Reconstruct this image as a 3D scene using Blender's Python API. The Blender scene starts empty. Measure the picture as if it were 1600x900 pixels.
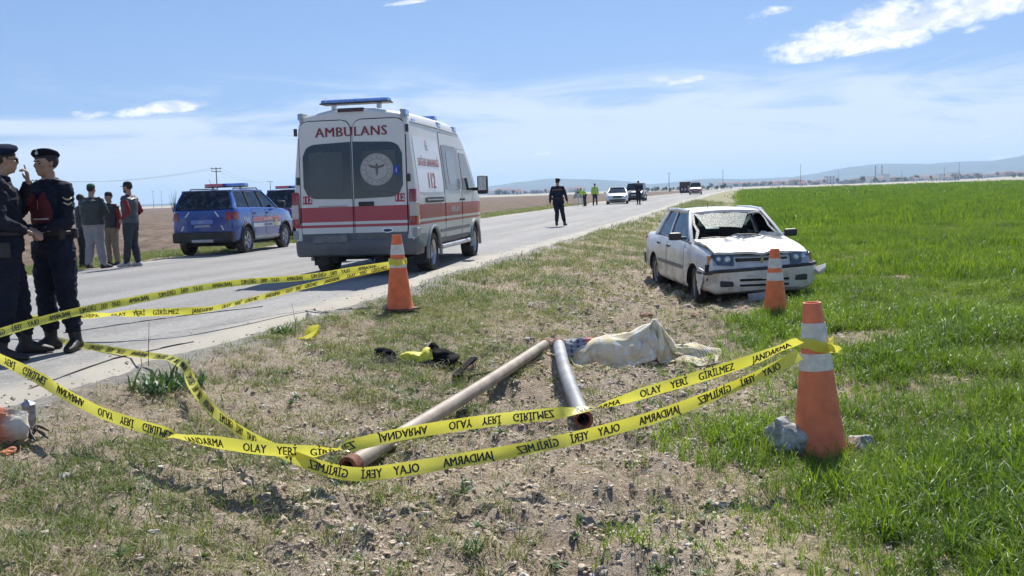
import bpy, bmesh, math, random
import numpy as np
from mathutils import Vector, Matrix, Euler
from mathutils.bvhtree import BVHTree
random.seed(7); np.random.seed(7)
S = bpy.context.scene
COL = S.collection
PI = math.pi
R = math.radians

# ---------------------------------------------------------------- camera
F_PX, CAM_H = 1500.0, 1.25
PITCH, ROLL = math.atan(145 / 1500), R(1.9)
cf = Vector((0, math.cos(PITCH), -math.sin(PITCH)))
cu0 = Vector((0, math.sin(PITCH), math.cos(PITCH)))
cr0 = Vector((1, 0, 0))
cr = math.cos(ROLL) * cr0 - math.sin(ROLL) * cu0
cu = math.sin(ROLL) * cr0 + math.cos(ROLL) * cu0
cam = bpy.data.cameras.new('camera')
cam.sensor_width = 36; cam.lens = 36 * F_PX / 1600
cam.clip_start = 0.05; cam.clip_end = 30000
camo = bpy.data.objects.new('camera', cam)
M = Matrix((cr, cu, -cf)).transposed().to_4x4()
M.translation = (0, 0, CAM_H)
camo.matrix_world = M
COL.objects.link(camo); S.camera = camo

def ray(px, py):
    a = (px - 800) / F_PX; b = -(py - 450) / F_PX
    return a * cr + b * cu + cf
def at_z(px, py, z=0.0):
    d = ray(px, py); t = (z - CAM_H) / d.z
    return Vector((t * d.x, t * d.y, z))
def at_y(px, py, y):
    d = ray(px, py); t = y / d.y
    return Vector((t * d.x, y, CAM_H + t * d.z))

# ---------------------------------------------------------------- light
SUN_AZ, SUN_EL = R(13), R(48)       # azimuth to the right of straight ahead
sd = Vector((math.sin(SUN_AZ) * math.cos(SUN_EL), math.cos(SUN_AZ) * math.cos(SUN_EL), math.sin(SUN_EL)))
sun = bpy.data.lights.new('sun', 'SUN'); sun.energy = 4.9; sun.angle = R(0.53); sun.color = (1.0, 0.955, 0.88)
suno = bpy.data.objects.new('sun', sun); COL.objects.link(suno)
suno.rotation_euler = (-sd).to_track_quat('-Z', 'Y').to_euler(); suno.location = (10, 0, 40)
S.view_settings.view_transform = 'Standard'; S.view_settings.look = 'None'
S.view_settings.exposure = 0.58; S.view_settings.gamma = 1; S.view_settings.use_curve_mapping = False
S.cycles.use_denoising = True
S.cycles.max_bounces = 8; S.cycles.transparent_max_bounces = 12
S.cycles.volume_bounces = 0; S.cycles.use_adaptive_sampling = True; S.cycles.adaptive_threshold = 0.02

# ---------------------------------------------------------------- node helpers
class NT:
    def __init__(s, tree): s.t = tree; s.n = tree.nodes; s.l = tree.links
    def new(s, typ, **kw):
        n = s.n.new(typ)
        for k, v in kw.items():
            if k.startswith('i_'):
                key = k[2:]
                key = int(key) if key.isdigit() else key.replace('_', ' ')
                s.set(n.inputs[key], v)
            else: setattr(n, k, v)
        return n
    def set(s, sock, v):
        if isinstance(v, bpy.types.NodeSocket): s.l.new(v, sock)
        else:
            if hasattr(sock, 'default_value'):
                dv = sock.default_value
                if hasattr(dv, '__len__') and not hasattr(v, '__len__'): v = (v, v, v)
                if hasattr(dv, '__len__') and len(dv) == 4 and len(v) == 3: v = (*v, 1)
                sock.default_value = v
    def math(s, op, a, b=0.0, c=0.0, clamp=False):
        n = s.n.new('ShaderNodeMath'); n.operation = op; n.use_clamp = clamp
        for i, v in enumerate((a, b, c)): s.set(n.inputs[i], v)
        return n.outputs[0]
    def mix(s, f, a, b, mode='MIX'):
        n = s.n.new('ShaderNodeMix'); n.data_type = 'RGBA'; n.blend_type = mode
        s.set(n.inputs[0], f); s.set(n.inputs[6], a); s.set(n.inputs[7], b)
        return n.outputs[2]
    def noise(s, vec, scale, detail=4, rough=0.55, dist=0.0, out=0):
        n = s.n.new('ShaderNodeTexNoise')
        if vec is not None: s.l.new(vec, n.inputs['Vector'])
        s.set(n.inputs['Scale'], scale); s.set(n.inputs['Detail'], detail); s.set(n.inputs['Roughness'], rough); s.set(n.inputs['Distortion'], dist)
        return n.outputs[out]
    def ramp(s, f, lo, hi, a=0.0, b=1.0, smooth=True):
        n = s.n.new('ShaderNodeMapRange'); n.interpolation_type = 'SMOOTHSTEP' if smooth else 'LINEAR'; n.clamp = True
        s.set(n.inputs[0], f); s.set(n.inputs[1], lo); s.set(n.inputs[2], hi); s.set(n.inputs[3], a); s.set(n.inputs[4], b)
        return n.outputs[0]
    def mapping(s, vec, scale=(1, 1, 1), rot=(0, 0, 0), loc=(0, 0, 0)):
        n = s.n.new('ShaderNodeMapping'); s.l.new(vec, n.inputs[0])
        n.inputs[1].default_value = loc; n.inputs[2].default_value = rot; n.inputs[3].default_value = scale
        return n.outputs[0]
    def xyz(s, vec):
        n = s.n.new('ShaderNodeSeparateXYZ'); s.l.new(vec, n.inputs[0]); return n.outputs

# ---------------------------------------------------------------- world: sky with clouds
W = bpy.data.worlds.new('World'); S.world = W; W.use_nodes = True
W.node_tree.nodes.clear(); T = NT(W.node_tree)
sky = T.new('ShaderNodeTexSky', sky_type='NISHITA', sun_disc=False)
sky.sun_elevation = SUN_EL; sky.sun_rotation = SUN_AZ
sky.altitude = 1000; sky.air_density = 1.0; sky.dust_density = 0.6; sky.ozone_density = 1.6
tc = T.new('ShaderNodeTexCoord').outputs['Generated']
X, Y, Z = T.xyz(tc)
yf = T.math('MAXIMUM', Y, 0.05)
ax = T.math('DIVIDE', X, yf)             # tangent of azimuth, ahead of the camera
el = T.math('DIVIDE', Z, T.math('SQRT', T.math('ADD', T.math('MULTIPLY', X, X), T.math('MULTIPLY', Y, Y))))
front = T.ramp(Y, 0.1, 0.5)
cv = T.new('ShaderNodeCombineXYZ'); T.l.new(X, cv.inputs[0]); T.l.new(Y, cv.inputs[1]); T.l.new(T.math('MULTIPLY', Z, 2.0), cv.inputs[2])
puff = T.math('ADD', T.math('MULTIPLY', T.noise(cv.outputs[0], 17, 8, 0.62, 0.6), 0.62), T.math('MULTIPLY', T.noise(cv.outputs[0], 62, 8, 0.68, 0.5), 0.38))
acc = None
for px, py, wx, wy, am in ((1380, 52, 165, 40, 1.0), (1500, 16, 190, 34, 1.0), (1295, 72, 55, 17, 1.0), (1200, 22, 42, 10, .8), (1240, 76, 24, 7, .7),
                       (1520, 48, 22, 7, .7), (1030, 124, 20, 10, .85), (1072, 127, 34, 6, .8), (252, 172, 72, 11, .85), (125, 182, 50, 9, .55),
                       (1545, 250, 44, 4, .5), (845, 241, 14, 3, .6), (705, 150, 12, 4, .5), (640, 4, 42, 4, .8), (1540, 215, 22, 4, .5), (130, 277, 40, 5, .35)):
    d = ray(px, py); a0 = d.x / d.y; e0 = d.z / math.hypot(d.x, d.y)
    u = T.math('DIVIDE', T.math('SUBTRACT', ax, a0), wx / 1500)
    v = T.math('DIVIDE', T.math('SUBTRACT', el, T.math('ADD', T.math('MULTIPLY', T.math('SUBTRACT', ax, a0), 0.11), e0)), wy / 1500)
    # flat bases: lower half falls off faster
    v = T.math('MULTIPLY', v, T.ramp(v, -0.2, 0.2, 1.5, 0.9))
    r2 = T.math('ADD', T.math('MULTIPLY', u, u), T.math('MULTIPLY', v, v))
    m = T.math('MULTIPLY', T.math('SUBTRACT', 1.35, r2), am)
    m = T.math('MAXIMUM', m, 0.0)
    acc = m if acc is None else T.math('MAXIMUM', acc, m)
acc = T.math('MULTIPLY', acc, front)
cum = T.math('ADD', T.math('MULTIPLY', T.math('MINIMUM', acc, 1.15), 0.62), T.math('MULTIPLY', T.math('SUBTRACT', puff, 0.5), 3.2))
cum = T.math('MULTIPLY', T.ramp(cum, 0.12, 0.86), T.ramp(acc, 0.0, 0.25))
# elsewhere in the sky the same scattered cumulus
oth = T.noise(T.mapping(tc, (2.2, 2.2, 6)), 2.2, 7, 0.55)
back = T.math('MULTIPLY', T.ramp(oth, 0.60, 0.70), T.math('SUBTRACT', 1.0, front))
back = T.math('MULTIPLY', back, T.ramp(Z, 0.02, 0.12))
cum = T.math('MAXIMUM', cum, back)
# thin veils low in the sky
cv2 = T.new('ShaderNodeCombineXYZ'); T.l.new(T.math('MULTIPLY', X, 2.4), cv2.inputs[0]); T.l.new(T.math('MULTIPLY', Y, 2.4), cv2.inputs[1]); T.l.new(T.math('MULTIPLY', Z, 17.0), cv2.inputs[2])
veil = T.noise(cv2.outputs[0], 1.9, 8, 0.62, 0.9)
band = T.ramp(el, 0.0, 0.135, 1.0, 0.0, smooth=False)
vm = T.ramp(T.math('ADD', veil, T.math('MULTIPLY', band, 0.46)), 0.50, 0.78)
vm = T.math('MULTIPLY', vm, T.ramp(el, 0.085, 0.15, 1.0, 0.0))
puffs = T.ramp(T.noise(cv.outputs[0], 26, 6, 0.6), 0.38, 0.58)
skyc = sky.outputs[0]
skyc = T.mix(1.0, skyc, (.78, .86, 1.02), 'MULTIPLY')
skyc = T.mix(T.ramp(el, 0.0, 0.22, 0.60, 0.35, smooth=False), skyc, (3.3, 5.3, 9.6))
skyc = T.mix(T.math('MULTIPLY', vm, 0.90), skyc, (7.9, 9.0, 10.6))
cloudc = T.mix(puffs, (8.2, 8.9, 10.2), (12.4, 12.5, 12.7))
skyc = T.mix(cum, skyc, cloudc)
bg = T.new('ShaderNodeBackground'); T.l.new(skyc, bg.inputs[0]); bg.inputs[1].default_value = 0.066
T.l.new(bg.outputs[0], T.new('ShaderNodeOutputWorld').inputs[0])

# ---------------------------------------------------------------- materials
MATS = {}
def mat(name, col, rough=0.6, metal=0.0, var=0.12, vscale=6.0, bump=0.0, bscale=30.0, coat=0.0, spec=0.5, trans=0.0, alpha=1.0, dirt=0.0, emit=0.0, transl=0.0, rvar=0.15, col2=None, sss=0.0):
    if name in MATS: return MATS[name]
    m = bpy.data.materials.new(name); m.use_nodes = True; m.node_tree.nodes.clear(); t = NT(m.node_tree)
    out = t.new('ShaderNodeOutputMaterial'); p = t.new('ShaderNodeBsdfPrincipled')
    oc = t.new('ShaderNodeTexCoord').outputs['Object']
    n1 = t.noise(oc, vscale, 5, 0.6)
    f = t.ramp(n1, 0.3, 0.7, smooth=False)
    c2 = col2 or tuple(c * (1 - var * 1.6) for c in col)
    c1 = tuple(min(1, c * (1 + var * 0.5)) for c in col)
    base = t.mix(f, c2, c1)
    if dirt > 0:
        gz = t.xyz(oc)[2]
        dn = t.noise(oc, 4.5, 6, 0.65)
        dm = t.math('MULTIPLY', t.ramp(dn, 0.42, 0.75), dirt)
        base = t.mix(dm, base, (0.30, 0.26, 0.20))
    t.set(p.inputs['Base Color'], base)
    rr = t.math('ADD', t.math('MULTIPLY', t.math('SUBTRACT', t.noise(oc, vscale * 2.3, 4), 0.5), rvar * 2), rough, clamp=True)
    t.set(p.inputs['Roughness'], rr); p.inputs['Metallic'].default_value = metal
    p.inputs['Specular IOR Level'].default_value = spec
    p.inputs['Coat Weight'].default_value = coat; p.inputs['Coat Roughness'].default_value = 0.06
    p.inputs['Transmission Weight'].default_value = trans; p.inputs['Alpha'].default_value = alpha
    if sss: p.inputs['Subsurface Weight'].default_value = sss; p.inputs['Subsurface Scale'].default_value = 0.01
    if emit: t.set(p.inputs['Emission Color'], col); p.inputs['Emission Strength'].default_value = emit
    if bump > 0:
        b = t.new('ShaderNodeBump', i_Strength=bump, i_Distance=0.01)
        t.l.new(t.noise(oc, bscale, 5, 0.6), b.inputs['Height']); t.l.new(b.outputs[0], p.inputs['Normal'])
    sh = p.outputs[0]
    if transl > 0:
        tr = t.new('ShaderNodeBsdfTranslucent'); t.set(tr.inputs[0], base)
        mx = t.new('ShaderNodeMixShader'); mx.inputs[0].default_value = transl
        t.l.new(sh, mx.inputs[1]); t.l.new(tr.outputs[0], mx.inputs[2]); sh = mx.outputs[0]
    t.l.new(sh, out.inputs[0]); MATS[name] = m
    return m

# ---------------------------------------------------------------- mesh helpers
class MB:
    def __init__(s): s.v = []; s.f = []; s.m = []
    def add(s, vs, fs, mi=0, M=None):
        o = len(s.v)
        for p in vs:
            p = Vector(p); s.v.append(tuple(M @ p) if M else tuple(p))
        for f in fs: s.f.append([i + o for i in f]); s.m.append(mi)
        return s
    def box(s, x0, x1, y0, y1, z0, z1, mi=0, M=None):
        vs = [(x, y, z) for z in (z0, z1) for y in (y0, y1) for x in (x0, x1)]
        return s.add(vs, [(0, 2, 3, 1), (4, 5, 7, 6), (0, 1, 5, 4), (2, 6, 7, 3), (0, 4, 6, 2), (1, 3, 7, 5)], mi, M)
    def cbox(s, c, d, mi=0, rot=None):
        Mx = Matrix.Translation(c) @ (Euler(rot).to_matrix().to_4x4() if rot else Matrix())
        return s.box(-d[0] / 2, d[0] / 2, -d[1] / 2, d[1] / 2, -d[2] / 2, d[2] / 2, mi, Mx)
    def loft(s, rings, caps=True, mi=0, closed=True, M=None):
        n = len(rings[0]); vs = [p for r in rings for p in r]; fs = []
        for i in range(len(rings) - 1):
            for j in range(n if closed else n - 1):
                k = (j + 1) % n; fs.append((i * n + j, i * n + k, (i + 1) * n + k, (i + 1) * n + j))
        if caps:
            fs.append(tuple(range(n - 1, -1, -1))); fs.append(tuple((len(rings) - 1) * n + j for j in range(n)))
        return s.add(vs, fs, mi, M)
    def tube(s, pts, r, n=8, mi=0, caps=True, M=None, flat=1.0):
        pts = [Vector(p) for p in pts]; rings = []
        rs = r if hasattr(r, '__len__') else [r] * len(pts)
        up = Vector((0, 0, 1)); prev = None
        for i, p in enumerate(pts):
            t = (pts[min(i + 1, len(pts) - 1)] - pts[max(i - 1, 0)]).normalized()
            if prev is None:
                a = t.cross(up if abs(t.z) < .9 else Vector((1, 0, 0))).normalized()
            else: a = (prev - t * prev.dot(t)).normalized()
            prev = a; b = t.cross(a)
            rings.append([tuple(p + rs[i] * (math.cos(2 * PI * k / n) * a + flat * math.sin(2 * PI * k / n) * b)) for k in range(n)])
        return s.loft(rings, caps, mi, True, M)
    def lathe(s, prof, n=24, mi=0, M=None, caps=True):
        rings = [[(r * math.cos(2 * PI * k / n), r * math.sin(2 * PI * k / n), z) for k in range(n)] for r, z in prof]
        return s.loft(rings, caps, mi, True, M)
    def prism(s, poly, d0, d1, axis='y', mi=0, M=None):
        # poly in the two other axes
        def P(a, b, d): return {'y': (a, d, b), 'x': (d, a, b), 'z': (a, b, d)}[axis]
        return s.loft([[P(a, b, d0) for a, b in poly], [P(a, b, d1) for a, b in poly]], True, mi, True, M)
    def sphere(s, c, r, n=12, m=8, mi=0, M=None):
        r = r if hasattr(r, '__len__') else (r, r, r)
        rings = []
        for i in range(m + 1):
            th = PI * (i + 0.0001 + (0 if i < m else -.0002)) / m
            rings.append([(c[0] + r[0] * math.sin(th) * math.cos(2 * PI * k / n), c[1] + r[1] * math.sin(th) * math.sin(2 * PI * k / n), c[2] + r[2] * math.cos(th)) for k in range(n)])
        return s.loft(rings, True, mi, True, M)
    def build(s, name, mats, parent=None, smooth=35, bevel=0.0, sub=0, seg=2, fixn=True):
        me = bpy.data.meshes.new(name); me.from_pydata(s.v, [], s.f)
        mats = mats if isinstance(mats, (list, tuple)) else [mats]
        for m in mats: me.materials.append(m)
        me.polygons.foreach_set('material_index', s.m)
        o = bpy.data.objects.new(name, me); COL.objects.link(o)
        if fixn or bevel:
            b = bmesh.new(); b.from_mesh(me)
            if fixn: bmesh.ops.recalc_face_normals(b, faces=b.faces)
            if bevel:
                es = [e for e in b.edges if len(e.link_faces) == 2 and e.calc_face_angle(0) > R(30)]
                bmesh.ops.bevel(b, geom=es, offset=bevel, segments=seg, profile=.6, affect='EDGES', clamp_overlap=True)
            b.to_mesh(me); b.free()
        if sub:
            md = o.modifiers.new('s', 'SUBSURF'); md.levels = sub; md.render_levels = sub; bake(o)
        shade(o, smooth)
        if parent: o.parent = parent
        return o
def shade(o, ang):
    me = o.data
    if ang is None: return
    me.polygons.foreach_set('use_smooth', [True] * len(me.polygons))
    if ang < 180: me.set_sharp_from_angle(angle=R(ang))
    me.update()
def bake(o):
    dg = bpy.context.evaluated_depsgraph_get(); dg.update()
    me = bpy.data.meshes.new_from_object(o.evaluated_get(dg)); me.name = o.name
    old = o.data; o.modifiers.clear(); o.data = me; bpy.data.meshes.remove(old)
    return o
def obj_np(name, v, f, mats, parent=None, smooth=None, mi=None):
    me = bpy.data.meshes.new(name); v = np.asarray(v, dtype=np.float32); f = np.asarray(f, dtype=np.int32)
    k = f.shape[1]
    me.vertices.add(len(v)); me.vertices.foreach_set('co', v.ravel())
    me.loops.add(f.size); me.loops.foreach_set('vertex_index', f.ravel())
    me.polygons.add(len(f)); me.polygons.foreach_set('loop_start', np.arange(0, f.size, k, dtype=np.int32))
    mats = mats if isinstance(mats, (list, tuple)) else [mats]
    for m in mats: me.materials.append(m)
    if mi is not None: me.polygons.foreach_set('material_index', np.asarray(mi, dtype=np.int32))
    me.update(calc_edges=True); me.validate()
    o = bpy.data.objects.new(name, me); COL.objects.link(o)
    if smooth: me.polygons.foreach_set('use_smooth', [True] * len(me.polygons))
    if parent: o.parent = parent
    return o
def tag(o, label=None, cat=None, group=None, kind=None):
    if label: o['label'] = label
    if cat: o['category'] = cat
    if group: o['group'] = group
    if kind: o['kind'] = kind
    return o
def thing(name, label, cat, loc=(0, 0, 0), rz=0.0, group=None, rot=None):
    o = bpy.data.objects.new(name, None); COL.objects.link(o); o.location = loc
    o.rotation_euler = rot if rot else (0, 0, rz); o.empty_display_size = .1
    return tag(o, label, cat, group)
def copy_tree(o, parent=None):
    kids = list(o.children); c = o.copy(); COL.objects.link(c); c.parent = parent
    for ch in kids: copy_tree(ch, c)
    return c
# value noise on arrays
def _h(ix, iy, seed):
    n = (ix * 374761393 + iy * 668265263 + seed * 974634777) & 0xFFFFFFFF
    n = ((n ^ (n >> 13)) * 1274126177) & 0xFFFFFFFF
    return ((n ^ (n >> 16)) & 0xFFFFFF) / float(0xFFFFFF)
def vnoise(x, y, seed=0):
    x = np.asarray(x, dtype=np.float64); y = np.asarray(y, dtype=np.float64)
    ix = np.floor(x).astype(np.int64); iy = np.floor(y).astype(np.int64); fx = x - ix; fy = y - iy
    fx = fx * fx * (3 - 2 * fx); fy = fy * fy * (3 - 2 * fy)
    a = _h(ix, iy, seed); b = _h(ix + 1, iy, seed); c = _h(ix, iy + 1, seed); d = _h(ix + 1, iy + 1, seed)
    return (a + (b - a) * fx) * (1 - fy) + (c + (d - c) * fx) * fy
def fbm(x, y, seed=0, oct=4, gain=0.5):
    t = 0; a = 1; n = 0
    for i in range(oct):
        t = t + a * vnoise(x * 2 ** i + 17.3 * i, y * 2 ** i - 9.1 * i, seed + i); n += a; a *= gain
    return t / n
def sstep(a, b, x):
    t = np.clip((x - a) / (b - a), 0, 1); return t * t * (3 - 2 * t)
# ---------------------------------------------------------------- the lie of the land
RS = 0.244                                # the road runs off to the right
RC = math.cos(math.atan(RS))
ROAD_W = 9.0
def xr(y): return -4.85 + RS * y
def dist_r(x, y): return (x - xr(y)) * RC         # metres right of the road's right edge
def wheat_edge(x, y):                     # how far into the wheat (metres), noisy edge
    d = dist_r(x, y)
    n = (fbm(x * .9, y * .9, 5) - .5) * 1.1 + (fbm(x * .22, y * .22, 9) - .5) * 1.2
    k = sstep(2, 7, np.asarray(y, dtype=float))
    return d - (4.25 + 0.30 * sstep(9, 5, np.asarray(y, float))) + n * .8 - 0.9 * np.exp(-((np.asarray(y, float) - 14.6) / 2.2) ** 2 - ((np.asarray(x, float) - 3.0) / 1.6) ** 2)
def rise(y): return np.interp(y, [40, 75, 140, 400], [0, .2, .42, .6])
def height(x, y, fine=True):
    x = np.asarray(x, float); y = np.asarray(y, float)
    d = dist_r(x, y)
    z = np.where(d > 0, 0, -0.03)
    z = z - 0.03 * sstep(-0.15, 0.05, d) - 0.12 * sstep(0.0, 1.2, d) - 0.27 * sstep(.9, 3.6, d) + 0.06 * sstep(5.0, 9.0, d)
    dl = -d - ROAD_W * RC
    z = z + 0.0 - 0.10 * sstep(0.2, 2.5, dl) - 0.12 * sstep(3, 8, dl)
    # rising plain towards the town on the right, hollow under the wrecked car
    z = z + 5.5 * sstep(420, 1000, y) * sstep(60, 330, d - y * .12)
    z = z + 2.0 * sstep(500, 1300, y)
    z = z + rise(y)
    bare = sstep(1.6, 2.6, d) * sstep(5.2, 4.2, d) * sstep(30, 14, y)
    z = z + bare * ((fbm(x * 2.6 + y * .8, y * 2.6, 14, 3, .5) - .5) * .20 + .022 * np.sin((x * .96 - y * .29) * 17 + 4 * fbm(x * 1.2, y * 1.2, 15)))
    off = sstep(-.05, .35, d) + sstep(-.02, .5, dl)
    off = np.clip(off, 0, 1)
    w = sstep(60, 25, y)
    z = z + off * ((fbm(x * .8, y * .8, 1) - .5) * .13 * w)
    if fine:
        n1 = np.where(y < 60, fbm(x * 5, y * 5, 2, 4, .6), .5)
        tr = sstep(.5, 1.3, d)
        wh = sstep(-0.5, .8, wheat_edge(x, y))
        z = z + off * w * (n1 - .5) * .085 * (1 - .35 * wh)
        n2 = fbm(x * 19, y * 19, 3, 3, .6)
        z = z + off * w * np.maximum(n2 - .52, 0) * .13 * (1 - .5 * wh) * (.3 + .7 * tr)
        n3 = fbm(x * 48, y * 48, 8, 2, .6)
        z = z + off * w * np.maximum(n3 - .5, 0) * .05 * sstep(22, 9, y)
        # ploughed field left of the road
        pl = sstep(3.5, 6, dl) * sstep(140, 60, y)
        z = z + pl * ((fbm(x * 1.8, y * 1.8, 4, 4, .6) - .5) * .3)
    return z
def ground_z(x, y): return float(height(np.array([x]), np.array([y]))[0])
def on_ground(px, py, z0=-.4):
    p = at_z(px, py, z0)
    for _ in range(5): p = at_z(px, py, float(height(np.array([p.x]), np.array([p.y]), False)[0]))
    return p

def ground_material():
    m = bpy.data.materials.new('ground'); m.use_nodes = True; m.node_tree.nodes.clear(); t = NT(m.node_tree)
    out = t.new('ShaderNodeOutputMaterial'); p = t.new('ShaderNodeBsdfPrincipled')
    g = t.new('ShaderNodeNewGeometry').outputs['Position']
    at = t.new('ShaderNodeAttribute', attribute_name='zones').outputs['Color']
    sep = t.new('ShaderNodeSeparateColor'); t.l.new(at, sep.inputs[0])
    wheat, soil, grit = sep.outputs[0], sep.outputs[1], sep.outputs[2]
    n1 = t.noise(g, 1.3, 6, .6); n2 = t.noise(g, 9, 6, .65); n3 = t.noise(g, 55, 5, .7); n4 = t.noise(g, 170, 3, .6)
    dirt = t.mix(t.ramp(n1, .35, .65), (.53, .405, .285), (.65, .53, .405))
    dirt = t.mix(t.ramp(n2, .38, .66), t.mix(.6, dirt, (.29, .225, .165)), dirt)
    dirt = t.mix(t.math('MULTIPLY', t.ramp(n3, .53, .62), .75), dirt, (.66, .58, .47))
    dirt = t.mix(t.math('MULTIPLY', t.ramp(n3, .48, .38), .75), dirt, (.14, .108, .075))
    dirt = t.mix(t.math('MULTIPLY', t.ramp(n4, .55, .63), .75), dirt, (.58, .53, .45))
    gr = t.mix(t.ramp(n2, .4, .6), (.33, .315, .285), (.43, .41, .37))
    gr = t.mix(t.ramp(n4, .55, .7), gr, (.62, .6, .56))
    dirt = t.mix(grit, dirt, gr)
    # ploughed field
    pl = t.mix(t.ramp(t.noise(t.mapping(g, (1, .35, 1), (0, 0, -.24)), .8, 7, .68), .36, .64), (.100, .070, .050), (.185, .138, .102))
    far = t.ramp(t.xyz(g)[1], 60, 600)
    base = t.mix(soil, dirt, pl)
    # wheat seen as a mass beyond the modelled blades
    gn = t.noise(t.mapping(g, (1, .6, 1)), .22, 7, .7); gs = t.noise(g, 7, 5, .75)
    wc = t.mix(t.ramp(gn, .35, .65), (.055, .118, .011), (.078, .150, .015))
    wc = t.mix(t.math('MULTIPLY', t.ramp(gs, .55, .35), .6), wc, (.028, .062, .010))
    nearw = t.mix(t.ramp(gs, .4, .62), (.16, .135, .075), (.32, .26, .17))
    wc = t.mix(t.ramp(t.xyz(g)[1], 24, 60), nearw, wc)
    base = t.mix(wheat, base, wc)
    # the far plain: strips of different crops
    fx = t.noise(t.mapping(g, (.0012, .006, 1), (0, 0, .1)), 1.0, 3, .5)
    fc = t.mix(t.ramp(fx, .45, .55), (.36, .32, .25), (.42, .39, .31))
    fc = t.mix(t.ramp(fx, .60, .64), fc, (.12, .16, .06))
    fw = t.new('ShaderNodeAttribute', attribute_name='plain').outputs['Fac']
    base = t.mix(fw, base, fc)
    t.set(p.inputs['Base Color'], base); p.inputs['Roughness'].default_value = .95
    p.inputs['Specular IOR Level'].default_value = .15
    b = t.new('ShaderNodeBump', i_Strength=1.0, i_Distance=.045)
    t.l.new(t.math('ADD', n3, t.math('MULTIPLY', n4, .5)), b.inputs['Height'])
    b2 = t.new('ShaderNodeBump', i_Strength=.6, i_Distance=.12); t.l.new(gs, b2.inputs['Height'])
    mm = t.new('ShaderNodeMix'); mm.data_type = 'VECTOR'
    t.l.new(t.math('MAXIMUM', wheat, soil), mm.inputs[0]); t.l.new(b.outputs[0], mm.inputs[4]); t.l.new(b2.outputs[0], mm.inputs[5])
    t.l.new(mm.outputs[1], p.inputs['Normal']); t.l.new(p.outputs[0], out.inputs[0])
    return m

WORLD_END = 5600.0
def build_ground():
    ss = np.concatenate([-np.geomspace(3, .8, 30), np.arange(-.79, .79, .0026), np.geomspace(.8, 3, 30)])
    q = [1.0]
    while q[-1] < 6: q.append(q[-1] + .25)
    while q[-1] < 34: q.append(q[-1] * 1.0062)
    while q[-1] < WORLD_END: q.append(q[-1] * 1.022)
    ys = np.array(q) - 4
    Y_, S_ = np.meshgrid(ys, ss, indexing='ij'); X_ = S_ * (Y_ + 4)
    Z_ = height(X_, Y_)
    nr, nc = X_.shape
    v = np.stack([X_, Y_, Z_], -1).reshape(-1, 3)
    i = np.arange(nr * nc).reshape(nr, nc)
    f = np.stack([i[:-1, :-1], i[:-1, 1:], i[1:, 1:], i[1:, :-1]], -1).reshape(-1, 4)
    o = obj_np('ground', v, f, ground_material(), smooth=True)
    x, y = v[:, 0], v[:, 1]; d = dist_r(x, y); dl = -d - ROAD_W * RC
    n = fbm(x * 1.5, y * 1.5, 11)
    far_r = 330 + 0.05 * x
    wheat = sstep(-.3, .8, wheat_edge(x, y)) * (y < far_r)
    wheat = np.maximum(wheat, .5 * sstep(35, 80, y) * (d > .3) * (y < far_r))
    soil = sstep(1.8, 3.0, dl + n * .8 - .4)
    grit = np.maximum(sstep(.55, .05, d - (n - .5) * .6), 0) * (dl < 0) + (dl > 0) * sstep(.9, .1, dl + (n - .5) * .5)
    grit = np.clip(grit, 0, 1)
    track = (d > 20) * sstep(0, 3, y - far_r) * sstep(20, 16, y - far_r)
    grit = np.maximum(grit, track)
    plain = np.where(d > 0, sstep(-1, 1, y - far_r) * (1 - track), sstep(600, 640, y))
    for nm, arr in (('zones', np.stack([wheat, soil, grit, np.ones_like(grit)], -1)),):
        a = o.data.color_attributes.new(nm, 'FLOAT_COLOR', 'POINT'); a.data.foreach_set('color', arr.astype(np.float32).ravel())
    a = o.data.attributes.new('plain', 'FLOAT', 'POINT'); a.data.foreach_set('value', plain.astype(np.float32))
    tag(o, kind='structure'); return o
build_ground()

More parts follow.
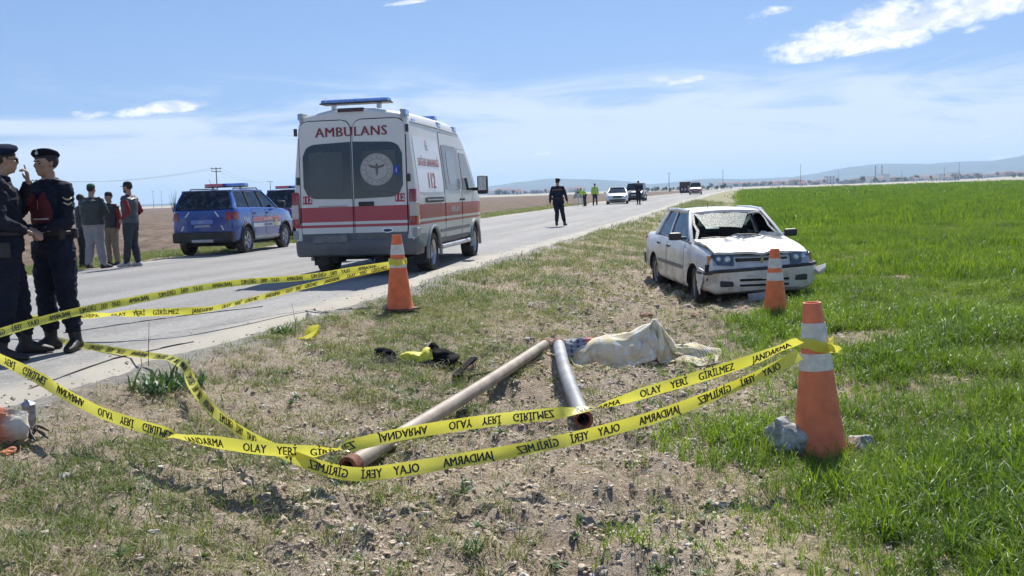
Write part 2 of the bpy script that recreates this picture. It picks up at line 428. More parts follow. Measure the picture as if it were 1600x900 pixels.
def asphalt():
    m = bpy.data.materials.new('worn_asphalt'); m.use_nodes = True; m.node_tree.nodes.clear(); t = NT(m.node_tree)
    out = t.new('ShaderNodeOutputMaterial'); p = t.new('ShaderNodeBsdfPrincipled')
    g = t.new('ShaderNodeNewGeometry').outputs['Position']
    al = t.mapping(g, (1, 1, 1), (0, 0, math.atan(RS)))
    lane = t.noise(t.mapping(al, (1.1, .05, 1)), 1.0, 4, .6)
    n1 = t.noise(g, .8, 6, .6); n2 = t.noise(g, 60, 4, .7); n3 = t.noise(g, 220, 3, .6)
    c = t.mix(t.ramp(n1, .35, .65), (.145, .142, .135), (.19, .186, .177))
    c = t.mix(t.math('MULTIPLY', t.ramp(lane, .42, .62), .5), c, (.31, .30, .29))
    c = t.mix(t.math('MULTIPLY', t.ramp(n2, .52, .68), .55), c, (.40, .395, .38))
    c = t.mix(t.math('MULTIPLY', t.ramp(n2, .48, .34), .6), c, (.15, .148, .145))
    n5 = t.noise(g, 17, 4, .75)
    c = t.mix(t.math('MULTIPLY', t.ramp(n5, .50, .64), .40), c, (.37, .365, .355))
    c = t.mix(t.math('MULTIPLY', t.ramp(n5, .48, .36), .45), c, (.17, .168, .165))
    c = t.mix(t.math('MULTIPLY', t.ramp(n3, .55, .7), .5), c, (.52, .51, .50))
    # cracks and bitumen seams
    vo = t.new('ShaderNodeTexVoronoi', feature='DISTANCE_TO_EDGE'); t.l.new(t.mapping(al, (.42, .16, 1)), vo.inputs['Vector']); vo.inputs['Scale'].default_value = 1.0
    wob = t.noise(g, 3.0, 5, .6)
    cr_ = t.math('MULTIPLY', t.ramp(t.math('ADD', vo.outputs[0], t.math('MULTIPLY', t.math('SUBTRACT', wob, .5), .03)), .0, .007, 1, 0), t.ramp(n1, .42, .56))
    c = t.mix(t.math('MULTIPLY', cr_, .55), c, (.10, .10, .10))
    pt_ = t.new('ShaderNodeTexVoronoi'); t.l.new(t.mapping(al, (.22, .07, 1)), pt_.inputs['Vector']); pt_.inputs['Scale'].default_value = 1.0
    sepc = t.new('ShaderNodeSeparateColor'); t.l.new(pt_.outputs['Color'], sepc.inputs[0])
    c = t.mix(t.math('MULTIPLY', t.ramp(sepc.outputs[0], .55, .95), .22), c, (.16, .158, .155))
    tl_ = t.noise(t.mapping(al, (1.6, .02, 1), (0, 0, 0), (3, 0, 0)), 1.0, 3, .5)
    c = t.mix(t.math('MULTIPLY', t.ramp(tl_, .52, .66), .25), c, (.15, .148, .145))
    # dust at the margins
    ed = t.new('ShaderNodeAttribute', attribute_name='edge').outputs['Fac']
    dm = t.math('MULTIPLY', t.ramp(t.math('ADD', ed, t.math('MULTIPLY', t.noise(g, 2.2, 6, .65), .8)), .85, 1.35), .8)
    c = t.mix(dm, c, (.38, .345, .285))
    t.set(p.inputs['Base Color'], c); p.inputs['Roughness'].default_value = .82; p.inputs['Specular IOR Level'].default_value = .35
    b = t.new('ShaderNodeBump', i_Strength=.5, i_Distance=.006); t.l.new(t.math('ADD', n2, n3), b.inputs['Height']); t.l.new(b.outputs[0], p.inputs['Normal'])
    t.l.new(p.outputs[0], out.inputs[0]); return m
def build_road():
    ys = np.concatenate([np.arange(-3, 30, .12), np.geomspace(30, 1500, 160)])
    k = np.concatenate([[0, .02, .05, .09], np.linspace(.13, .87, 22), [.91, .95, .98, 1]])
    rows = []
    for y in ys:
        er = (float(fbm(np.array([y * .7]), np.array([.5]), 21, 5, .6)[0]) - .5) * .55 if y < 200 else 0
        el_ = (float(fbm(np.array([y * .7]), np.array([9.5]), 22, 5, .6)[0]) - .5) * .35 if y < 200 else 0
        wide = ROAD_W
        x1 = xr(y) + er; x0 = xr(y) - wide + el_
        x = x0 + (x1 - x0) * k
        z = .006 + .045 * (1 - (2 * k - 1) ** 2); z[0] = z[-1] = -.075
        rows.append(np.stack([x, np.full_like(x, y), z], -1))
    v = np.array(rows); nr, nc = v.shape[:2]; 
    v[..., 2] += (fbm(v[..., 0] * .5, v[..., 1] * .5, 30) - .5) * .02 * (k > 0) * (k < 1)
    v[..., 2] += 2.0 * sstep(500, 1300, v[..., 1]) + rise(v[..., 1])
    i = np.arange(nr * nc).reshape(nr, nc)
    f = np.stack([i[:-1, :-1], i[:-1, 1:], i[1:, 1:], i[1:, :-1]], -1).reshape(-1, 4)
    o = obj_np('road', v.reshape(-1, 3), f, asphalt(), smooth=True)
    e = np.abs(2 * np.tile(k, nr) - 1); e = sstep(.72, 1.0, e)
    a = o.data.attributes.new('edge', 'FLOAT', 'POINT'); a.data.foreach_set('value', e.astype(np.float32))
    tag(o, kind='structure')
build_road()
def road_z(x, y):
    k = (x - (xr(y) - ROAD_W)) / ROAD_W
    return float(rise(y)) + .006 + .045 * (1 - (2 * k - 1) ** 2) + (float(fbm(np.array([x * .5]), np.array([y * .5]), 30)[0]) - .5) * .02 if 0.02 < k < .98 else ground_z(x, y)

# hills on the horizon: a ridge with real depth
def build_hills(name, y0, prof, seed, depth=900, label=None):
    # prof: (px, height in px above horizon) as seen from the road; turned into ridge heights
    a = np.array([(p - 800) / 1500 for p, h in prof]); h = np.array([h / 1500 * y0 for p, h in prof])
    xs = np.linspace(a[0] * y0, a[-1] * y0, 260); hh = np.interp(xs / y0, a, h)
    hh = hh + (fbm(xs * .004, xs * 0 + seed, seed, 5, .55) - .5) * 9 * (hh > 4)
    ks = np.linspace(-1, 1, 15)
    X_, K = np.meshgrid(xs, ks, indexing='ij')
    H = hh[:, None] * (1 - np.abs(K) ** 1.6) ; Yy = y0 + depth * K
    H = H * (0.86 + .28 * fbm(X_ * .006, Yy * .006, seed + 3)) + CAM_H * (1 - np.abs(K)) - 2
    v = np.stack([X_ * (Yy / y0), Yy, H], -1).reshape(-1, 3); i = np.arange(X_.size).reshape(X_.shape)
    f = np.stack([i[:-1, :-1], i[1:, :-1], i[1:, 1:], i[:-1, 1:]], -1).reshape(-1, 4)
    o = obj_np(name, v, f, mat('hill_slope', (.075, .085, .06), .95, var=.3, vscale=.004), smooth=True)
    tag(o, kind='structure')
build_hills('hills', 4300, [(560, 0), (700, 3), (760, 14), (810, 20), (870, 24), (920, 22), (970, 17), (1020, 11), (1060, 13), (1120, 16), (1170, 14), (1240, 14), (1290, 20),
                            (1350, 27), (1400, 29), (1450, 28), (1500, 30), (1560, 30), (1620, 38), (1800, 44), (2100, 40), (2500, 10)], 41)
build_hills('hills', 4000, [(-900, 4), (-300, 6), (0, 6), (150, 5), (300, 7), (420, 6), (560, 5), (700, 4), (760, 0)], 47, 700)
# the air
hz = MB().box(-7500, 7500, -60, WORLD_END + 200, -3, 104).build('haze', [], smooth=None)
tag(hz, 'pale blue haze over the far plain and hills', 'haze', kind='stuff')
hm = bpy.data.materials.new('air'); hm.use_nodes = True; hm.node_tree.nodes.clear(); t_ = NT(hm.node_tree)
pv = t_.new('ShaderNodeVolumePrincipled'); pv.inputs['Color'].default_value = (.50, .73, 1, 1); pv.inputs['Density'].default_value = 2.1e-4; pv.inputs['Anisotropy'].default_value = .2
t_.l.new(pv.outputs[0], t_.new('ShaderNodeOutputMaterial').inputs['Volume']); hz.data.materials.clear(); hz.data.materials.append(hm)
# ---------------------------------------------------------------- plants and stones scattered as ground cover
def leaf_mat(name, cols, transl=.35, rough=.5):
    m = bpy.data.materials.new(name); m.use_nodes = True; m.node_tree.nodes.clear(); t = NT(m.node_tree)
    out = t.new('ShaderNodeOutputMaterial'); p = t.new('ShaderNodeBsdfPrincipled')
    g = t.new('ShaderNodeNewGeometry').outputs['Position']; oi = t.new('ShaderNodeObjectInfo').outputs['Random']
    c = t.mix(oi, cols[0], cols[1]); c = t.mix(t.ramp(t.noise(g, .5, 5, .65), .4, .62), c, cols[2])
    c = t.mix(t.math('MULTIPLY', t.ramp(t.noise(g, 40, 2), .55, .7), .5), c, cols[3] if len(cols) > 3 else cols[1])
    t.set(p.inputs['Base Color'], c); p.inputs['Roughness'].default_value = rough; p.inputs['Specular IOR Level'].default_value = .4
    tr = t.new('ShaderNodeBsdfTranslucent'); t.set(tr.inputs[0], t.mix(1.0, c, (1.25, 1.25, .55), 'MULTIPLY'))
    mx = t.new('ShaderNodeMixShader'); mx.inputs[0].default_value = transl
    t.l.new(p.outputs[0], mx.inputs[1]); t.l.new(tr.outputs[0], mx.inputs[2]); t.l.new(mx.outputs[0], out.inputs[0]); return m
WHEAT = leaf_mat('wheat_leaf', [(.130, .220, .024), (.200, .295, .038), (.098, .178, .022), (.29, .34, .09)], .46, .42)
VERGE = leaf_mat('verge_grass', [(.15, .195, .045), (.23, .245, .08), (.11, .17, .04), (.38, .35, .18)], .3, .6)
STRAW = leaf_mat('dry_straw', [(.45, .365, .23), (.56, .48, .33), (.34, .27, .17), (.62, .56, .43)], .15, .7)
WEED = leaf_mat('weed_leaf', [(.06, .13, .035), (.09, .17, .05), (.055, .12, .04), (.16, .22, .11)], .25, .5)
CLOD = bpy.data.materials.new('dry_clod'); CLOD.use_nodes = True; CLOD.node_tree.nodes.clear()
t_ = NT(CLOD.node_tree); p_ = t_.new('ShaderNodeBsdfPrincipled'); g_ = t_.new('ShaderNodeNewGeometry').outputs['Position']; oi_ = t_.new('ShaderNodeObjectInfo').outputs['Random']
c_ = t_.mix(oi_, (.42, .325, .23), (.68, .58, .46)); c_ = t_.mix(t_.ramp(oi_, .88, .93), c_, (.62, .59, .54))
c_ = t_.mix(t_.math('MULTIPLY', t_.ramp(t_.noise(g_, 60, 4), .4, .65), .4), c_, (.16, .13, .095))
t_.set(p_.inputs['Base Color'], c_); p_.inputs['Roughness'].default_value = .95; p_.inputs['Specular IOR Level'].default_value = .15
t_.l.new(p_.outputs[0], t_.new('ShaderNodeOutputMaterial').inputs[0])

def blade(mb, x, y, az, L, w, bend, seg=3, lean=0.15):
    ca, sa = math.cos(az), math.sin(az); vs = []; cx, cy, cz = x, y, 0; ang = lean
    tw = random.uniform(-.8, .8); px, py = -math.sin(az + tw), math.cos(az + tw)
    for i in range(seg + 1):
        ww = w * (1 - (i / seg) ** 1.7) * .5 * (0.8 if i == 0 else 1)
        if i == seg: vs.append((cx, cy, cz))
        else: vs += [(cx - px * ww, cy - py * ww, cz), (cx + px * ww, cy + py * ww, cz)]
        st = L / seg; cx += ca * math.sin(ang) * st; cy += sa * math.sin(ang) * st; cz += math.cos(ang) * st; ang += bend / seg * (1 + i * .5)
    fs = [(2 * i, 2 * i + 1, 2 * i + 3, 2 * i + 2) for i in range(seg - 1)] + [(2 * seg - 2, 2 * seg - 1, 2 * seg)]
    mb.add(vs, fs)
def proto(name, mb, m):
    me = bpy.data.meshes.new(name); me.from_pydata(mb.v, [], mb.f); me.materials.append(m)
    me.polygons.foreach_set('use_smooth', [m is not CLOD] * len(me.polygons))
    return bpy.data.objects.new(name, me)
def collection(name, objs):
    c = bpy.data.collections.new(name)
    for i, o in enumerate(objs): o.name = '%s_%02d' % (name, i); c.objects.link(o)
    return c
def scatter(name, label, cat, pts, rot, scl, idx, coll):
    me = bpy.data.meshes.new(name); n = len(pts)
    me.vertices.add(n); me.vertices.foreach_set('co', np.asarray(pts, np.float32).ravel())
    for nm, ty, key, arr in (('rot', 'FLOAT_VECTOR', 'vector', rot), ('scl', 'FLOAT', 'value', scl), ('idx', 'INT', 'value', idx)):
        a = me.attributes.new(nm, ty, 'POINT'); a.data.foreach_set(key, np.asarray(arr).astype(np.int32 if ty == 'INT' else np.float32).ravel())
    me.update(); o = bpy.data.objects.new(name, me); COL.objects.link(o)
    g = bpy.data.node_groups.new(name + '_scatter', 'GeometryNodeTree')
    g.interface.new_socket('Geometry', in_out='INPUT', socket_type='NodeSocketGeometry')
    g.interface.new_socket('Geometry', in_out='OUTPUT', socket_type='NodeSocketGeometry')
    N = g.nodes; L = g.links; gi = N.new('NodeGroupInput'); go = N.new('NodeGroupOutput')
    ip = N.new('GeometryNodeInstanceOnPoints'); ci = N.new('GeometryNodeCollectionInfo'); ci.inputs[0].default_value = coll
    ci.inputs[1].default_value = True; ci.inputs[2].default_value = True; ip.inputs['Pick Instance'].default_value = True
    def na(nm, ty):
        a = N.new('GeometryNodeInputNamedAttribute'); a.data_type = ty; a.inputs[0].default_value = nm; return a.outputs[0]
    e = N.new('FunctionNodeEulerToRotation'); L.new(na('rot', 'FLOAT_VECTOR'), e.inputs[0])
    L.new(gi.outputs[0], ip.inputs['Points']); L.new(ci.outputs[0], ip.inputs['Instance']); L.new(na('idx', 'INT'), ip.inputs['Instance Index'])
    L.new(e.outputs[0], ip.inputs['Rotation']); L.new(na('scl', 'FLOAT'), ip.inputs['Scale']); L.new(ip.outputs[0], go.inputs[0])
    md = o.modifiers.new('scatter', 'NODES'); md.node_group = g
    tag(o, label, cat, kind='stuff'); return o
rng = np.random.default_rng(3)
def field_pts(dens, y0, y1, seed, pad=1.5, slope=.62):
    # random points in the wedge the photograph takes in (plus a margin), density per square metre
    ylist = []
    area = lambda a, b: slope * (b * b - a * a) + 2 * pad * (b - a)
    n = int(area(max(y0, 0), y1) * dens)
    r = np.random.default_rng(seed)
    # inverse cdf for width ~ slope*y+pad
    u = r.random(n) * area(y0, y1)
    y = (-2 * pad + np.sqrt(4 * pad * pad + 4 * slope * (u + slope * y0 * y0 + 2 * pad * y0))) / (2 * slope)
    x = (r.random(n) * 2 - 1) * (slope * y + pad)
    return x, y, r
def tufts(n, cnt, L, w, bend, spread, lean=(.05, .5), seed=1, seg=3):
    random.seed(seed); out = []
    for k in range(n):
        mb = MB()
        for i in range(cnt):
            a = random.uniform(0, 2 * PI); rr = spread * math.sqrt(random.random())
            blade(mb, rr * math.cos(random.uniform(0, 6.3)), rr * math.sin(random.uniform(0, 6.3)), a, random.uniform(*L), w * random.uniform(.7, 1.2), random.uniform(*bend), seg, random.uniform(*lean))
        out.append(mb)
    return out
wcoll = collection('wheat_tuft', [proto('t', m, WHEAT) for m in tufts(7, 11, (.10, .23), .0085, (.2, 1.7), .045, (.02, .55), 1, 4)])
wcoll2 = collection('wheat_patch', [proto('t', m, WHEAT) for m in tufts(5, 46, (.12, .22), .013, (.1, 1.3), .22, (.02, .5), 2, 3)])
wcoll3 = collection('wheat_far_patch', [proto('t', m, WHEAT) for m in tufts(4, 60, (.13, .21), .034, (.1, 1.0), .6, (.02, .5), 5, 2)])
def wheat(name, dens, y0, y1, coll, nprot, seed, smin, smax, label, thr=.25):
    x, y, r = field_pts(dens, y0, y1, seed)
    we = wheat_edge(x, y); n = fbm(x * .8, y * .8, 31, 4, .6); n2 = fbm(x * .33, y * .33, 37)
    dens_ = sstep(-.5, 1.1, we) * np.clip(.42 + 1.0 * sstep(.34, .50, n) + sstep(6, 14, y) * .2 + .75 * sstep(.4, 1.4, we) * sstep(8, 6.5, y), 0, 1)
    # a thin, trampled patch beside the wreck and cones
    bare = np.exp(-((x - 4.6) / 1.5) ** 2 - ((y - 11.2) / 2.6) ** 2) * .55
    for bx, by, br in ((2.35, 7.6, .38), (5.5, 9.4, .4), (3.1, 9.9, .5)): bare = bare + .9 * np.exp(-((x - bx) ** 2 + (y - by) ** 2) / br ** 2)
    k = r.random(len(x)) < dens_ - bare * (n2 < .6)
    x, y, n, we = x[k], y[k], n[k], we[k]
    z = height(x, y) - .005; m = len(x)
    rot = np.stack([r.normal(0, .12, m), r.normal(0, .12, m), r.random(m) * 6.283], -1)
    s = (smin + (smax - smin) * r.random(m)) * (.62 + .75 * sstep(.3, .62, n)) * (.55 + .45 * sstep(-.3, 1.4, we))
    return scatter(name, label, 'wheat', np.stack([x, y, z], -1), rot, s, r.integers(0, nprot, m), coll)
wheat('young_wheat', 430, 2.6, 15, wcoll, 7, 101, .75, 1.2, 'young green wheat blades at the near edge of the field')
wheat('young_wheat', 30, 14, 34, wcoll2, 5, 102, .8, 1.15, 'young green wheat stand beyond the wrecked car')
wheat('young_wheat', 4.0, 33, 95, wcoll3, 4, 103, .85, 1.2, 'green wheat of the far part of the field')
wcoll4 = collection('wheat_horizon_patch', [proto('t', m, WHEAT) for m in tufts(3, 90, (.14, .20), .085, (.1, .8), 1.5, (.02, .5), 6, 2)])
wheat('young_wheat', .55, 92, 326, wcoll4, 3, 104, .9, 1.2, 'green wheat out to the far edge of the field')
vcoll = collection('verge_tuft', [proto('t', m, VERGE) for m in tufts(6, 15, (.025, .085), .0045, (.3, 2.0), .06, (.1, 1.0), 3, 3)])
scoll = collection('straw_tuft', [proto('t', m, STRAW) for m in tufts(6, 8, (.04, .15), .0032, (.0, .9), .07, (.7, 1.55), 4, 3)])
def verge(name, coll, nprot, dens, y0, y1, seed, fn, smin, smax, label, cat):
    x, y, r = field_pts(dens, y0, y1, seed)
    d = dist_r(x, y); p = fn(x, y, d); k = r.random(len(x)) < p; x, y = x[k], y[k]; m = len(x)
    rot = np.stack([r.normal(0, .15, m), r.normal(0, .15, m), r.random(m) * 6.283], -1)
    o = scatter(name, label, cat, np.stack([x, y, height(x, y) - .003], -1), rot, smin + (smax - smin) * r.random(m) ** 1.5, r.integers(0, nprot, m), coll); return o
def p_verge(x, y, d):
    n = fbm(x * 1.1, y * 1.1, 51, 4, .6); n2 = fbm(x * 5, y * 5, 52, 3)
    band = sstep(.0, .5, d) * (1 - .90 * sstep(1.9, 3.4, d + (n - .5) * 2.2)) * sstep(6.0, 4.2, d)
    left = sstep(2.5, .2, x + 1.2 + (n - .5) * 2) * sstep(8, 5, y) * .5 * sstep(0, .4, d)
    dl = -d - ROAD_W * RC
    far_side = sstep(.2, .8, dl) * sstep(4.5, 2.5, dl) * 1.0
    return np.clip((np.maximum(band, left) * (.24 + 1.25 * sstep(.44, .55, n)) + .05 * sstep(.2, .6, d)) * (.35 + .65 * sstep(.42, .6, n2)) + far_side, 0, 1)
verge('verge_grass', vcoll, 6, 620, 2.4, 13, 201, p_verge, .6, 1.5, 'short olive grass on the bank beside the road', 'grass')
verge('verge_grass', vcoll, 6, 120, 12.5, 32, 202, p_verge, 1.2, 2.6, 'rough grass along the road edge beyond the ambulance', 'grass')
verge('verge_grass', vcoll, 6, 14, 31, 90, 203, p_verge, 2.4, 5, 'far rough grass lining both sides of the road', 'grass')
def p_straw(x, y, d):
    n = fbm(x * 1.7, y * 1.7, 61, 4, .6)
    return sstep(.1, .8, d) * (1 - .8 * sstep(4.2, 5.5, d)) * (.25 + .75 * sstep(.4, .6, n)) * (1 - .55 * sstep(1.9, 2.7, d) * sstep(4.6, 4.0, d))
verge('dry_straw', scoll, 6, 620, 2.4, 14, 204, p_straw, .5, 1.3, 'bleached straw and dead stems littering the bare ground', 'straw')
verge('dry_straw', scoll, 6, 60, 13.5, 40, 205, p_straw, 1.3, 2.6, 'dry dead stems on the far verge', 'straw')
# clods and pebbles
def lump(mb, r, seed, sub=1, M=None, flat=.7, amp=.35, mi=0):
    b = bmesh.new(); bmesh.ops.create_icosphere(b, subdivisions=sub, radius=1)
    rr = random.Random(seed); pl = [(Vector((rr.gauss(0, 1), rr.gauss(0, 1), rr.gauss(0, 1))).normalized(), rr.uniform(.45, .9)) for _ in range(13)]
    from mathutils import noise as mn
    vs = []
    for v in b.verts:
        p = v.co.normalized(); s = 1.0
        for q, dd in pl:
            c = p.dot(q)
            if c > 0.01: s = min(s, dd / c)
        s = max(s, .35) * (1 + amp * (.4 * mn.noise(p * 1.8 + Vector((seed, 0, 0))) + .16 * mn.noise(p * 6 + Vector((0, seed, 0)))))
        vs.append(Vector((p.x * s * r, p.y * s * r * .85, p.z * s * r * flat)))
    fs = [[v.index for v in f.verts] for f in b.faces]; b.free(); return mb.add(vs, fs, mi, M)
cl = []
for i in range(7):
    cl.append(lump(MB(), .02, 70 + i, 2 if i < 3 else 1, None, random.uniform(.4, .8), 1.6))
ccoll = collection('clod', [proto('c', m, CLOD) for m in cl])
def p_clod(x, y, d):
    n = fbm(x * 1.3, y * 1.3, 71, 4, .6)
    core = sstep(1.3, 2.6, d) * (1 - .75 * sstep(4.2, 5.2, d)) + .25 * sstep(.0, .3, d)
    dl = -d - ROAD_W * RC
    return np.clip(core * (.3 + .8 * sstep(.38, .6, n)), 0, 1) * (d > .05) 
verge('loose_clods', ccoll, 7, 1500, 2.4, 9, 206, p_clod, .18, 1.35, 'crumbled dry clods and pebbles on the bare strip', 'clods')
verge('loose_clods', ccoll, 7, 200, 8.8, 24, 207, p_clod, .6, 2.4, 'dry clods scattered around the wreck', 'clods')

verge('loose_clods', ccoll, 7, 14, 2.4, 16, 208, lambda x, y, d: p_clod(x, y, d) * sstep(2.0, 2.8, d), 1.2, 3.0, 'larger dry clods and stones in the bare strip', 'clods')
def rosette(seed):
    random.seed(seed); mb = MB()
    for i in range(12): blade(mb, 0, 0, random.uniform(0, 6.28), random.uniform(.03, .07), .016, random.uniform(.3, .9), 3, random.uniform(.7, 1.35))
    return mb
rcoll = collection('rosette', [proto('r', rosette(300 + i), WEED) for i in range(4)])
verge('small_weeds', rcoll, 4, 22, 2.4, 14, 209, lambda x, y, d: sstep(.2, .8, d) * sstep(5.5, 4.5, d) * (.15 + .85 * sstep(.5, .6, fbm(x * 1.4, y * 1.4, 91, 4, .6))), .6, 1.5, 'small broad-leaved weeds dotted over the bank', 'weeds')

_x, _y, _r = field_pts(60, 5.5, 40, 210); _d = dist_r(_x, _y); _k = _r.random(len(_x)) < sstep(-.75, -.02, _d) * (_d < .12) * (.25 + .75 * sstep(.45, .6, fbm(_x * 1.2, _y * 1.2, 95))); _x, _y = _x[_k], _y[_k]; _m = len(_x)
_kk = (_x - (xr(_y) - ROAD_W)) / ROAD_W; _z = np.maximum(height(_x, _y), .006 + .045 * (1 - (2 * _kk - 1) ** 2) * (_kk < .98))
scatter('road_gravel', 'loose gravel spilling over the broken road edge', 'gravel', np.stack([_x, _y, _z], -1), np.stack([_r.normal(0, .4, _m), _r.normal(0, .4, _m), _r.random(_m) * 6.283], -1), .2 + .9 * _r.random(_m) ** 2, _r.integers(0, 7, _m), ccoll)
# ---------------------------------------------------------------- vehicle helpers
GLASS = mat('tinted_glass', (.018, .024, .026), .06, var=.2, vscale=2, spec=.7, rvar=.03)
RUBBER = mat('tyre_rubber', (.028, .027, .026), .85, var=.3, vscale=9, dirt=.35)
BLACKP = mat('black_plastic', (.025, .025, .027), .55, var=.2, dirt=.12)
DARK = mat('dark_recess', (.012, .012, .013), .9)
ALLOY = mat('alloy', (.50, .50, .52), .38, .8, var=.15, dirt=.25)
CHROME = mat('chrome', (.6, .6, .62), .15, 1.0, var=.05)
REDLENS = mat('red_lens', (.30, .012, .014), .12, var=.2, coat=.6)
CLEARLENS = mat('clear_lens', (.62, .64, .66), .1, .25, var=.15, coat=.8)
PLATE = mat('number_plate', (.62, .62, .60), .5, var=.15, vscale=12)
INTERIOR = mat('interior_trim', (.035, .034, .036), .8, var=.3)
def clear_glass(name, tint=(.86, .93, .90), rough=.02):
    if name in MATS: return MATS[name]
    m = bpy.data.materials.new(name); m.use_nodes = True; m.node_tree.nodes.clear(); t = NT(m.node_tree)
    a = t.new('ShaderNodeBsdfTransparent'); a.inputs[0].default_value = (*tint, 1)
    b = t.new('ShaderNodeBsdfGlossy'); b.inputs['Roughness'].default_value = rough; b.inputs[0].default_value = (.9, .95, 1, 1)
    oc = t.new('ShaderNodeTexCoord').outputs['Object']
    f = t.new('ShaderNodeFresnel', i_IOR=1.5); k = t.math('ADD', f.outputs[0], t.ramp(t.noise(oc, 7, 5), .45, .8, .0, .12), clamp=True)
    mx = t.new('ShaderNodeMixShader'); t.l.new(k, mx.inputs[0]); t.l.new(a.outputs[0], mx.inputs[1]); t.l.new(b.outputs[0], mx.inputs[2])
    t.l.new(mx.outputs[0], t.new('ShaderNodeOutputMaterial').inputs[0]); MATS[name] = m; return m
CGLASS = clear_glass('window_glass', (.62, .70, .70))
def text_data(s, h, bold=.0, spacing=1.0, ext=.0):
    c = bpy.data.curves.new('txt', 'FONT'); c.body = s; c.size = h / .70; c.offset = 0; c.space_character = spacing; c.extrude = ext
    c.resolution_u = 2; c.align_x = 'CENTER'
    o = bpy.data.objects.new('txt', c); COL.objects.link(o); dg = bpy.context.evaluated_depsgraph_get(); dg.update()
    me = bpy.data.meshes.new_from_object(o.evaluated_get(dg))
    vs = [tuple(v.co) for v in me.vertices]; fs = [tuple(p.vertices) for p in me.polygons]
    bpy.data.objects.remove(o); bpy.data.curves.remove(c); bpy.data.meshes.remove(me); return vs, fs
def wheel(parent, x, y, r, w, side, rimmat=None, style='steel', steer=0.0, rim_r=.64):
    rimmat = rimmat or ALLOY
    Mx = Matrix.Translation((x, y, r)) @ Matrix.Rotation(steer, 4, 'Z') @ Matrix.Rotation(PI / 2 * (-side), 4, 'X')
    mb = MB(); rr = r * rim_r
    prof = [(rr, -w * .42), (rr + .015, -w * .5), (r - .03, -w * .5), (r - .006, -w * .40), (r, -w * .25), (r, w * .25), (r - .006, w * .40), (r - .03, w * .5), (rr + .015, w * .5), (rr, w * .42)]
    mb.lathe(prof, 32, 0, Mx, caps=False)
    # tread blocks
    for k in range(32):
        a = 2 * PI * k / 32
        mb.cbox((0, 0, 0), (.006, r * .11, w * .36), 0) if False else None
    t = mb.build('wheel', RUBBER, parent, 40, fixn=False)
    m = MB(); m.lathe([(rr + .004, w * .44), (rr - .02, w * .30), (rr - .03, -w * .4)], 32, 0, Mx, caps=False)
    m.lathe([(.001, w * .22), (.05, w * .24), (.065, w * .20), (.07, w * .1), (.001, w * .1)], 16, 0, Mx, caps=False)
    if style == 'alloy':
        for k in range(5):
            for s in (-1, 1):
                a = 2 * PI * k / 5 + s * .14
                q = Mx @ Matrix.Rotation(a, 4, 'Z')
                m.box(.04, rr - .01, -.017, .017, w * .16, w * .34, 0, q)
    else:
        n = 10
        rings = []
        for (ra, zz) in ((.06, w * .22), (.10, w * .30), (rr * .62, w * .26), (rr * .80, w * .12), (rr - .015, w * .18)):
            rings.append((ra, zz))
        m.lathe(rings, 40, 0, Mx, caps=False)
        for k in range(n):
            q = Mx @ Matrix.Rotation(2 * PI * k / n, 4, 'Z')
            m.box(rr * .60, rr * .78, -.022, .022, w * .14, w * .262, 1, q)
    m.lathe([(.001, -w * .1), (rr - .02, -w * .1)], 20, 1, Mx, caps=False)
    m.build('rim', [rimmat, DARK], t, 40, fixn=False)
    return t
def bvh_of(o):
    b = bmesh.new(); b.from_mesh(o.data); t = BVHTree.FromBMesh(b); b.free(); return t
def wrap(vs, bvh, d, off, back=3.0):
    d = Vector(d).normalized(); out = []
    for p in vs:
        p = Vector(p); hit, n, i, dist = bvh.ray_cast(p - d * back, d)
        out.append(tuple(hit - d * off) if hit else None)
    last = next((q for q in out if q), None)
    res = []
    for p, q in zip(vs, out):
        res.append(q if q else tuple(p)); 
    return res
def grid_panel(mb, bvh, d, u0, u1, v0, v1, off, nu=8, nv=8, mi=0, axis='y', edge=None, depth=.012, round_=.0):
    """a panel laid on a body: u along the vehicle (or across it, axis 'x'), v up; its rim turns in"""
    vs = []
    for j in range(nv + 1):
        for i in range(nu + 1):
            s, t = i / nu, j / nv
            u = u0 + (u1 - u0) * s; v = v0 + (v1 - v0) * t
            if edge: u, v = edge(s, t, u, v)
            if round_:
                uc, vc, hu, hv = (u0 + u1) / 2, (v0 + v1) / 2, (u1 - u0) / 2, (v1 - v0) / 2
                a, b = (u - uc), (v - vc); rr = min(round_, abs(hu), abs(hv))
                ea, eb = abs(a) - (abs(hu) - rr), abs(b) - (abs(hv) - rr)
                if ea > 0 and eb > 0:
                    m_ = max(ea, eb); l = math.hypot(ea, eb); kx = m_ / l
                    a = math.copysign(abs(hu) - rr + ea * kx, a); b = math.copysign(abs(hv) - rr + eb * kx, b); u, v = uc + a, vc + b
            vs.append((u, 0, v) if axis == 'y' else (0, u, v))
    w = wrap(vs, bvh, d, off); W2 = wrap(vs, bvh, d, off - depth)
    n = nu + 1; fs = [(j * n + i, j * n + i + 1, (j + 1) * n + i + 1, (j + 1) * n + i) for j in range(nv) for i in range(nu)]
    rim = [i for i in range(nu + 1)] + [j * n + nu for j in range(1, nv + 1)] + [nv * n + i for i in range(nu - 1, -1, -1)] + [j * n for j in range(nv - 1, 0, -1)]
    o = len(w); ww = w + [W2[i] for i in rim]; L = len(rim)
    fs += [(rim[k], o + k, o + (k + 1) % L, rim[(k + 1) % L]) for k in range(L)]
    return mb.add(ww, fs, mi)
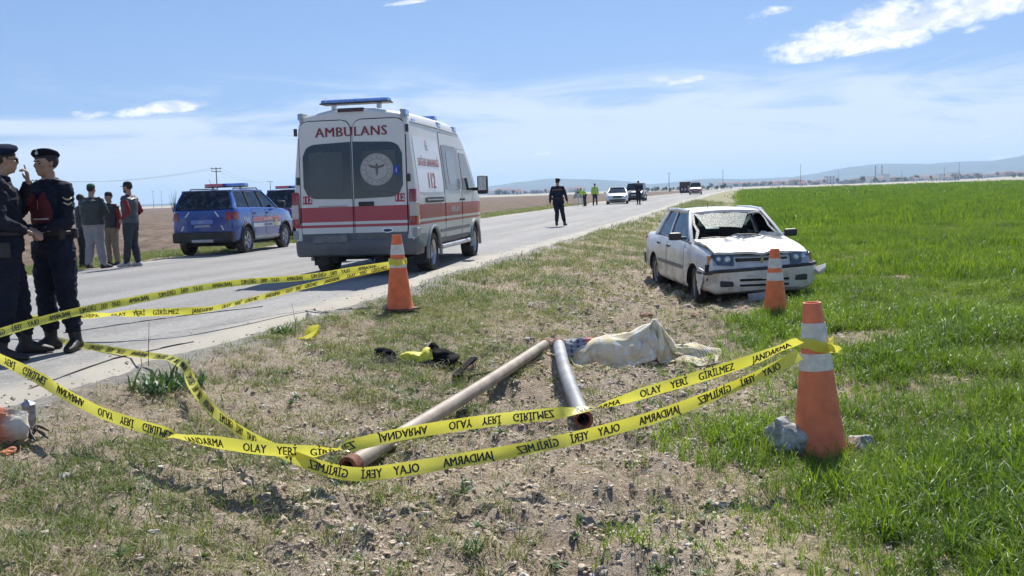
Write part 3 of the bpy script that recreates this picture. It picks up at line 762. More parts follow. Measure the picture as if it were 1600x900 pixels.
def text_on(mb, s, h, pos, bvh, d, right, up=(0, 0, 1), off=.004, mi=0, bold=.02, spacing=1.0, sx=1.0):
    vs, fs = text_data(s, h, bold, spacing); r_, u_ = Vector(right), Vector(up); c = Vector(pos)
    for k, e in ((0, 0.0), (1, 1.0), (2, -1.0)) if bold > .005 else ((0, 0.0),):
        P = [c + r_ * (v[0] * sx + e * bold * h) + u_ * v[1] for v in vs]
        mb.add(wrap(P, bvh, d, off + k * .0007) if bvh else [p - Vector(d) * (k * .0007) for p in P], fs, mi)
    return mb

def paint_zones(name, base, zones, rough=.28, dirt=.12, coat=.5, dirt_low=.4):
    """vehicle paint with flat printed bands; zones: (z0, z1, colour[, x0, x1])"""
    m = bpy.data.materials.new(name); m.use_nodes = True; m.node_tree.nodes.clear(); t = NT(m.node_tree)
    p = t.new('ShaderNodeBsdfPrincipled'); oc = t.new('ShaderNodeTexCoord').outputs['Object']
    x, y, z = t.xyz(oc); c = t.mix(t.noise(oc, 1.6, 4), tuple(v * .93 for v in base), base)
    for zn in zones:
        z0, z1, cc = zn[:3]
        k = t.math('MULTIPLY', t.math('GREATER_THAN', z, z0), t.math('LESS_THAN', z, z1))
        if len(zn) > 3: k = t.math('MULTIPLY', k, t.math('MULTIPLY', t.math('GREATER_THAN', x, zn[3]), t.math('LESS_THAN', x, zn[4])))
        c = t.mix(k, c, cc)
    low = t.ramp(z, .9, .3, 0, dirt_low)
    dm = t.math('MULTIPLY', t.math('ADD', low, dirt), t.ramp(t.noise(oc, 3.5, 7, .7), .40, .72))
    c = t.mix(dm, c, (.34, .31, .26))
    sc_ = t.noise(t.mapping(oc, (3, 3, 22)), 3.0, 6, .7); c = t.mix(t.math('MULTIPLY', t.ramp(sc_, .66, .72), dirt * 1.5), c, (.12, .11, .10))
    t.set(p.inputs['Base Color'], c); t.set(p.inputs['Roughness'], t.math('ADD', rough, t.math('MULTIPLY', dm, .5)))
    p.inputs['Coat Weight'].default_value = coat; p.inputs['Coat Roughness'].default_value = .08
    t.l.new(p.outputs[0], t.new('ShaderNodeOutputMaterial').inputs[0]); return m

def boolean_cut(o, cutters):
    for c in cutters:
        md = o.modifiers.new('b', 'BOOLEAN'); md.object = c; md.operation = 'DIFFERENCE'; md.solver = 'EXACT'
    bake(o)
    for c in cutters: bpy.data.objects.remove(c)
def arch_cutter(x, y, z, r, w, n=28):
    Mx = Matrix.Translation((x, y, z)) @ Matrix.Rotation(PI / 2, 4, 'X')
    rings = [[(r * math.cos(2 * PI * k / n), r * math.sin(2 * PI * k / n), zz) for k in range(n)] for zz in (-w / 2, w / 2)]
    mb = MB().loft(rings, True, 1, True, Mx); me = bpy.data.meshes.new('cut'); me.from_pydata(mb.v, [], mb.f)
    return mb.build('cut', [DARK, DARK], None, None)

# ---------------------------------------------------------------- the ambulance
def build_ambulance(loc, rz):
    T0 = thing('ambulance', 'white high-roof ambulance with red stripes and blue lights parked on the road', 'ambulance', loc, rz)
    RED = (.40, .040, .055)
    WH = paint_zones('ambulance_paint', (.66, .645, .61), [(.93, 1.17, RED), (.84, .885, RED)], .36, .08, .15, .16)
    side_pts = [(.40, .86), (.46, .925), (.75, .955), (1.15, .965), (1.55, .945), (2.05, .895), (2.35, .860), (2.9, .83)]
    zs_ = [p[0] for p in side_pts]; ys_ = [p[1] for p in side_pts]
    def side(z): return float(np.interp(z, zs_, ys_))
    def ring(x, zt, zb=.42, w=1.0, rake=0.0, cr=1.0):
        lv = [zb, zb + .05, .72, 1.0, 1.25, 1.5, 1.8, 2.1]
        top = zt - .30 * cr; pts = [(0, zb), (.75 * w, zb)]
        for i, z in enumerate(lv[1:]):
            zz = min(z, top - .02 * (len(lv) - i)); pts.append((side(zz) * w, zz))
        ys = side(min(top, 2.5)) * w
        for a in (0, 18, 36, 54, 72): pts.append((ys - .16 * cr + .16 * cr * math.cos(R(a)), top + .22 * cr * math.sin(R(a))))
        pts += [(ys - .30 * cr, zt - .055 * cr), (ys * .4, zt - .012), (0, zt)]
        r_ = [(x + rake * (z - 1) / 1.7, y, z) for y, z in pts]
        return [(a, b, c) for a, b, c in r_] + [(a, -b, c) for a, b, c in r_[-2:0:-1]]
    st = [ring(-2.90, 2.68, .46, .975, .07), ring(-2.875, 2.71, .44, .992, .07), ring(-2.80, 2.735, .42, 1, .06), ring(-2.2, 2.755), ring(-1.0, 2.765), ring(.5, 2.76), ring(.95, 2.72),
          ring(1.2, 2.62, cr=.95), ring(1.45, 2.42, cr=.85), ring(1.75, 2.05, cr=.6), ring(2.02, 1.66, cr=.4), ring(2.12, 1.52, cr=.35), ring(2.45, 1.40, cr=.3, w=.985), ring(2.72, 1.22, cr=.3, w=.95), ring(2.86, 1.02, cr=.25, w=.90), ring(2.92, .80, .5, .86, cr=.2)]
    mb = MB().loft(st); body = mb.build('body', [WH, DARK], None, None, fixn=True)
    WX = (-1.72, 1.86)
    boolean_cut(body, [arch_cutter(x, s * .95, .33, .44, .75) for x in WX for s in (-1, 1)])
    shade(body, 32); body.parent = T0; bv = bvh_of(body)
    FWD, RT, LF = (1, 0, 0), (0, 1, 0), (0, -1, 0)     # ray directions: from behind, from the right side, from the left side
    # rear doors with the glass, gap between them
    def rear_glass(a, b_, u, v):
        e = max(0, (a - .72) / .28); r_ = 1 - math.sqrt(max(0, 1 - e * e)); return u, v + (.5 - b_) * r_ * .36 + (.03 if b_ > .5 else -.02) * (1 - a) 
    for s in (-1, 1):
        g = MB(); grid_panel(g, bv, FWD, s * .008, s * .845, .60, 2.56, .003, 10, 18, 0, 'x', round_=.16); g.build('door_gap', DARK, T0, 40)
        d = MB(); grid_panel(d, bv, FWD, s * .018, s * .830, .615, 2.545, .016, 12, 20, 0, 'x', round_=.15, depth=.018)
        dr = d.build('rear_door', [WH], T0, 40)
        bd = bvh_of(dr)
        w_ = MB(); grid_panel(w_, bd, FWD, s * .020, s * .780, 1.31, 2.17, .006, 14, 14, 0, 'x', edge=lambda a, b_, u, v: rear_glass(a, b_, u, v))
        w_.build('rear_window', GLASS, dr, 40)
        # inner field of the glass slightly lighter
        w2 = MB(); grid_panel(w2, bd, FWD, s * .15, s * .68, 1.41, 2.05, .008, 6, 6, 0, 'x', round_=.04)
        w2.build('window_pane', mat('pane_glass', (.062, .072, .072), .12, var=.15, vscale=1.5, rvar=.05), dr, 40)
        for z in (.95, 1.60, 2.38):
            h = MB().box(-2.905, -2.86, s * .85, s * .895, z - .06, z + .06); h.build('hinge', BLACKP, T0, None, bevel=.006)
        if s == -1:
            bdr = bd
            hd = MB().box(-2.935, -2.90, -.30, -.10, 1.185, 1.225); hd.box(-2.925, -2.895, -.32, -.08, 1.17, 1.24); hd.build('handle', BLACKP, dr, None, bevel=.006)
            em = MB(); rad = .255; cy, cz = -.385, 1.745
            n = 48; vs = [(0, cy, cz)] + [(0, cy + rad * math.cos(2 * PI * k / n), cz + rad * math.sin(2 * PI * k / n)) for k in range(n)]
            em.add(wrap(vs, bd, FWD, .012), [(0, k + 1, (k + 1) % n + 1) for k in range(n)], 0)
            def ringband(r0, r1, mi, off, n=48):
                vv = [(0, cy + r_ * math.cos(2 * PI * k / n), cz + r_ * math.sin(2 * PI * k / n)) for r_ in (r0, r1) for k in range(n)]
                em.add(wrap(vv, bd, FWD, off), [(k, (k + 1) % n, n + (k + 1) % n, n + k) for k in range(n)], mi)
            ringband(.165, .172, 1, .014); ringband(.236, .240, 1, .014)
            for k in range(16):       # ring of small stars
                a = 2 * PI * k / 16; yy, zz = cy + .205 * math.cos(a), cz + .205 * math.sin(a)
                vv = [(0, yy + (.016 if j % 2 == 0 else .007) * math.sin(2 * PI * j / 10), zz + (.016 if j % 2 == 0 else .007) * math.cos(2 * PI * j / 10)) for j in range(10)]
                em.add(wrap(vv, bd, FWD, .014), [tuple(range(10))], 1)
            # staff with two snakes' wings
            wing = [(0, -.125), (.007, -.08), (.022, -.055), (.010, -.03), (.028, -.005), (.012, .015), (.045, .022), (.088, .030), (.122, .058), (.128, .082), (.09, .074), (.05, .062), (.018, .055), (.016, .085), (0, .10)]
            pts = wing + [(-a, b) for a, b in wing[-2:0:-1]]
            em.add(wrap([(0, cy + a, cz + b) for a, b in pts], bd, FWD, .015), [tuple(range(len(pts)))], 1)
            for k in range(40):
                a = 2 * PI * k / 40
                if k % 2: continue
                vv = [(0, cy + r_ * math.cos(a + e), cz + r_ * math.sin(a + e)) for r_, e in ((.182, 0), (.182, .05), (.19, .05), (.19, 0))]
                em.add(wrap(vv, bd, FWD, .014), [(0, 1, 2, 3)], 1)
            em.build('emblem', [mat('sticker_grey', (.42, .40, .38), .5, var=.1), mat('sticker_dark', (.14, .11, .11), .5, var=.2)], dr, None)
            bl = MB(); grid_panel(bl, bd, FWD, -.655, -.72, 1.66, 1.80, .011, 2, 2, 0, 'x'); text_on(bl, 'i', .07, (0, -.687, 1.695), bd, FWD, (0, -1, 0), off=.014, mi=1)
            bl.build('sticker', [mat('sticker_blue', (.02, .05, .42), .4), mat('white_print', (.75, .75, .75), .5)], dr, None)
            ov = MB(); vv = [(0, -.52 + .085 * math.cos(2 * PI * k / 24), .775 + .036 * math.sin(2 * PI * k / 24)) for k in range(24)]
            vi = [(0, -.52 + .072 * math.cos(2 * PI * k / 24), .775 + .027 * math.sin(2 * PI * k / 24)) for k in range(24)]
            ov.add(wrap(vv, bd, FWD, .008), [tuple(range(24))], 0); ov.add(wrap(vi, bd, FWD, .010), [tuple(range(24))], 1)
            ov.build('badge', [CHROME, mat('badge_blue', (.012, .03, .10), .3)], dr, None)
        bg_ = MB(); grid_panel(bg_, bd, FWD, s * .655, s * .80, 1.225, 1.355, .007, 2, 2, 0, 'x')
        text_on(bg_, '112', .085, (0, s * .7275, 1.25), bd, FWD, (0, -1, 0), off=.011, mi=1, bold=.03, sx=.85)
        grid_panel(bg_, bd, FWD, s * .665, s * .79, 1.175, 1.215, .007, 2, 1, 1, 'x')
        bg_.build('emergency_number', [mat('print_red', (.40, .03, .04), .45, var=.15), mat('white_print', (.75, .75, .75), .5)], dr, None)
        if s == 1:
            md_ = MB(); grid_panel(md_, bd, FWD, .10, .55, 1.175, 1.19, .007, 4, 1, 0, 'x'); md_.build('lettering_strip', mat('grey_print', (.3, .3, .3), .5), dr, None)
    bd = bv; tx = MB(); text_on(tx, 'AMBULANS', .150, (0, 0, 2.29), None, FWD, (0, -1, 0), off=.02, bold=.032, spacing=1.08, sx=.92)
    # set the lettering on the doors
    dmb = MB(); grid_panel(dmb, bv, FWD, -.83, .83, 2.2, 2.5, .016, 8, 6, 0, 'x'); tmp = dmb.build('tmp', WH); bt = bvh_of(tmp); bpy.data.objects.remove(tmp)
    tx.v = [(w_[0] + v_[0], w_[1], w_[2]) for v_, w_ in zip(tx.v, wrap(tx.v, bt, FWD, .006))]; tx.v = [(v[0], v[1] * 1.06 , v[2]) for v in tx.v]
    tx.build('lettering', mat('print_dark_red', (.22, .02, .03), .45, var=.1), T0, None, fixn=False)
    # high brake lamp, light bar
    MB().box(-2.865, -2.76, -.20, .20, 2.675, 2.735).build('brake_lamp', mat('smoked_lens', (.05, .012, .012), .25), T0, None, bevel=.01)
    BLUE = mat('blue_lens', (.12, .24, .62), .12, var=.35, vscale=14, coat=.8, emit=.10)
    bar = MB(); bar.prism([(-.14, 0), (.14, 0), (.125, .045), (.06, .062), (-.06, .062), (-.125, .045)], -.53, .53, 'y', 0, Matrix.Translation((-2.52, 0, 2.845)))
    lb = bar.build('light_bar', [BLUE], T0, None, bevel=.02)
    MB().box(-2.67, -2.37, -.545, .545, 2.825, 2.848).build('base_plate', BLACKP, lb, None, bevel=.008)
    for yy in (-.36, .36): MB().cbox((-2.52, yy, 2.79), (.12, .05, .09)).build('bracket', ALLOY, lb, None, bevel=.006)
    for k in range(6): MB().cbox((-2.52, -.44 + k * .176, 2.875), (.262, .014, .05)).build('divider', ALLOY, lb, None)
    MB().prism([(-.12, 0), (.12, 0), (.10, .08), (-.10, .08)], -.5, .5, 'y', 0, Matrix.Translation((.75, 0, 2.77))).build('light_bar', BLUE, T0, None, bevel=.02)
    # side marker lamps along the roof edge, both sides
    for s in (-1, 1):
        for x, dz in ((-2.72, .03), (-2.35, -.09), (-.55, -.03), (.75, -.03)):
            l = MB().cbox((x, s * .815, 2.60 + dz), (.22, .07, .10)).build('roof_lamp', BLUE, T0, None, bevel=.015)
            MB().cbox((x, s * .790, 2.60 + dz - .02), (.26, .05, .15)).build('lamp_housing', mat('lamp_grey', (.35, .36, .38), .5), l, None, bevel=.01)
        rail = MB().tube([(-2.6, s * .845, 2.50), (-1, s * .85, 2.505), (.9, s * .845, 2.49), (1.25, s * .82, 2.36)], .014, 6); rail.build('roof_gutter', mat('lamp_grey', (.35, .36, .38), .5), T0)
    # tail lamps
    for s in (-1, 1):
        tl = MB(); grid_panel(tl, bv, FWD, s * .862, s * .945, .86, 1.42, .02, 4, 8, 0, 'x', round_=.03, depth=.05)
        tl.box(-2.91, -2.72, s * .915, s * .975, .86, 1.42)
        L = tl.build('tail_lamp', [REDLENS], T0, 40, bevel=.004)
        MB().box(-2.935, -2.74, s * .872, s * .981, .99, 1.22).build('lens', mat('pale_lens', (.5, .42, .40), .2, coat=.5), L, None, bevel=.012)
    # bumper: dark centre and grey corners, step
    BUMP = mat('bumper_grey', (.115, .118, .125), .55, var=.15, vscale=3, dirt=.3)
    b = MB(); 
    def bring(x0, z0, z1):
        pts = []
        for y, xx in ((-.965, -2.45), (-.975, -2.75), (-.95, -2.90), (-.86, -2.965), (-.4, -2.985), (0, -2.99), (.4, -2.985), (.86, -2.965), (.95, -2.90), (.975, -2.75), (.965, -2.45)): pts.append((xx + x0, y, 0))
        return pts
    outer = bring(0, 0, 0)
    levels = [(.37, .10), (.40, .03), (.50, .0), (.60, .0), (.635, .02), (.64, .10)]
    rings = [[(p[0] + (i_ if abs(p[1]) < .9 else i_ * .4), p[1] * (1 - i_ * .25), z) for p in outer] for z, i_ in levels]
    b.loft(rings, False, 0, closed=False); b.build('bumper', BUMP, T0, 40, fixn=True)
    dk = MB(); grid_panel(dk, bv, FWD, -.83, .83, .60, .745, .022, 12, 4, 0, 'x'); dk.build('lower_panel', BUMP, T0, 40)
    pl = MB(); pl.box(-3.0, -2.93, -.02 + .12, .52 + .12, .60, .72); pl.build('number_plate', mat('plate_grey', (.20, .20, .205), .6, var=.3, vscale=8), T0, None, bevel=.004)
    for s in (-1, 1):
        MB().box(-2.93, -2.70, s * .90, s * .978, .66, .80).build('reflector', mat('grey_plastic', (.30, .31, .32), .5, dirt=.3), T0, None, bevel=.01)
    # right and left sides
    for s, D in ((-1, RT), (1, LF)):
        def rect(nm, x0, x1, z0, z1, off, m, par=T0, r_=.05, nu=8, nv=6, edge=None, depth=.012):
            q = MB(); grid_panel(q, bv, D, x0, x1, z0, z1, off, nu, nv, 0, 'y', round_=r_, edge=edge, depth=depth); return q.build(nm, m, par, 40)
        rect('panel_gap', -.80, .60, .50, 2.44, .002, DARK); sl = rect('sliding_door', -.79, .59, .51, 2.43, .010, WH)
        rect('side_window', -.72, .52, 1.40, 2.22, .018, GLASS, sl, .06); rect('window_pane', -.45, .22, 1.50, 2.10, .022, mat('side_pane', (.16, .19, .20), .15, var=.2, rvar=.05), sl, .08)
        def fe(a, b_, u, v):
            if v > 1.5: u = min(u, 1.86 - (v - 1.5) * .78)
            return u, v
        rect('panel_gap', .63, 1.72, .50, 2.20, .002, DARK, edge=fe, r_=0, nu=10, nv=10); fd = rect('front_door', .64, 1.71, .51, 2.19, .010, WH, edge=fe, r_=0, nu=10, nv=10)
        rect('door_window', .72, 1.80, 1.40, 2.12, .018, GLASS, fd, 0, 10, 10, edge=lambda a, b_, u, v: (min(u, 1.84 - (v - 1.42) * .80), v))
        rect('white_panel', -2.62, -.90, 1.36, 2.26, .006, mat('panel_white', (.72, .72, .73), .35, var=.05, coat=.4), T0, .03)
        rect('rail_cover', -2.25, -.95, 1.19, 1.28, .02, BLACKP, T0, .03)
        rect('rail', -2.2, -1.0, 1.225, 1.245, .028, ALLOY, T0, 0)
        hd = MB().cbox((.72, s * .975, 1.22), (.16, .03, .04)); hd.build('handle', BLACKP, fd, None, bevel=.006)
        hd = MB().cbox((.48, s * .978, 1.22), (.16, .03, .04)); hd.build('handle', BLACKP, sl, None, bevel=.006)
        t = MB(); rgt = (1, 0, 0) if s == -1 else (-1, 0, 0)
        text_on(t, 'SAĞLIK BAKANLIĞI', .13, (-1.76, 0, 1.80), bv, D, rgt, off=.012, bold=.012, sx=.90)
        text_on(t, '112', .27, (-1.72, 0, 1.43), bv, D, rgt, off=.012, bold=.02, sx=.95)
        text_on(t, 'T.C.', .08, (-1.76, 0, 2.07), bv, D, rgt, off=.012, bold=.015)
        # crescent and star
        n = 20; cc = (-1.80, 2.19); vo = [(cc[0] + .05 * math.cos(a_), 0, cc[1] + .05 * math.sin(a_)) for a_ in np.linspace(.6, 2 * PI - .6, n)]
        vi = [(cc[0] + .016 + .037 * math.cos(a_), 0, cc[1] + .037 * math.sin(a_)) for a_ in np.linspace(.75, 2 * PI - .75, n)]
        t.add(wrap(vo + vi, bv, D, .012), [(k, k + 1, n + k + 1, n + k) for k in range(n - 1)])
        st_ = [(cc[0] + .075 + (.022 if j % 2 == 0 else .009) * math.sin(2 * PI * j / 10), 0, cc[1] + (.022 if j % 2 == 0 else .009) * math.cos(2 * PI * j / 10)) for j in range(10)]
        t.add(wrap(st_, bv, D, .012), [tuple(range(10))])
        t.build('lettering', mat('print_red', (.40, .03, .04), .45), T0, None, fixn=False)
        t = MB(); text_on(t, 'AMBULANS', .11, (-.05, 0, 1.0), bv, D, rgt, off=.014, bold=.02); t.build('lettering', mat('white_print', (.75, .75, .75), .5), sl, None, fixn=False)
        # sill step and skirts, arch trims
        MB().tube([(-1.15, s * .93, .40), (1.3, s * .93, .40)], .045, 10).build('side_step', ALLOY, T0)
        for xx in (-1.0, .1, 1.15): MB().cbox((xx, s * .80, .41), (.06, .25, .04)).build('step_bracket', BLACKP, T0, None)
        rect('skirt', -1.22, 1.36, .46, .56, .012, BUMP, T0, .02)
        rect('rubbing_strip', -1.2, 1.36, .655, .72, .014, mat('strip_grey', (.22, .225, .23), .5, dirt=.2), T0, .02)
        rect('corner_panel', -2.80, -2.22, .46, .70, .018, mat('grey_plastic', (.30, .31, .32), .5, dirt=.3), T0, .04)
        for x in WX:
            n = 20; p_ = [(x + .46 * math.cos(a_), s * .955, .33 + .46 * math.sin(a_)) for a_ in np.linspace(R(-8), R(188), n)]
            MB().tube(p_, .03, 6).build('arch_trim', mat('grey_plastic', (.30, .31, .32), .5, dirt=.3), T0)
            wheel(T0, x, s * .83, .345, .235, 1 if s > 0 else -1, None, 'steel')
        mr = MB(); mr.cbox((1.72, s * 1.16, 1.50), (.16, .20, .38)).build('wing_mirror', BLACKP, T0, None, bevel=.04)
        mg = MB().cbox((1.635, s * 1.165, 1.53), (.006, .16, .28)).build('mirror_glass', CHROME, T0, None)
        MB().cbox((1.80, s * 1.0, 1.42), (.12, .2, .07)).build('mirror_arm', BLACKP, T0, None, bevel=.02)
        hl = MB(); grid_panel(hl, bv, (-1, 0, 0), s * .55, s * .80, .95, 1.2, .012, 4, 4, 0, 'x', round_=.05); hl.build('headlight', CLEARLENS, T0, 40)
    # windscreen, grille, front bumper, underbody
    ws = MB(); grid_panel(ws, bv, (-1, 0, 0), -.72, .72, 1.62, 2.42, .01, 10, 8, 0, 'x', round_=.1); ws.build('windscreen', GLASS, T0, 40)
    gr = MB(); grid_panel(gr, bv, (-1, 0, 0), -.5, .5, .78, 1.08, .015, 6, 4, 0, 'x', round_=.05); gr.build('grille', BLACKP, T0, 40)
    MB().cbox((2.86, 0, .52), (.2, 1.7, .26)).build('front_bumper', BUMP, T0, None, bevel=.05)
    MB().box(-2.6, 2.5, -.55, .55, .30, .46).build('underbody', DARK, T0, None)
    MB().tube([(-1.72, -.8, .33), (-1.72, .8, .33)], .06, 10).sphere((-1.72, 0, .33), .15).build('rear_axle', DARK, T0)
    for s in (-1, 1):
        MB().box(-2.12 + .0, -2.09, s * .70, s * .95, .18, .46).build('mudflap', BLACKP, T0, None)
        MB().cbox((-2.7, s * .35, .33), (.4, .12, .12)).build('spring_hanger', DARK, T0, None)
    MB().tube([(-2.86, -.3, .30), (-2.2, -.3, .30)], .035, 10).build('exhaust_pipe', ALLOY, T0)
    MB().tube([(1.25, .2, 2.5), (.95, .2, 3.0)], .004, 5).build('aerial', BLACKP, T0)
    return T0
h_ = R(9.3); hd_ = Vector((math.sin(h_), math.cos(h_), 0)); rt_ = Vector((math.cos(h_), -math.sin(h_), 0))
corner = at_y(652, 400, 15.25); cen = Vector((corner.x - .0, corner.y, 0)) + hd_ * 2.95 - rt_ * .97
AMB = build_ambulance((cen.x, cen.y, road_z(cen.x, cen.y) - .045), PI / 2 - h_)
AMB.scale = (1, 1.06, 1.0); AMB.location -= rt_ * .055
# ---------------------------------------------------------------- cars: lower body, greenhouse, glass, doors, lamps
def car_shell(T0, P, paint):
    """P: stations [(x, zb, zs, ws, zc, cabin)] from the tail to the nose; wheels, greenhouse"""
    fl = P.get('floor', .34); st = []
    zm = P.get('zm', .52)
    for (x, zb, zs, w, zc, cab) in P['st']:
        h = [(0, zb), (.80 * w, zb), (w - .035, zb + .05), (w - .004, zb + .13), (w, max(zm, zb + .2)), (w - .012, zs - .13), (w - .045, zs - .03), (w - .085, zs + .005)]
        if cab: h += [(w - .135, zs + .002), (w - .15, fl), (0, fl)]
        else: h += [(w - .16, zs + (zc - zs) * .45), (w * .55, zs + (zc - zs) * .9), (0, zc)]
        st.append([(x, a, b) for a, b in h] + [(x, -a, b) for a, b in h[-2:0:-1]])
    mb = MB().loft(st); n = len(st[0])
    # interior faces
    for i, f in enumerate(mb.f[:-2]):
        seg = i // n; j = i % n
        if P['st'][seg][5] and P['st'][seg + 1][5] and 8 <= j <= 11: mb.m[i] = 2
    body = mb.build('body', [paint, DARK, INTERIOR], None, None)
    wr = P['wr']
    boolean_cut(body, [arch_cutter(x, s * (P['hw'] - .04), wr + P.get('lift', 0), wr + P.get('arch', .055), .50) for x in P['wx'] for s in (-1, 1)])
    shade(body, P.get('sm', 36)); body.parent = T0
    return body
def greenhouse(T0, G, paint, glassm, skip=(), wide_c=None, pill=.035, black_b=False):
    """G: xb0/xb1 base of rear/front glass, xr0/xr1 roof ends, wb/wr half widths, zb0/zb1 belt z rear/front, zr roof z, cols=[x at belt of B (and C) pillars]"""
    parts = {}
    def roofpt(u, v):    # u along -1..1, v across -1..1
        x = G['xr0'] + (G['xr1'] - G['xr0']) * (u + 1) / 2
        return (x, v * (G['wr'] - .015 * abs(u)), G['zr'] - .035 * v * v - .03 * u * u * abs(u) - .0)
    nu, nv = 12, 10; vs = [roofpt(-1 + 2 * i / nu, -1 + 2 * j / nv) for i in range(nu + 1) for j in range(nv + 1)]
    lo = [(x, y, z - .045) for x, y, z in vs]; m = nv + 1
    fs = [(i * m + j, i * m + j + 1, (i + 1) * m + j + 1, (i + 1) * m + j) for i in range(nu) for j in range(nv)]
    o = len(vs); fs2 = [(o + a, o + d, o + c, o + b) for a, b, c, d in fs]
    rim = [j for j in range(m)] + [i * m + nv for i in range(1, nu + 1)] + [nu * m + j for j in range(nv - 1, -1, -1)] + [i * m for i in range(nu - 1, 0, -1)]
    L = len(rim); fr = [(rim[k], rim[(k + 1) % L], o + rim[(k + 1) % L], o + rim[k]) for k in range(L)]
    mb = MB(); mb.add(vs + lo, fs + fs2 + fr); mb.m = [0] * len(fs) + [1] * len(fs2) + [0] * len(fr)
    parts['roof'] = mb.build('roof', [paint, INTERIOR], T0, 50, bevel=.0)
    def zbelt(x): return G['zb0'] + (G['zb1'] - G['zb0']) * (x - G['xb0']) / (G['xb1'] - G['xb0'])
    zr_side = G['zr'] - .055
    def pillar(p0, p1, w0, w1, t, mt, name='pillar'):
        p0, p1 = Vector(p0), Vector(p1); s = 1 if p0.y > 0 else -1
        q = MB(); r0 = [(p0.x - w0, p0.y, p0.z), (p0.x + w0, p0.y, p0.z), (p0.x + w0, p0.y - s * t, p0.z), (p0.x - w0, p0.y - s * t, p0.z)]
        r1 = [(p1.x - w1, p1.y, p1.z), (p1.x + w1, p1.y, p1.z), (p1.x + w1, p1.y - s * t, p1.z), (p1.x - w1, p1.y - s * t, p1.z)]
        mid = [tuple((Vector(a) + Vector(b)) / 2 + Vector((0, s * .012, 0))) for a, b in zip(r0, r1)]
        q.loft([r0, mid, r1]); return q.build(name, mt, T0, 40, bevel=.006)
    for s in (-1, 1):
        A0 = (G['xb1'], s * G['wb'], zbelt(G['xb1']) - .02); A1 = (G['xr1'] - .01, s * G['wr'], zr_side + .02)
        C0 = (G['xb0'], s * G['wb'], zbelt(G['xb0']) - .02); C1 = (G['xr0'] + .01, s * G['wr'], zr_side + .02)
        pillar(A0, A1, pill * 1.1, pill * .8, .05, paint, 'windscreen_pillar')
        cw = wide_c or .10
        pillar((C0[0] + cw * .8, C0[1], C0[2]), (C1[0] + cw * .3, C1[1], C1[2]), cw, cw * .55, .05, paint, 'rear_pillar')
        # roof rail
        MB().tube([(G['xr0'] + .0, s * G['wr'], zr_side + .012), ((G['xr0'] + G['xr1']) / 2, s * (G['wr'] + .008), zr_side + .03), (G['xr1'], s * G['wr'], zr_side + .012)], .03, 8).build('roof_rail', paint, T0)
        xs = [G['xb0'] + cw * 1.6] + G['cols'] + [G['xb1'] - pill]
        def top_x(xb):      # belt x -> roof x
            k = (xb - G['xb0']) / (G['xb1'] - G['xb0']); return G['xr0'] + (G['xr1'] - G['xr0']) * k
        tops = [max(top_x(xs[0]), G['xr0'] + cw * .8)] + [c + (top_x(c) - c) * .25 for c in G['cols']] + [G['xr1'] - pill * .6]
        for ci, c in enumerate(G['cols']):
            pillar((c, s * G['wb'], zbelt(c) - .02), (tops[ci + 1], s * G['wr'], zr_side + .02), .04, .032, .05, BLACKP if black_b else paint)
        for k in range(len(xs) - 1):
            if (s, k) in skip: continue
            g0, g1 = xs[k] + (.04 if k else 0), xs[k + 1] - (.04 if k < len(xs) - 2 else 0)
            t0, t1 = tops[k] + (.035 if k else 0), tops[k + 1] - (.035 if k < len(xs) - 2 else 0)
            yb, yt = s * (G['wb'] - .018), s * (G['wr'] - .018); th = -s * .006
            n_ = 6; q = MB(); a, b = [], []
            for i in range(n_ + 1):
                e = i / n_; bx = g0 + (g1 - g0) * e; tx_ = t0 + (t1 - t0) * e
                a.append((bx, yb, zbelt(bx) - .02)); b.append((tx_, yt, zr_side + .01))
            mid = [((p[0] + r_[0]) / 2, (p[1] + r_[1]) / 2 + s * .012, (p[2] + r_[2]) / 2) for p, r_ in zip(a, b)]
            q.loft([a + [(x, y + th, z) for x, y, z in a[::-1]], mid + [(x, y + th, z) for x, y, z in mid[::-1]], b + [(x, y + th, z) for x, y, z in b[::-1]]])
            q.build('side_window', glassm, T0, 60)
            fr_ = MB(); lp = [Vector(a[0]), Vector(a[-1]), Vector(b[-1]), Vector(b[0]), Vector(a[0])]
            fr_.tube([p + Vector((0, s * .004, 0)) for p in lp], .011, 5); fr_.build('window_seal', BLACKP, T0)
    def screen(xb, zb, xr_, zr_, name, mt, bow):
        n_ = 8; a = []; b = []
        for i in range(n_ + 1):
            v = -1 + 2 * i / n_; a.append((xb + bow * (1 - v * v), v * (G['wb'] - .05), zb)); b.append((xr_ + bow * .6 * (1 - v * v), v * (G['wr'] - .03), zr_ - .02 * v * v))
        mid = [((p[0] + r_[0]) / 2 + bow * .2, (p[1] + r_[1]) / 2, (p[2] + r_[2]) / 2 + .01) for p, r_ in zip(a, b)]
        sg = .006 if bow < 0 else -.006
        q = MB().loft([r_ + [(x + sg, y, z - .004) for x, y, z in r_[::-1]] for r_ in (a, mid, b)])
        o_ = q.build(name, mt, T0, 60)
        sl = MB().tube(a + b[::-1] + [a[0]], .014, 5).build('window_seal', BLACKP, T0); return a, b
    if 'front' not in skip: screen(G['xb1'], zbelt(G['xb1']) - .01, G['xr1'], zr_side + .015, 'windscreen', glassm, .05)
    if 'rear' not in skip: screen(G['xb0'], zbelt(G['xb0']) - .01, G['xr0'], zr_side + .015, 'rear_window', glassm, -.04)
    return parts
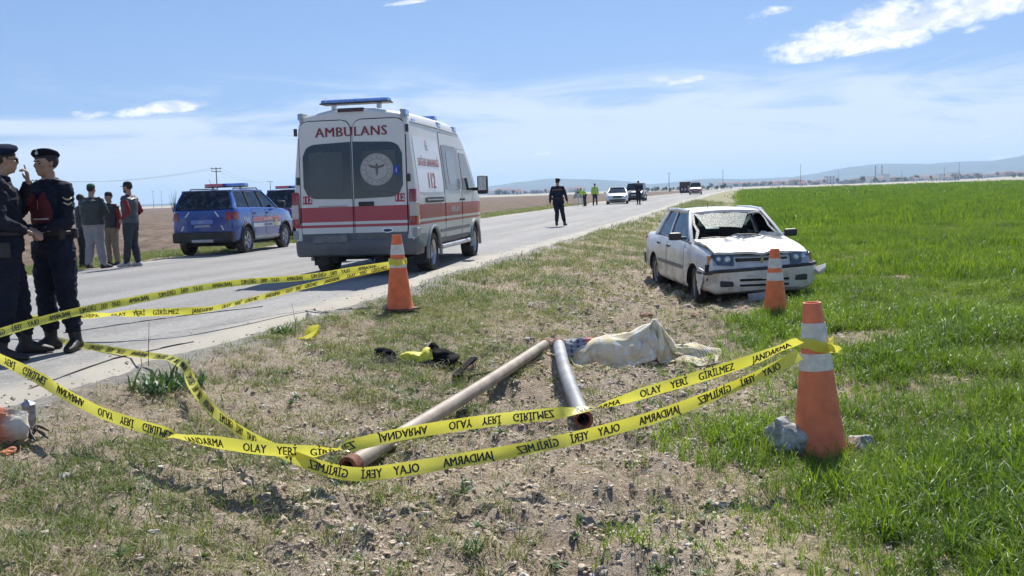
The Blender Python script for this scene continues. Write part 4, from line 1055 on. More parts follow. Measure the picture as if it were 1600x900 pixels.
def door(T0, bv, s, x0, x1, z0, z1, paint, edge=None, handle=True, hx=None, hz=None):
    D = (0, -s, 0)
    q = MB(); grid_panel(q, bv, D, x0 - .008, x1 + .008, z0 - .008, z1 + .004, .0015, 10, 8, 0, 'y', edge=edge, depth=.004); q.build('door_gap', DARK, T0, 40)
    q = MB(); grid_panel(q, bv, D, x0, x1, z0, z1, .006, 10, 10, 0, 'y', edge=edge, depth=.006); d = q.build('door', paint, T0, 40)
    if handle:
        hx = hx if hx is not None else x0 + .09; hz = hz or z1 - .11
        h = MB(); grid_panel(h, bv, D, hx - .07, hx + .07, hz - .02, hz + .02, .022, 4, 2, 0, 'y', depth=.02, round_=.015); h.build('handle', BLACKP, d, 40)
    return d
def seat(T0, x, y, m, w=.24):
    s = MB(); s.box(x - .25, x + .25, y - w, y + w, .36, .52); s.build('seat', m, T0, 40, bevel=.05)
    Mx = Matrix.Translation((x - .26, y, .50)) @ Matrix.Rotation(R(-14), 4, 'Y')
    b = MB().box(-.07, .07, -w, w, 0, .60, 0, Mx); b.build('seat_back', m, T0, 40, bevel=.05)
    Mx = Matrix.Translation((x - .42, y, 1.10)) @ Matrix.Rotation(R(-10), 4, 'Y'); MB().box(-.045, .045, -.13, .13, 0, .17, 0, Mx).build('headrest', m, T0, 40, bevel=.04)

# ---------------------------------------------------------------- the wrecked white saloon
def crumple(o, fn):
    for v in o.data.vertices: v.co += Vector(fn(v.co))
    o.data.update()
def build_wreck(loc, rz, tilt):
    T0 = thing('wrecked_car', 'white four-door saloon with smashed windscreen and buckled bonnet in the ditch', 'car', loc, rz, rot=(tilt[0], tilt[1], rz))
    WH = paint_zones('car_white', (.69, .68, .655), [], .32, .30, .5, .75)
    P = dict(st=[(-2.03, .40, .80, .70, .82, 0), (-1.99, .32, .90, .765, .93, 0), (-1.90, .26, .93, .80, .965, 0), (-1.5, .22, .945, .815, .985, 0), (-1.17, .20, .95, .82, .99, 0), (-1.14, .20, .95, .82, .99, 1),
                 (-.4, .19, .945, .825, .95, 1), (.3, .19, .94, .825, .93, 1), (.84, .19, .925, .82, .92, 1), (.87, .19, .92, .82, .945, 0), (1.3, .20, .875, .81, .905, 0), (1.75, .22, .82, .79, .85, 0), (1.93, .25, .76, .765, .78, 0), (1.98, .30, .62, .745, .64, 0)],
             hw=.82, wx=(-1.27, 1.21), wr=.285, arch=.06)
    body = car_shell(T0, P, WH); bv = bvh_of(body)
    def dent(co):
        k = max(0, co.x - 1.2) * max(0, co.z - .35); n = math.sin(co.y * 9 + co.x * 5) * .03 * min(1, k * 4)
        dz = -.05 * max(0, 1 - ((co.y - .1) / .6) ** 2) * max(0, co.x - 1.3) * (co.z > .6) if True else 0
        return (-.07 * k * (1 + .6 * (co.y < -.2)), .02 * math.sin(co.x * 12) * min(1, k * 3), n * .5 + dz)
    crumple(body, dent)
    bv = bvh_of(body)
    G = dict(xb0=-1.33, xb1=.90, xr0=-.92, xr1=.28, wb=.765, wr=.60, zb0=.965, zb1=.94, zr=1.41, cols=[-.33])
    greenhouse(T0, G, WH, CGLASS, skip=('front',), wide_c=.12, pill=.035)
    # bonnet: buckled sheet lying proud of the body
    nx, ny = 22, 22; vs = []
    rr = random.Random(5)
    for i in range(nx + 1):
        for j in range(ny + 1):
            u, v = i / nx, -1 + 2 * j / ny
            x = .93 + 1.0 * u - .03 * v * v * u; y = v * (.725 - .035 * u)
            z = .968 - .10 * u - .06 * u ** 4 - .012 * v * v
            ridge = .050 * math.exp(-((u - .62 - .25 * v) / .07) ** 2) * (1 - .5 * abs(v)) + .040 * math.exp(-((u - .30 + .35 * v) / .06) ** 2) + .035 * math.exp(-((v + .25 - .5 * u) / .08) ** 2) * u
            eg = 1 - .75 * abs(v) ** 4
            z += ridge * eg * 1.1 + .030 * eg * (float(fbm(np.array([x * 4.5]), np.array([y * 4.5]), 5)[0]) - .5) * 2 - .045 * math.exp(-((u - .45) / .2) ** 2 - ((v - .1) / .4) ** 2) + .03 * u * max(0, -v)
            vs.append((x, y, z + .012))
    m = ny + 1; fs = [(i * m + j, (i + 1) * m + j, (i + 1) * m + j + 1, i * m + j + 1) for i in range(nx) for j in range(ny)]
    hb = MB(); hb.add(vs, fs); rim = [j for j in range(m)] + [i * m + ny for i in range(1, nx + 1)] + [nx * m + j for j in range(ny - 1, -1, -1)] + [i * m for i in range(nx - 1, 0, -1)]
    o_ = len(vs); hb.v += [(vs[i][0], vs[i][1] * .995, vs[i][2] - .035) for i in rim]; L = len(rim)
    for k in range(L): hb.f.append([rim[k], o_ + k, o_ + (k + 1) % L, rim[(k + 1) % L]]); hb.m.append(0)
    hood = hb.build('bonnet', WH, T0, 28)
    # front end: grille slot, lamps, bumper
    MB().box(1.70, 1.86, -.60, .62, .655, .80).build('front_recess', DARK, T0, None)
    g = MB(); g.box(1.88, 1.93, -.38, .38, .68, .745); gr_ = g.build('grille', BLACKP, T0, None, bevel=.008)
    for z in (.675, .75): MB().box(1.915, 1.95, -.36, .36, z - .006, z + .006).build('grille_bar', mat('dull_white', (.55, .55, .55), .4, dirt=.3), gr_, None)
    dm = MB(); dm.add([(1.955, 0, .655), (1.955, .03, .705), (1.955, 0, .755), (1.955, -.03, .705), (1.94, 0, .655), (1.94, .03, .705), (1.94, 0, .755), (1.94, -.03, .705)], [(0, 1, 2, 3), (0, 4, 5, 1), (1, 5, 6, 2), (2, 6, 7, 3), (3, 7, 4, 0)])
    dm.build('badge', CHROME, gr_, None)
    for s in (-1, 1):
        hm_ = MB(); a, b = s * .42, s * .715
        f = [(1.985, a, .64), (1.93, b, .65), (1.88, b, .81), (1.945, a, .80)]
        bk = [(x - .08, y, z) for x, y, z in f]; hm_.loft([bk, f]); hl = hm_.build('headlight', mat('lamp_bowl', (.06, .065, .07), .25, .5, var=.2), T0, None, bevel=.012)
        for yy in (.50, .62): MB().sphere((1.93 - (yy - .5) * .25, s * yy, .725), (.035, .055, .055), 14, 8).build('reflector', CLEARLENS, hl)
        cv_ = MB(); cv_.loft([[(x + .006, y, z) for x, y, z in f], [(x + .012, y * .99, z) for x, y, z in f]]); cv_.build('lens', clear_glass('lens_glass', (.9, .93, .95), .15), hl, None)
        MB().box(1.80, 1.84 + .03, s * .722, s * .77, .665, .79).build('indicator', mat('amber_lens', (.45, .22, .06), .2, coat=.6), T0, None, bevel=.01)
    bp = MB(); zs_ = [(.26, .10), (.29, .03), (.36, .0), (.50, -.012), (.555, -.03), (.575, -.03), (.585, .02)]
    base = [(1.52, -.83), (1.75, -.835), (1.90, -.80), (2.0, -.70), (2.045, -.45), (2.055, 0), (2.045, .45), (2.0, .70), (1.90, .80), (1.75, .835), (1.52, .83)]
    rg = []
    for z, i_ in zs_:
        rg.append([(x - (i_ if x > 1.8 else 0) - (.05 if y < -.6 and z > .4 else 0), y * (1 - i_ * .3) - (.05 * (x - 1.5) if y < -.75 else 0), z + (.10 * (z < .5) * (.6 - z) * 3 if y < -.75 else 0) - (.03 if y < -.7 else 0) + .035 * (y / .8) ) for x, y in base])
    bp.loft(rg, False, 0, closed=False); fb = bp.build('front_bumper', WH, T0, 40)
    md_ = fb.modifiers.new('t', 'SOLIDIFY'); md_.thickness = .02; bake(fb); shade(fb, 40)
    st_ = MB(); st_.tube([(x + .012, y * 1.01, .60 + .035 * y / .8 - (.03 if y < -.7 else 0)) for x, y in base], .021, 8, flat=1.2); st_.build('bumper_strip', BLACKP, T0)
    for s in (-1, 1):
        MB().box(1.975, 2.052, s * .44, s * .64, .375 + .03 * s, .46 + .03 * s).build('fog_lamp', mat('fog_recess', (.03, .03, .032), .4), fb, None, bevel=.02)
    MB().box(2.0, 2.06, -.36, .36, .345, .375).build('air_slot', DARK, fb, None)
    MB().box(2.0, 2.062, -.36, .36, .42, .455).build('air_slot', DARK, fb, None)
    Mx = Matrix.Translation((2.03, .02, .20)) @ Euler((R(4), R(-14), R(3))).to_matrix().to_4x4()
    MB().box(-.004, .004, -.26, .26, -.055, .055, 0, Mx).build('number_plate', mat('dull_plate', (.42, .42, .42), .5, var=.3, vscale=7, dirt=.4), T0, None)
    MB().cbox((2.063, .0, .53), (.01, .52, .10), 0, (0, R(-5), 0)).build('plate_holder', mat('dull_white', (.55, .55, .55), .4, dirt=.3), T0, None)
    # torn corner of the bumper hanging beside the right wheel
    tr = MB(); rr = random.Random(3); pts = [(1.62, -.84, .60), (1.72, -.86, .48), (1.66, -.88, .36), (1.74, -.87, .22), (1.82, -.90, .30), (1.86, -.86, .46), (1.84, -.84, .58)]
    tr.loft([pts, [(x + .012, y + .02, z) for x, y, z in pts]]); tr.build('torn_bumper_corner', WH, T0, None)
    tb = MB(); pts = [(1.78, .82, .56), (1.93, .96, .62), (1.99, .93, .57), (1.97, .84, .50)]; tb.loft([pts, [(x, y, z - .05) for x, y, z in pts]]); tb.build('torn_bumper_corner', WH, T0, None, bevel=.01)
    MB().box(1.80, 1.90, -.80, -.70, .42, .66).build('broken_wing_edge', DARK, T0, None, bevel=.01)
    rr = random.Random(8)
    for k in range(7):
        a0 = (rr.uniform(1.5, 1.95), rr.uniform(-.98, -.80), rr.uniform(.0, .06)); q = MB(); q.add([a0, (a0[0] + rr.uniform(.04, .1), a0[1] + .02, a0[2] + .02), (a0[0] + .03, a0[1] + rr.uniform(.03, .09), a0[2] + .01)], [(0, 1, 2)]) if False else None
    # doors, sills, mouldings
    for s in (-1, 1):
        e1 = lambda a, b_, u, v: (u - (.10 * max(0, .62 - v) / .3 if a > .7 else 0) * 0, v)
        def rear_edge(a, b_, u, v):
            if a < .01: u = max(u, -.97 + max(0, .55 - v) * .55)
            return u, v
        door(T0, bv, s, -.97, -.36, .27, .925, WH, rear_edge, hx=-.88)
        door(T0, bv, s, -.32, .70, .27, .915, WH, hx=-.20)
        q = MB(); D = (0, -s, 0)
        grid_panel(q, bv, D, -.90, .68, .50, .555, .016, 10, 1, 0, 'y'); q.build('side_moulding', mat('grey_trim', (.16, .16, .165), .5, dirt=.3), T0, 40)
        wheel(T0, -1.27, s * .70, .285, .17, s, mat('steel_rim', (.30, .30, .31), .5, .5, dirt=.4), 'steel')
        wheel(T0, 1.21, s * .71, .285, .17, s, mat('steel_rim', (.30, .30, .31), .5, .5, dirt=.4), 'steel', steer=R(-9))
        mr = MB().box(.60, .70, s * .83, s * 1.03, .945, 1.065); mr.build('wing_mirror', BLACKP, T0, None, bevel=.035)
        MB().box(.62, .69, s * .76, s * .86, .95, 1.0).build('mirror_arm', BLACKP, T0, None, bevel=.01)
        gt = MB(); 
        MB().cbox((1.02, s * .815, .60), (.07, .012, .035)).build('side_repeater', mat('amber_lens', (.45, .22, .06), .2), T0, None, bevel=.004)
        tl = MB().box(-2.02, -1.93, s * .45, s * .78, .70, .88); tl.build('tail_lamp', REDLENS, T0, None, bevel=.02)
    MB().box(-2.09, -1.9, -.80, .80, .36, .58).build('rear_bumper', BLACKP, T0, None, bevel=.04)
    MB().box(-1.7, 1.7, -.55, .55, .16, .24).build('underbody', DARK, T0, None)
    MB().tube([(.30 - .15, -.25, 1.40), (.12, -.25, 1.50)], .005, 5).build('aerial', BLACKP, T0)
    # interior
    dsh = MB().box(.45, .86, -.68, .68, .60, .90); dsh.build('dashboard', INTERIOR, T0, 40, bevel=.05)
    Mx = Matrix.Translation((.40, .36, .86)) @ Matrix.Rotation(R(-62), 4, 'Y')
    rg = [(.185 * math.cos(a), .185 * math.sin(a), 0) for a in np.linspace(0, 2 * PI, 25)]
    w_ = MB().tube([tuple(Mx @ Vector(p)) for p in rg], .014, 6); w_.cbox((0, 0, 0), (.001, .001, .001)); w_.box(-.17, .17, -.02, .02, -.01, .01, 0, Mx); w_.build('steering_wheel', BLACKP, T0)
    sm = mat('seat_cloth', (.05, .05, .055), .9, var=.3)
    seat(T0, -.05, .36, sm); seat(T0, -.05, -.36, sm)
    MB().box(-1.05, -.62, -.62, .62, .40, .56).build('rear_seat', sm, T0, 40, bevel=.06)
    MB().box(0, .13, -.62, .62, 0, .50, 0, Matrix.Translation((-1.08, 0, .5)) @ Matrix.Rotation(R(-15), 4, 'Y')).build('rear_seat_back', sm, T0, 40, bevel=.06)
    MB().box(-1.33, -1.05, -.66, .66, .93, .955).build('parcel_shelf', INTERIOR, T0, None)
    MB().cbox((.32, 0, 1.29), (.03, .20, .055)).build('rear_view_mirror', BLACKP, T0, None, bevel=.01)
    # remains of the windscreen: torn laminated sheet hanging in the frame and a shard edge
    rr = random.Random(11)
    A0, A1 = Vector((.95, -.70, .935)), Vector((.95, .70, .935)); B0, B1 = Vector((.31, -.565, 1.345)), Vector((.31, .565, 1.345))
    sh = MB()
    def scr(u, v): 
        p = (A0.lerp(A1, u)).lerp(B0.lerp(B1, u), v); p.x += .05 * (1 - (2 * u - 1) ** 2); return p
    out = [(0, 0), (.10, .06), (.22, .03), (.40, .10), (.55, .05), (.70, .12), (.86, .05), (1, 0), (1, .2), (.97, .45), (.985, .7), (1, 1), (.9, 1), (.78, .93), (.6, .985), (.45, .96), (.3, .985), (.12, .93), (0, 1), (0, .6), (.03, .35)]
    o0 = [scr(*p) for p in out]
    edge_in = [scr(.5 + (p[0] - .5) * (.955 - rr.random() * .05), .5 + (p[1] - .5) * ((.90 if p[1] < .5 else (.10 - .25 * rr.random() if .02 < p[0] < .62 else .95)) - rr.random() * .05)) for p in out]
    n = len(out); sh.add([tuple(p) for p in o0 + edge_in], [(k, (k + 1) % n, n + (k + 1) % n, n + k) for k in range(n)])
    sh.build('windscreen_remains', mat('crazed_glass', (.24, .33, .30), .35, var=.4, vscale=40, bump=.6, bscale=90, alpha=.55), T0, None, fixn=False)
    fl_ = MB(); vs = []
    for i in range(13):
        for j in range(7):
            u, v = .50 + .50 * i / 12, j / 6
            p = Vector((.90 + .20 * v, -.15 + .80 * (i / 12), .965 + .04 * math.sin(i * .9) * (1 - v) + .05 * (i / 12) + .03 * math.sin(j * 2 + i)))
            p.x += .05 * math.sin(i * 1.3); vs.append(tuple(p))
    fl_.add(vs, [(i * 7 + j, i * 7 + j + 1, (i + 1) * 7 + j + 1, (i + 1) * 7 + j) for i in range(12) for j in range(6)])
    fl_.build('shattered_glass', mat('shattered_glass', (.50, .54, .54), .4, var=.4, vscale=45, bump=.6, bscale=100, alpha=.75), T0, None, fixn=False)
    for a, b in (((.96, -.05, .965), (1.0, -.62, .985)), ((.96, .50, .97), (.93, -.02, 1.02))): MB().tube([a, tuple((Vector(a) + Vector(b)) / 2 + Vector((0, 0, .02))), b], .009, 5).build('wiper', BLACKP, T0)
    return T0
# placed by its front right wheel
wf = on_ground(1090, 474, -.45)
hdw = R(180 - 5)                        # it faces back towards the camera
fwd = Vector((math.sin(hdw), math.cos(hdw), 0)); rgt_ = Vector((fwd.y, -fwd.x, 0))
cw = Vector((wf.x, wf.y, 0)) - fwd * 1.21 - rgt_ * .74
rzw = math.atan2(fwd.y, fwd.x)
WRECK = build_wreck((cw.x, cw.y, -.47), rzw, (R(0), R(1.0)))

# ---------------------------------------------------------------- the blue patrol SUV
def lightbar(T0, x, z, w, blue, red=None):
    b = MB().prism([(-.15, 0), (.15, 0), (.12, .065), (-.12, .065)], -w, -.05, 'y', 0, Matrix.Translation((x, 0, z))).build('light_bar', blue, T0, None, bevel=.02)
    MB().prism([(-.15, 0), (.15, 0), (.12, .065), (-.12, .065)], .05, w, 'y', 0, Matrix.Translation((x, 0, z))).build('lamp_cover', red or blue, b, None, bevel=.02)
    MB().cbox((x, 0, z + .03), (.22, .16, .07)).build('siren_box', mat('siren_blue', (.02, .04, .35), .3), b, None, bevel=.01)
    MB().cbox((x, 0, z - .02), (.24, 2 * w, .03)).build('base_plate', BLACKP, b, None)
    return b
BLUEP = paint_zones('patrol_blue', (.004, .052, .28), [(.80, .92, (.46, .05, .05), -.95, 1.0), (.66, .76, (.62, .63, .66), -.95, 1.0)], .22, .05, .8, .25)
def build_suv(loc, rz):
    T0 = thing('patrol_suv', 'blue patrol off-road car with roof light bar and white lettering parked on the far verge', 'car', loc, rz)
    P = dict(st=[(-2.13, .48, .95, .74, .97, 0), (-2.11, .40, 1.10, .80, 1.12, 0), (-2.02, .34, 1.16, .865, 1.18, 0), (-1.8, .32, 1.18, .89, 1.19, 0), (-1.77, .32, 1.18, .89, 1.19, 1), (-.6, .30, 1.17, .895, 1.18, 1), (.3, .30, 1.15, .895, 1.16, 1), (.93, .30, 1.13, .89, 1.14, 1), (.96, .30, 1.13, .89, 1.16, 0),
                 (1.4, .32, 1.10, .88, 1.14, 0), (1.85, .35, 1.04, .86, 1.08, 0), (2.08, .38, .85, .82, .88, 0), (2.16, .45, .68, .78, .70, 0)],
             hw=.895, wx=(-1.36, 1.31), wr=.355, arch=.065, zm=.72, floor=.5)
    body = car_shell(T0, P, BLUEP); bv = bvh_of(body)
    G = dict(xb0=-2.03, xb1=1.0, xr0=-1.80, xr1=.22, wb=.82, wr=.66, zb0=1.18, zb1=1.15, zr=1.64, cols=[-.95, -.05])
    sg = clear_glass('suv_glass', (.12, .14, .15)); greenhouse(T0, G, BLUEP, sg, wide_c=.13, pill=.04, black_b=True)
    FW = (1, 0, 0)
    tg = MB(); grid_panel(tg, bv, FW, -.70, .70, .62, 1.12, .012, 10, 6, 0, 'x', round_=.08); tl = tg.build('tailgate', BLUEP, T0, 40); bt = bvh_of(tl)
    q = MB(); grid_panel(q, bt, FW, -.30, .30, .80, .90, .02, 4, 2, 0, 'x'); q.build('number_plate', mat('plate_blue', (.16, .26, .60), .4, var=.1), tl, None)
    q = MB(); text_on(q, 'JANDARMA', .055, (0, 0, .72), bt, FW, (0, -1, 0), off=.006, bold=.03, spacing=1.1); q.build('lettering', mat('white_print', (.75, .75, .75), .5), tl, None, fixn=False)
    q = MB(); text_on(q, '130 242 171'[:0] or 'JAN 1', .055, (0, 0, .823), None, FW, (0, -1, 0)); q.v = [(-2.165, v[1], v[2]) for v in q.v]; q.build('plate_lettering', mat('white_print', (.75, .75, .75), .5), tl, None, fixn=False)
    for s in (-1, 1):
        for z0, z1, y0, y1 in ((.97, 1.10, .34, .46), (.64, .76, .50, .58)):
            q = MB(); vv = [(0, s * y0, z1), (0, s * (y0 + .035), z1), (0, s * (y1 + .02), z0), (0, s * (y1 - .02), z0)]; q.add(wrap(vv, bt, FW, .006), [(0, 1, 2, 3)]); q.build('reflective_stripe', mat('white_print', (.75, .75, .75), .5), tl, None)
        q = MB(); grid_panel(q, bv, FW, s * .66, s * .81, .88, 1.08, .03, 4, 4, 0, 'x', round_=.03, depth=.06); q.build('tail_lamp', [REDLENS], T0, 40)
        q = MB(); grid_panel(q, bv, (0, -s, 0), -2.07, -1.86, .89, 1.08, .02, 4, 4, 0, 'y', round_=.05); q.build('tail_lamp', REDLENS, T0, 40)
        D = (0, -s, 0)
        def ee(a, b_, u, v): 
            return (max(u, -.98 + max(0, .75 - v) * .7) if a < .01 else u), v
        door(T0, bv, s, -.98, -.10, .42, 1.13, BLUEP, ee, hx=-.86, hz=1.02); d_ = door(T0, bv, s, -.06, .92, .42, 1.11, BLUEP, hx=.05, hz=1.02)
        q = MB(); rg = (1, 0, 0) if s == -1 else (-1, 0, 0)
        text_on(q, 'JANDARMA', .075, (.05, 0, .675), bv, D, rg, off=.012, bold=.03, spacing=1.05); q.build('lettering', mat('blue_print', (.02, .04, .25), .5), T0, None, fixn=False)
        q = MB(); text_on(q, 'JANDARMA', .075, (.05, 0, .825), bv, D, rg, off=.012, bold=.03, spacing=1.05); q.build('lettering', mat('white_print', (.75, .75, .75), .5), T0, None, fixn=False)
        q = MB(); n = 20; q.add(wrap([(.62 + .10 * math.cos(2 * PI * k / n), 0, .74 + .11 * math.sin(2 * PI * k / n)) for k in range(n)], bv, D, .014), [tuple(range(n))]); q.build('emblem', mat('gold_print', (.55, .42, .12), .4), T0, None)
        for k in range(3):
            q = MB(); x_ = -1.55 + k * .12; q.add(wrap([(x_, 0, .93), (x_ + .05, 0, .93), (x_ + .17, 0, .77), (x_ + .12, 0, .77)], bv, D, .006), [(0, 1, 2, 3)]); q.build('reflective_stripe', mat('white_print', (.75, .75, .75), .5), T0, None)
        for xw in (-1.36, 1.31):
            wheel(T0, xw, s * .79, .355, .22, s, None, 'alloy')
            p_ = [(xw + .42 * math.cos(a_), s * .895, .355 + .42 * math.sin(a_)) for a_ in np.linspace(R(0), R(180), 18)]; MB().tube(p_, .03, 6).build('arch_trim', BLACKP, T0)
        q = MB(); grid_panel(q, bv, D, -.93, .88, .33, .44, .022, 8, 2, 0, 'y', round_=.03); q.build('sill_trim', mat('silver_trim', (.45, .46, .48), .4, .5), T0, 40)
        MB().tube([(-1.55, s * .60, 1.60), (-1.45, s * .60, 1.665), (.02, s * .60, 1.675), (.18, s * .60, 1.60)], .018, 6).build('roof_bar', BLACKP, T0)
        MB().box(.80, .93, s * .90, s * 1.10, 1.15, 1.32).build('wing_mirror', BLACKP, T0, None, bevel=.04)
    MB().box(-2.19, -1.95, -.84, .84, .34, .60).build('rear_bumper', BLACKP, T0, None, bevel=.05)
    MB().box(-2.2, -2.1, -.30, .30, .34, .42).build('skid_plate', mat('silver_trim', (.45, .46, .48), .4, .5), T0, None, bevel=.02)
    MB().box(2.0, 2.2, -.80, .80, .40, .62).build('front_bumper', BLACKP, T0, None, bevel=.05)
    MB().box(-1.9, 1.9, -.6, .6, .24, .34).build('underbody', DARK, T0, None)
    MB().box(-1.80, -1.66, -.62, .62, 1.60, 1.625).build('spoiler', BLUEP, T0, None, bevel=.008)
    lightbar(T0, -.55, 1.74, .58, BLUE_L, RED_L)
    for x in (-.55,): 
        for y in (-.4, .4): MB().cbox((x, y, 1.66), (.06, .04, .09)).build('bracket', ALLOY, T0, None)
    seat(T0, .0, .38, MATS['seat_cloth']); seat(T0, .0, -.38, MATS['seat_cloth'])
    MB().box(0, .13, -.62, .62, 0, .62, 0, Matrix.Translation((-1.0, 0, .55)) @ Matrix.Rotation(R(-12), 4, 'Y')).build('rear_seat_back', MATS['seat_cloth'], T0, 40, bevel=.06)
    MB().tube([(-1.3, 0, 1.6), (-1.6, 0, 1.9)], .005, 5).build('aerial', BLACKP, T0)
    return T0
BLUE_L = mat('bar_blue', (.10, .22, .62), .12, var=.3, vscale=14, coat=.8, emit=.15); RED_L = mat('bar_red', (.60, .10, .14), .12, var=.3, vscale=14, coat=.8, emit=.08)
hs = R(9); fs_ = Vector((math.sin(hs), math.cos(hs), 0)); rs_ = Vector((fs_.y, -fs_.x, 0))
wl = at_z(384, 395, 0.02)
cs = wl + fs_ * 1.25 - rs_ * .76
SUV = build_suv((cs.x, cs.y, -.01), PI / 2 - hs); SUV.scale = (.92, .95, 1.0)

def build_simple(name, label, cat, loc, rz, paint, P, G, glassm, front='white', bar=False, extra=None, rimstyle='alloy'):
    T0 = thing(name, label, cat, loc, rz); body = car_shell(T0, P, paint); bv = bvh_of(body)
    greenhouse(T0, G, paint, glassm, wide_c=.12, pill=.04, black_b=True)
    nose = P['st'][-1][0]; tail = P['st'][0][0]; w = P['hw']
    for s in (-1, 1):
        for xw in P['wx']: wheel(T0, xw, s * (w - .11), P['wr'], .21, s, None, rimstyle)
        q = MB(); grid_panel(q, bv, (-1, 0, 0), s * .42, s * (w - .09), P['zl'] - .06, P['zl'] + .07, .02, 4, 3, 0, 'x', round_=.03, depth=.05); q.build('headlight', CLEARLENS, T0, 40)
        q = MB(); grid_panel(q, bv, (1, 0, 0), s * .50, s * (w - .09), P['zl'] + .02, P['zl'] + .17, .02, 4, 3, 0, 'x', round_=.03, depth=.05); q.build('tail_lamp', REDLENS, T0, 40)
        door(T0, bv, s, -.98, -.08, P['zd'], P['st'][4][2] - .03, paint); door(T0, bv, s, -.04, .85, P['zd'], P['st'][4][2] - .03, paint)
        MB().box(G['xb1'] - .2, G['xb1'] - .1, s * (w + .02), s * (w + .2), G['zb1'], G['zb1'] + .13).build('wing_mirror', paint, T0, None, bevel=.03)
    q = MB(); grid_panel(q, bv, (-1, 0, 0), -.38, .38, P['zl'] - .12, P['zl'] + .04, .015, 4, 3, 0, 'x', round_=.04); q.build('grille', BLACKP, T0, 40)
    q = MB(); grid_panel(q, bv, (-1, 0, 0), -.62, .62, P['zl'] - .34, P['zl'] - .22, .015, 6, 3, 0, 'x', round_=.04); q.build('air_intake', BLACKP, T0, 40)
    q = MB(); grid_panel(q, bv, (-1, 0, 0), -.26, .26, P['zl'] - .21, P['zl'] - .11, .03, 4, 2, 0, 'x'); q.build('number_plate', PLATE, T0, 40)
    MB().box(P['wx'][0], P['wx'][1], -.6, .6, .16, .26).build('underbody', DARK, T0, None)
    if bar: lightbar(T0, -.3, G['zr'] + .06, .55, BLUE_L, RED_L)
    for (x0, x1, y0, y1, z0, z1, nm, m_) in (extra or []): MB().box(x0, x1, y0, y1, z0, z1).build(nm, m_, T0, None, bevel=.02)
    return T0
SED = dict(st=[(-2.22, .42, .78, .70, .80, 0), (-2.18, .34, .95, .80, .98, 0), (-2.0, .28, 1.0, .86, 1.03, 0), (-1.75, .24, 1.0, .885, 1.03, 0), (-1.72, .24, 1.0, .885, 1.0, 1), (.3, .22, .98, .89, .98, 1), (.95, .22, .95, .885, .95, 1), (.98, .22, .95, .885, .97, 0),
               (1.5, .24, .88, .87, .93, 0), (1.95, .27, .78, .83, .82, 0), (2.15, .32, .66, .76, .70, 0), (2.22, .4, .55, .70, .56, 0)], hw=.89, wx=(-1.33, 1.32), wr=.325, arch=.05, zl=.68, zd=.34)
SEDG = dict(xb0=-1.75, xb1=1.02, xr0=-1.05, xr1=.10, wb=.81, wr=.60, zb0=1.0, zb1=.97, zr=1.44, cols=[-.75, -.02])
VANP = dict(st=[(-2.3, .42, .90, .80, .92, 0), (-2.27, .34, 1.08, .86, 1.10, 0), (-2.2, .30, 1.12, .90, 1.14, 0), (-2.15, .30, 1.12, .90, 1.12, 1), (-1.0, .28, 1.12, .905, 1.12, 1), (.6, .28, 1.10, .905, 1.1, 1), (1.2, .28, 1.08, .90, 1.1, 1), (1.23, .28, 1.08, .90, 1.1, 0), (1.7, .30, 1.0, .88, 1.05, 0), (2.1, .33, .85, .84, .9, 0), (2.22, .4, .65, .78, .68, 0)],
            hw=.905, wx=(-1.45, 1.4), wr=.33, arch=.06, zl=.80, zd=.4)
VANG = dict(xb0=-2.22, xb1=1.27, xr0=-2.05, xr1=.55, wb=.83, wr=.70, zb0=1.12, zb1=1.1, zr=1.78, cols=[-.95, .1])
DG = clear_glass('suv_glass', (.12, .14, .15))
def heading(deg): a = R(deg); return Vector((math.sin(a), math.cos(a), 0))
# second blue vehicle, a pickup, half hidden by the ambulance
PICK = dict(st=[(-2.6, .5, .98, .86, .99, 0), (-2.55, .42, 1.05, .89, 1.07, 0), (-1.0, .40, 1.07, .90, 1.08, 0), (-.97, .40, 1.07, .90, 1.08, 1), (-.4, .38, 1.08, .90, 1.08, 1), (.3, .38, 1.08, .90, 1.08, 1), (1.0, .38, 1.08, .90, 1.1, 1), (1.03, .38, 1.08, .90, 1.12, 0), (1.6, .40, 1.06, .89, 1.12, 0), (2.2, .45, 1.0, .86, 1.05, 0), (2.4, .5, .85, .8, .88, 0)],
            hw=.90, wx=(-1.6, 1.5), wr=.38, arch=.07, zl=.88, zd=.5, floor=.55, zm=.75)
PICKG = dict(xb0=-1.0, xb1=1.07, xr0=-.85, xr1=.40, wb=.82, wr=.66, zb0=1.08, zb1=1.1, zr=1.72, cols=[-.05])
pp = at_z(452, 372, 0)
pk = build_simple('patrol_pickup', 'dark blue patrol pickup partly hidden behind the ambulance', 'pickup', (pp.x + .15, pp.y + .6, 0.0), PI / 2 - hs,
                  paint_zones('patrol_navy', (.014, .045, .24), [(.66, .74, (.62, .63, .66))], .25, .08, .7, .3), PICK, PICKG, DG, bar=True)
bvp = bvh_of(next(c for c in pk.children if c.name.startswith('body')))
q = MB(); text_on(q, 'JANDARMA', .12, (-1.7, 0, .84), bvp, (1, 0, 0), (0, -1, 0)); q.v = []; q.f = []; q.m = []
text_on(q, 'JANDARMA', .13, (0, 0, .80), bvp, (1, 0, 0), (0, -1, 0), off=.008, bold=.03); q.build('lettering', mat('white_print', (.75, .75, .75), .5), pk, None, fixn=False)
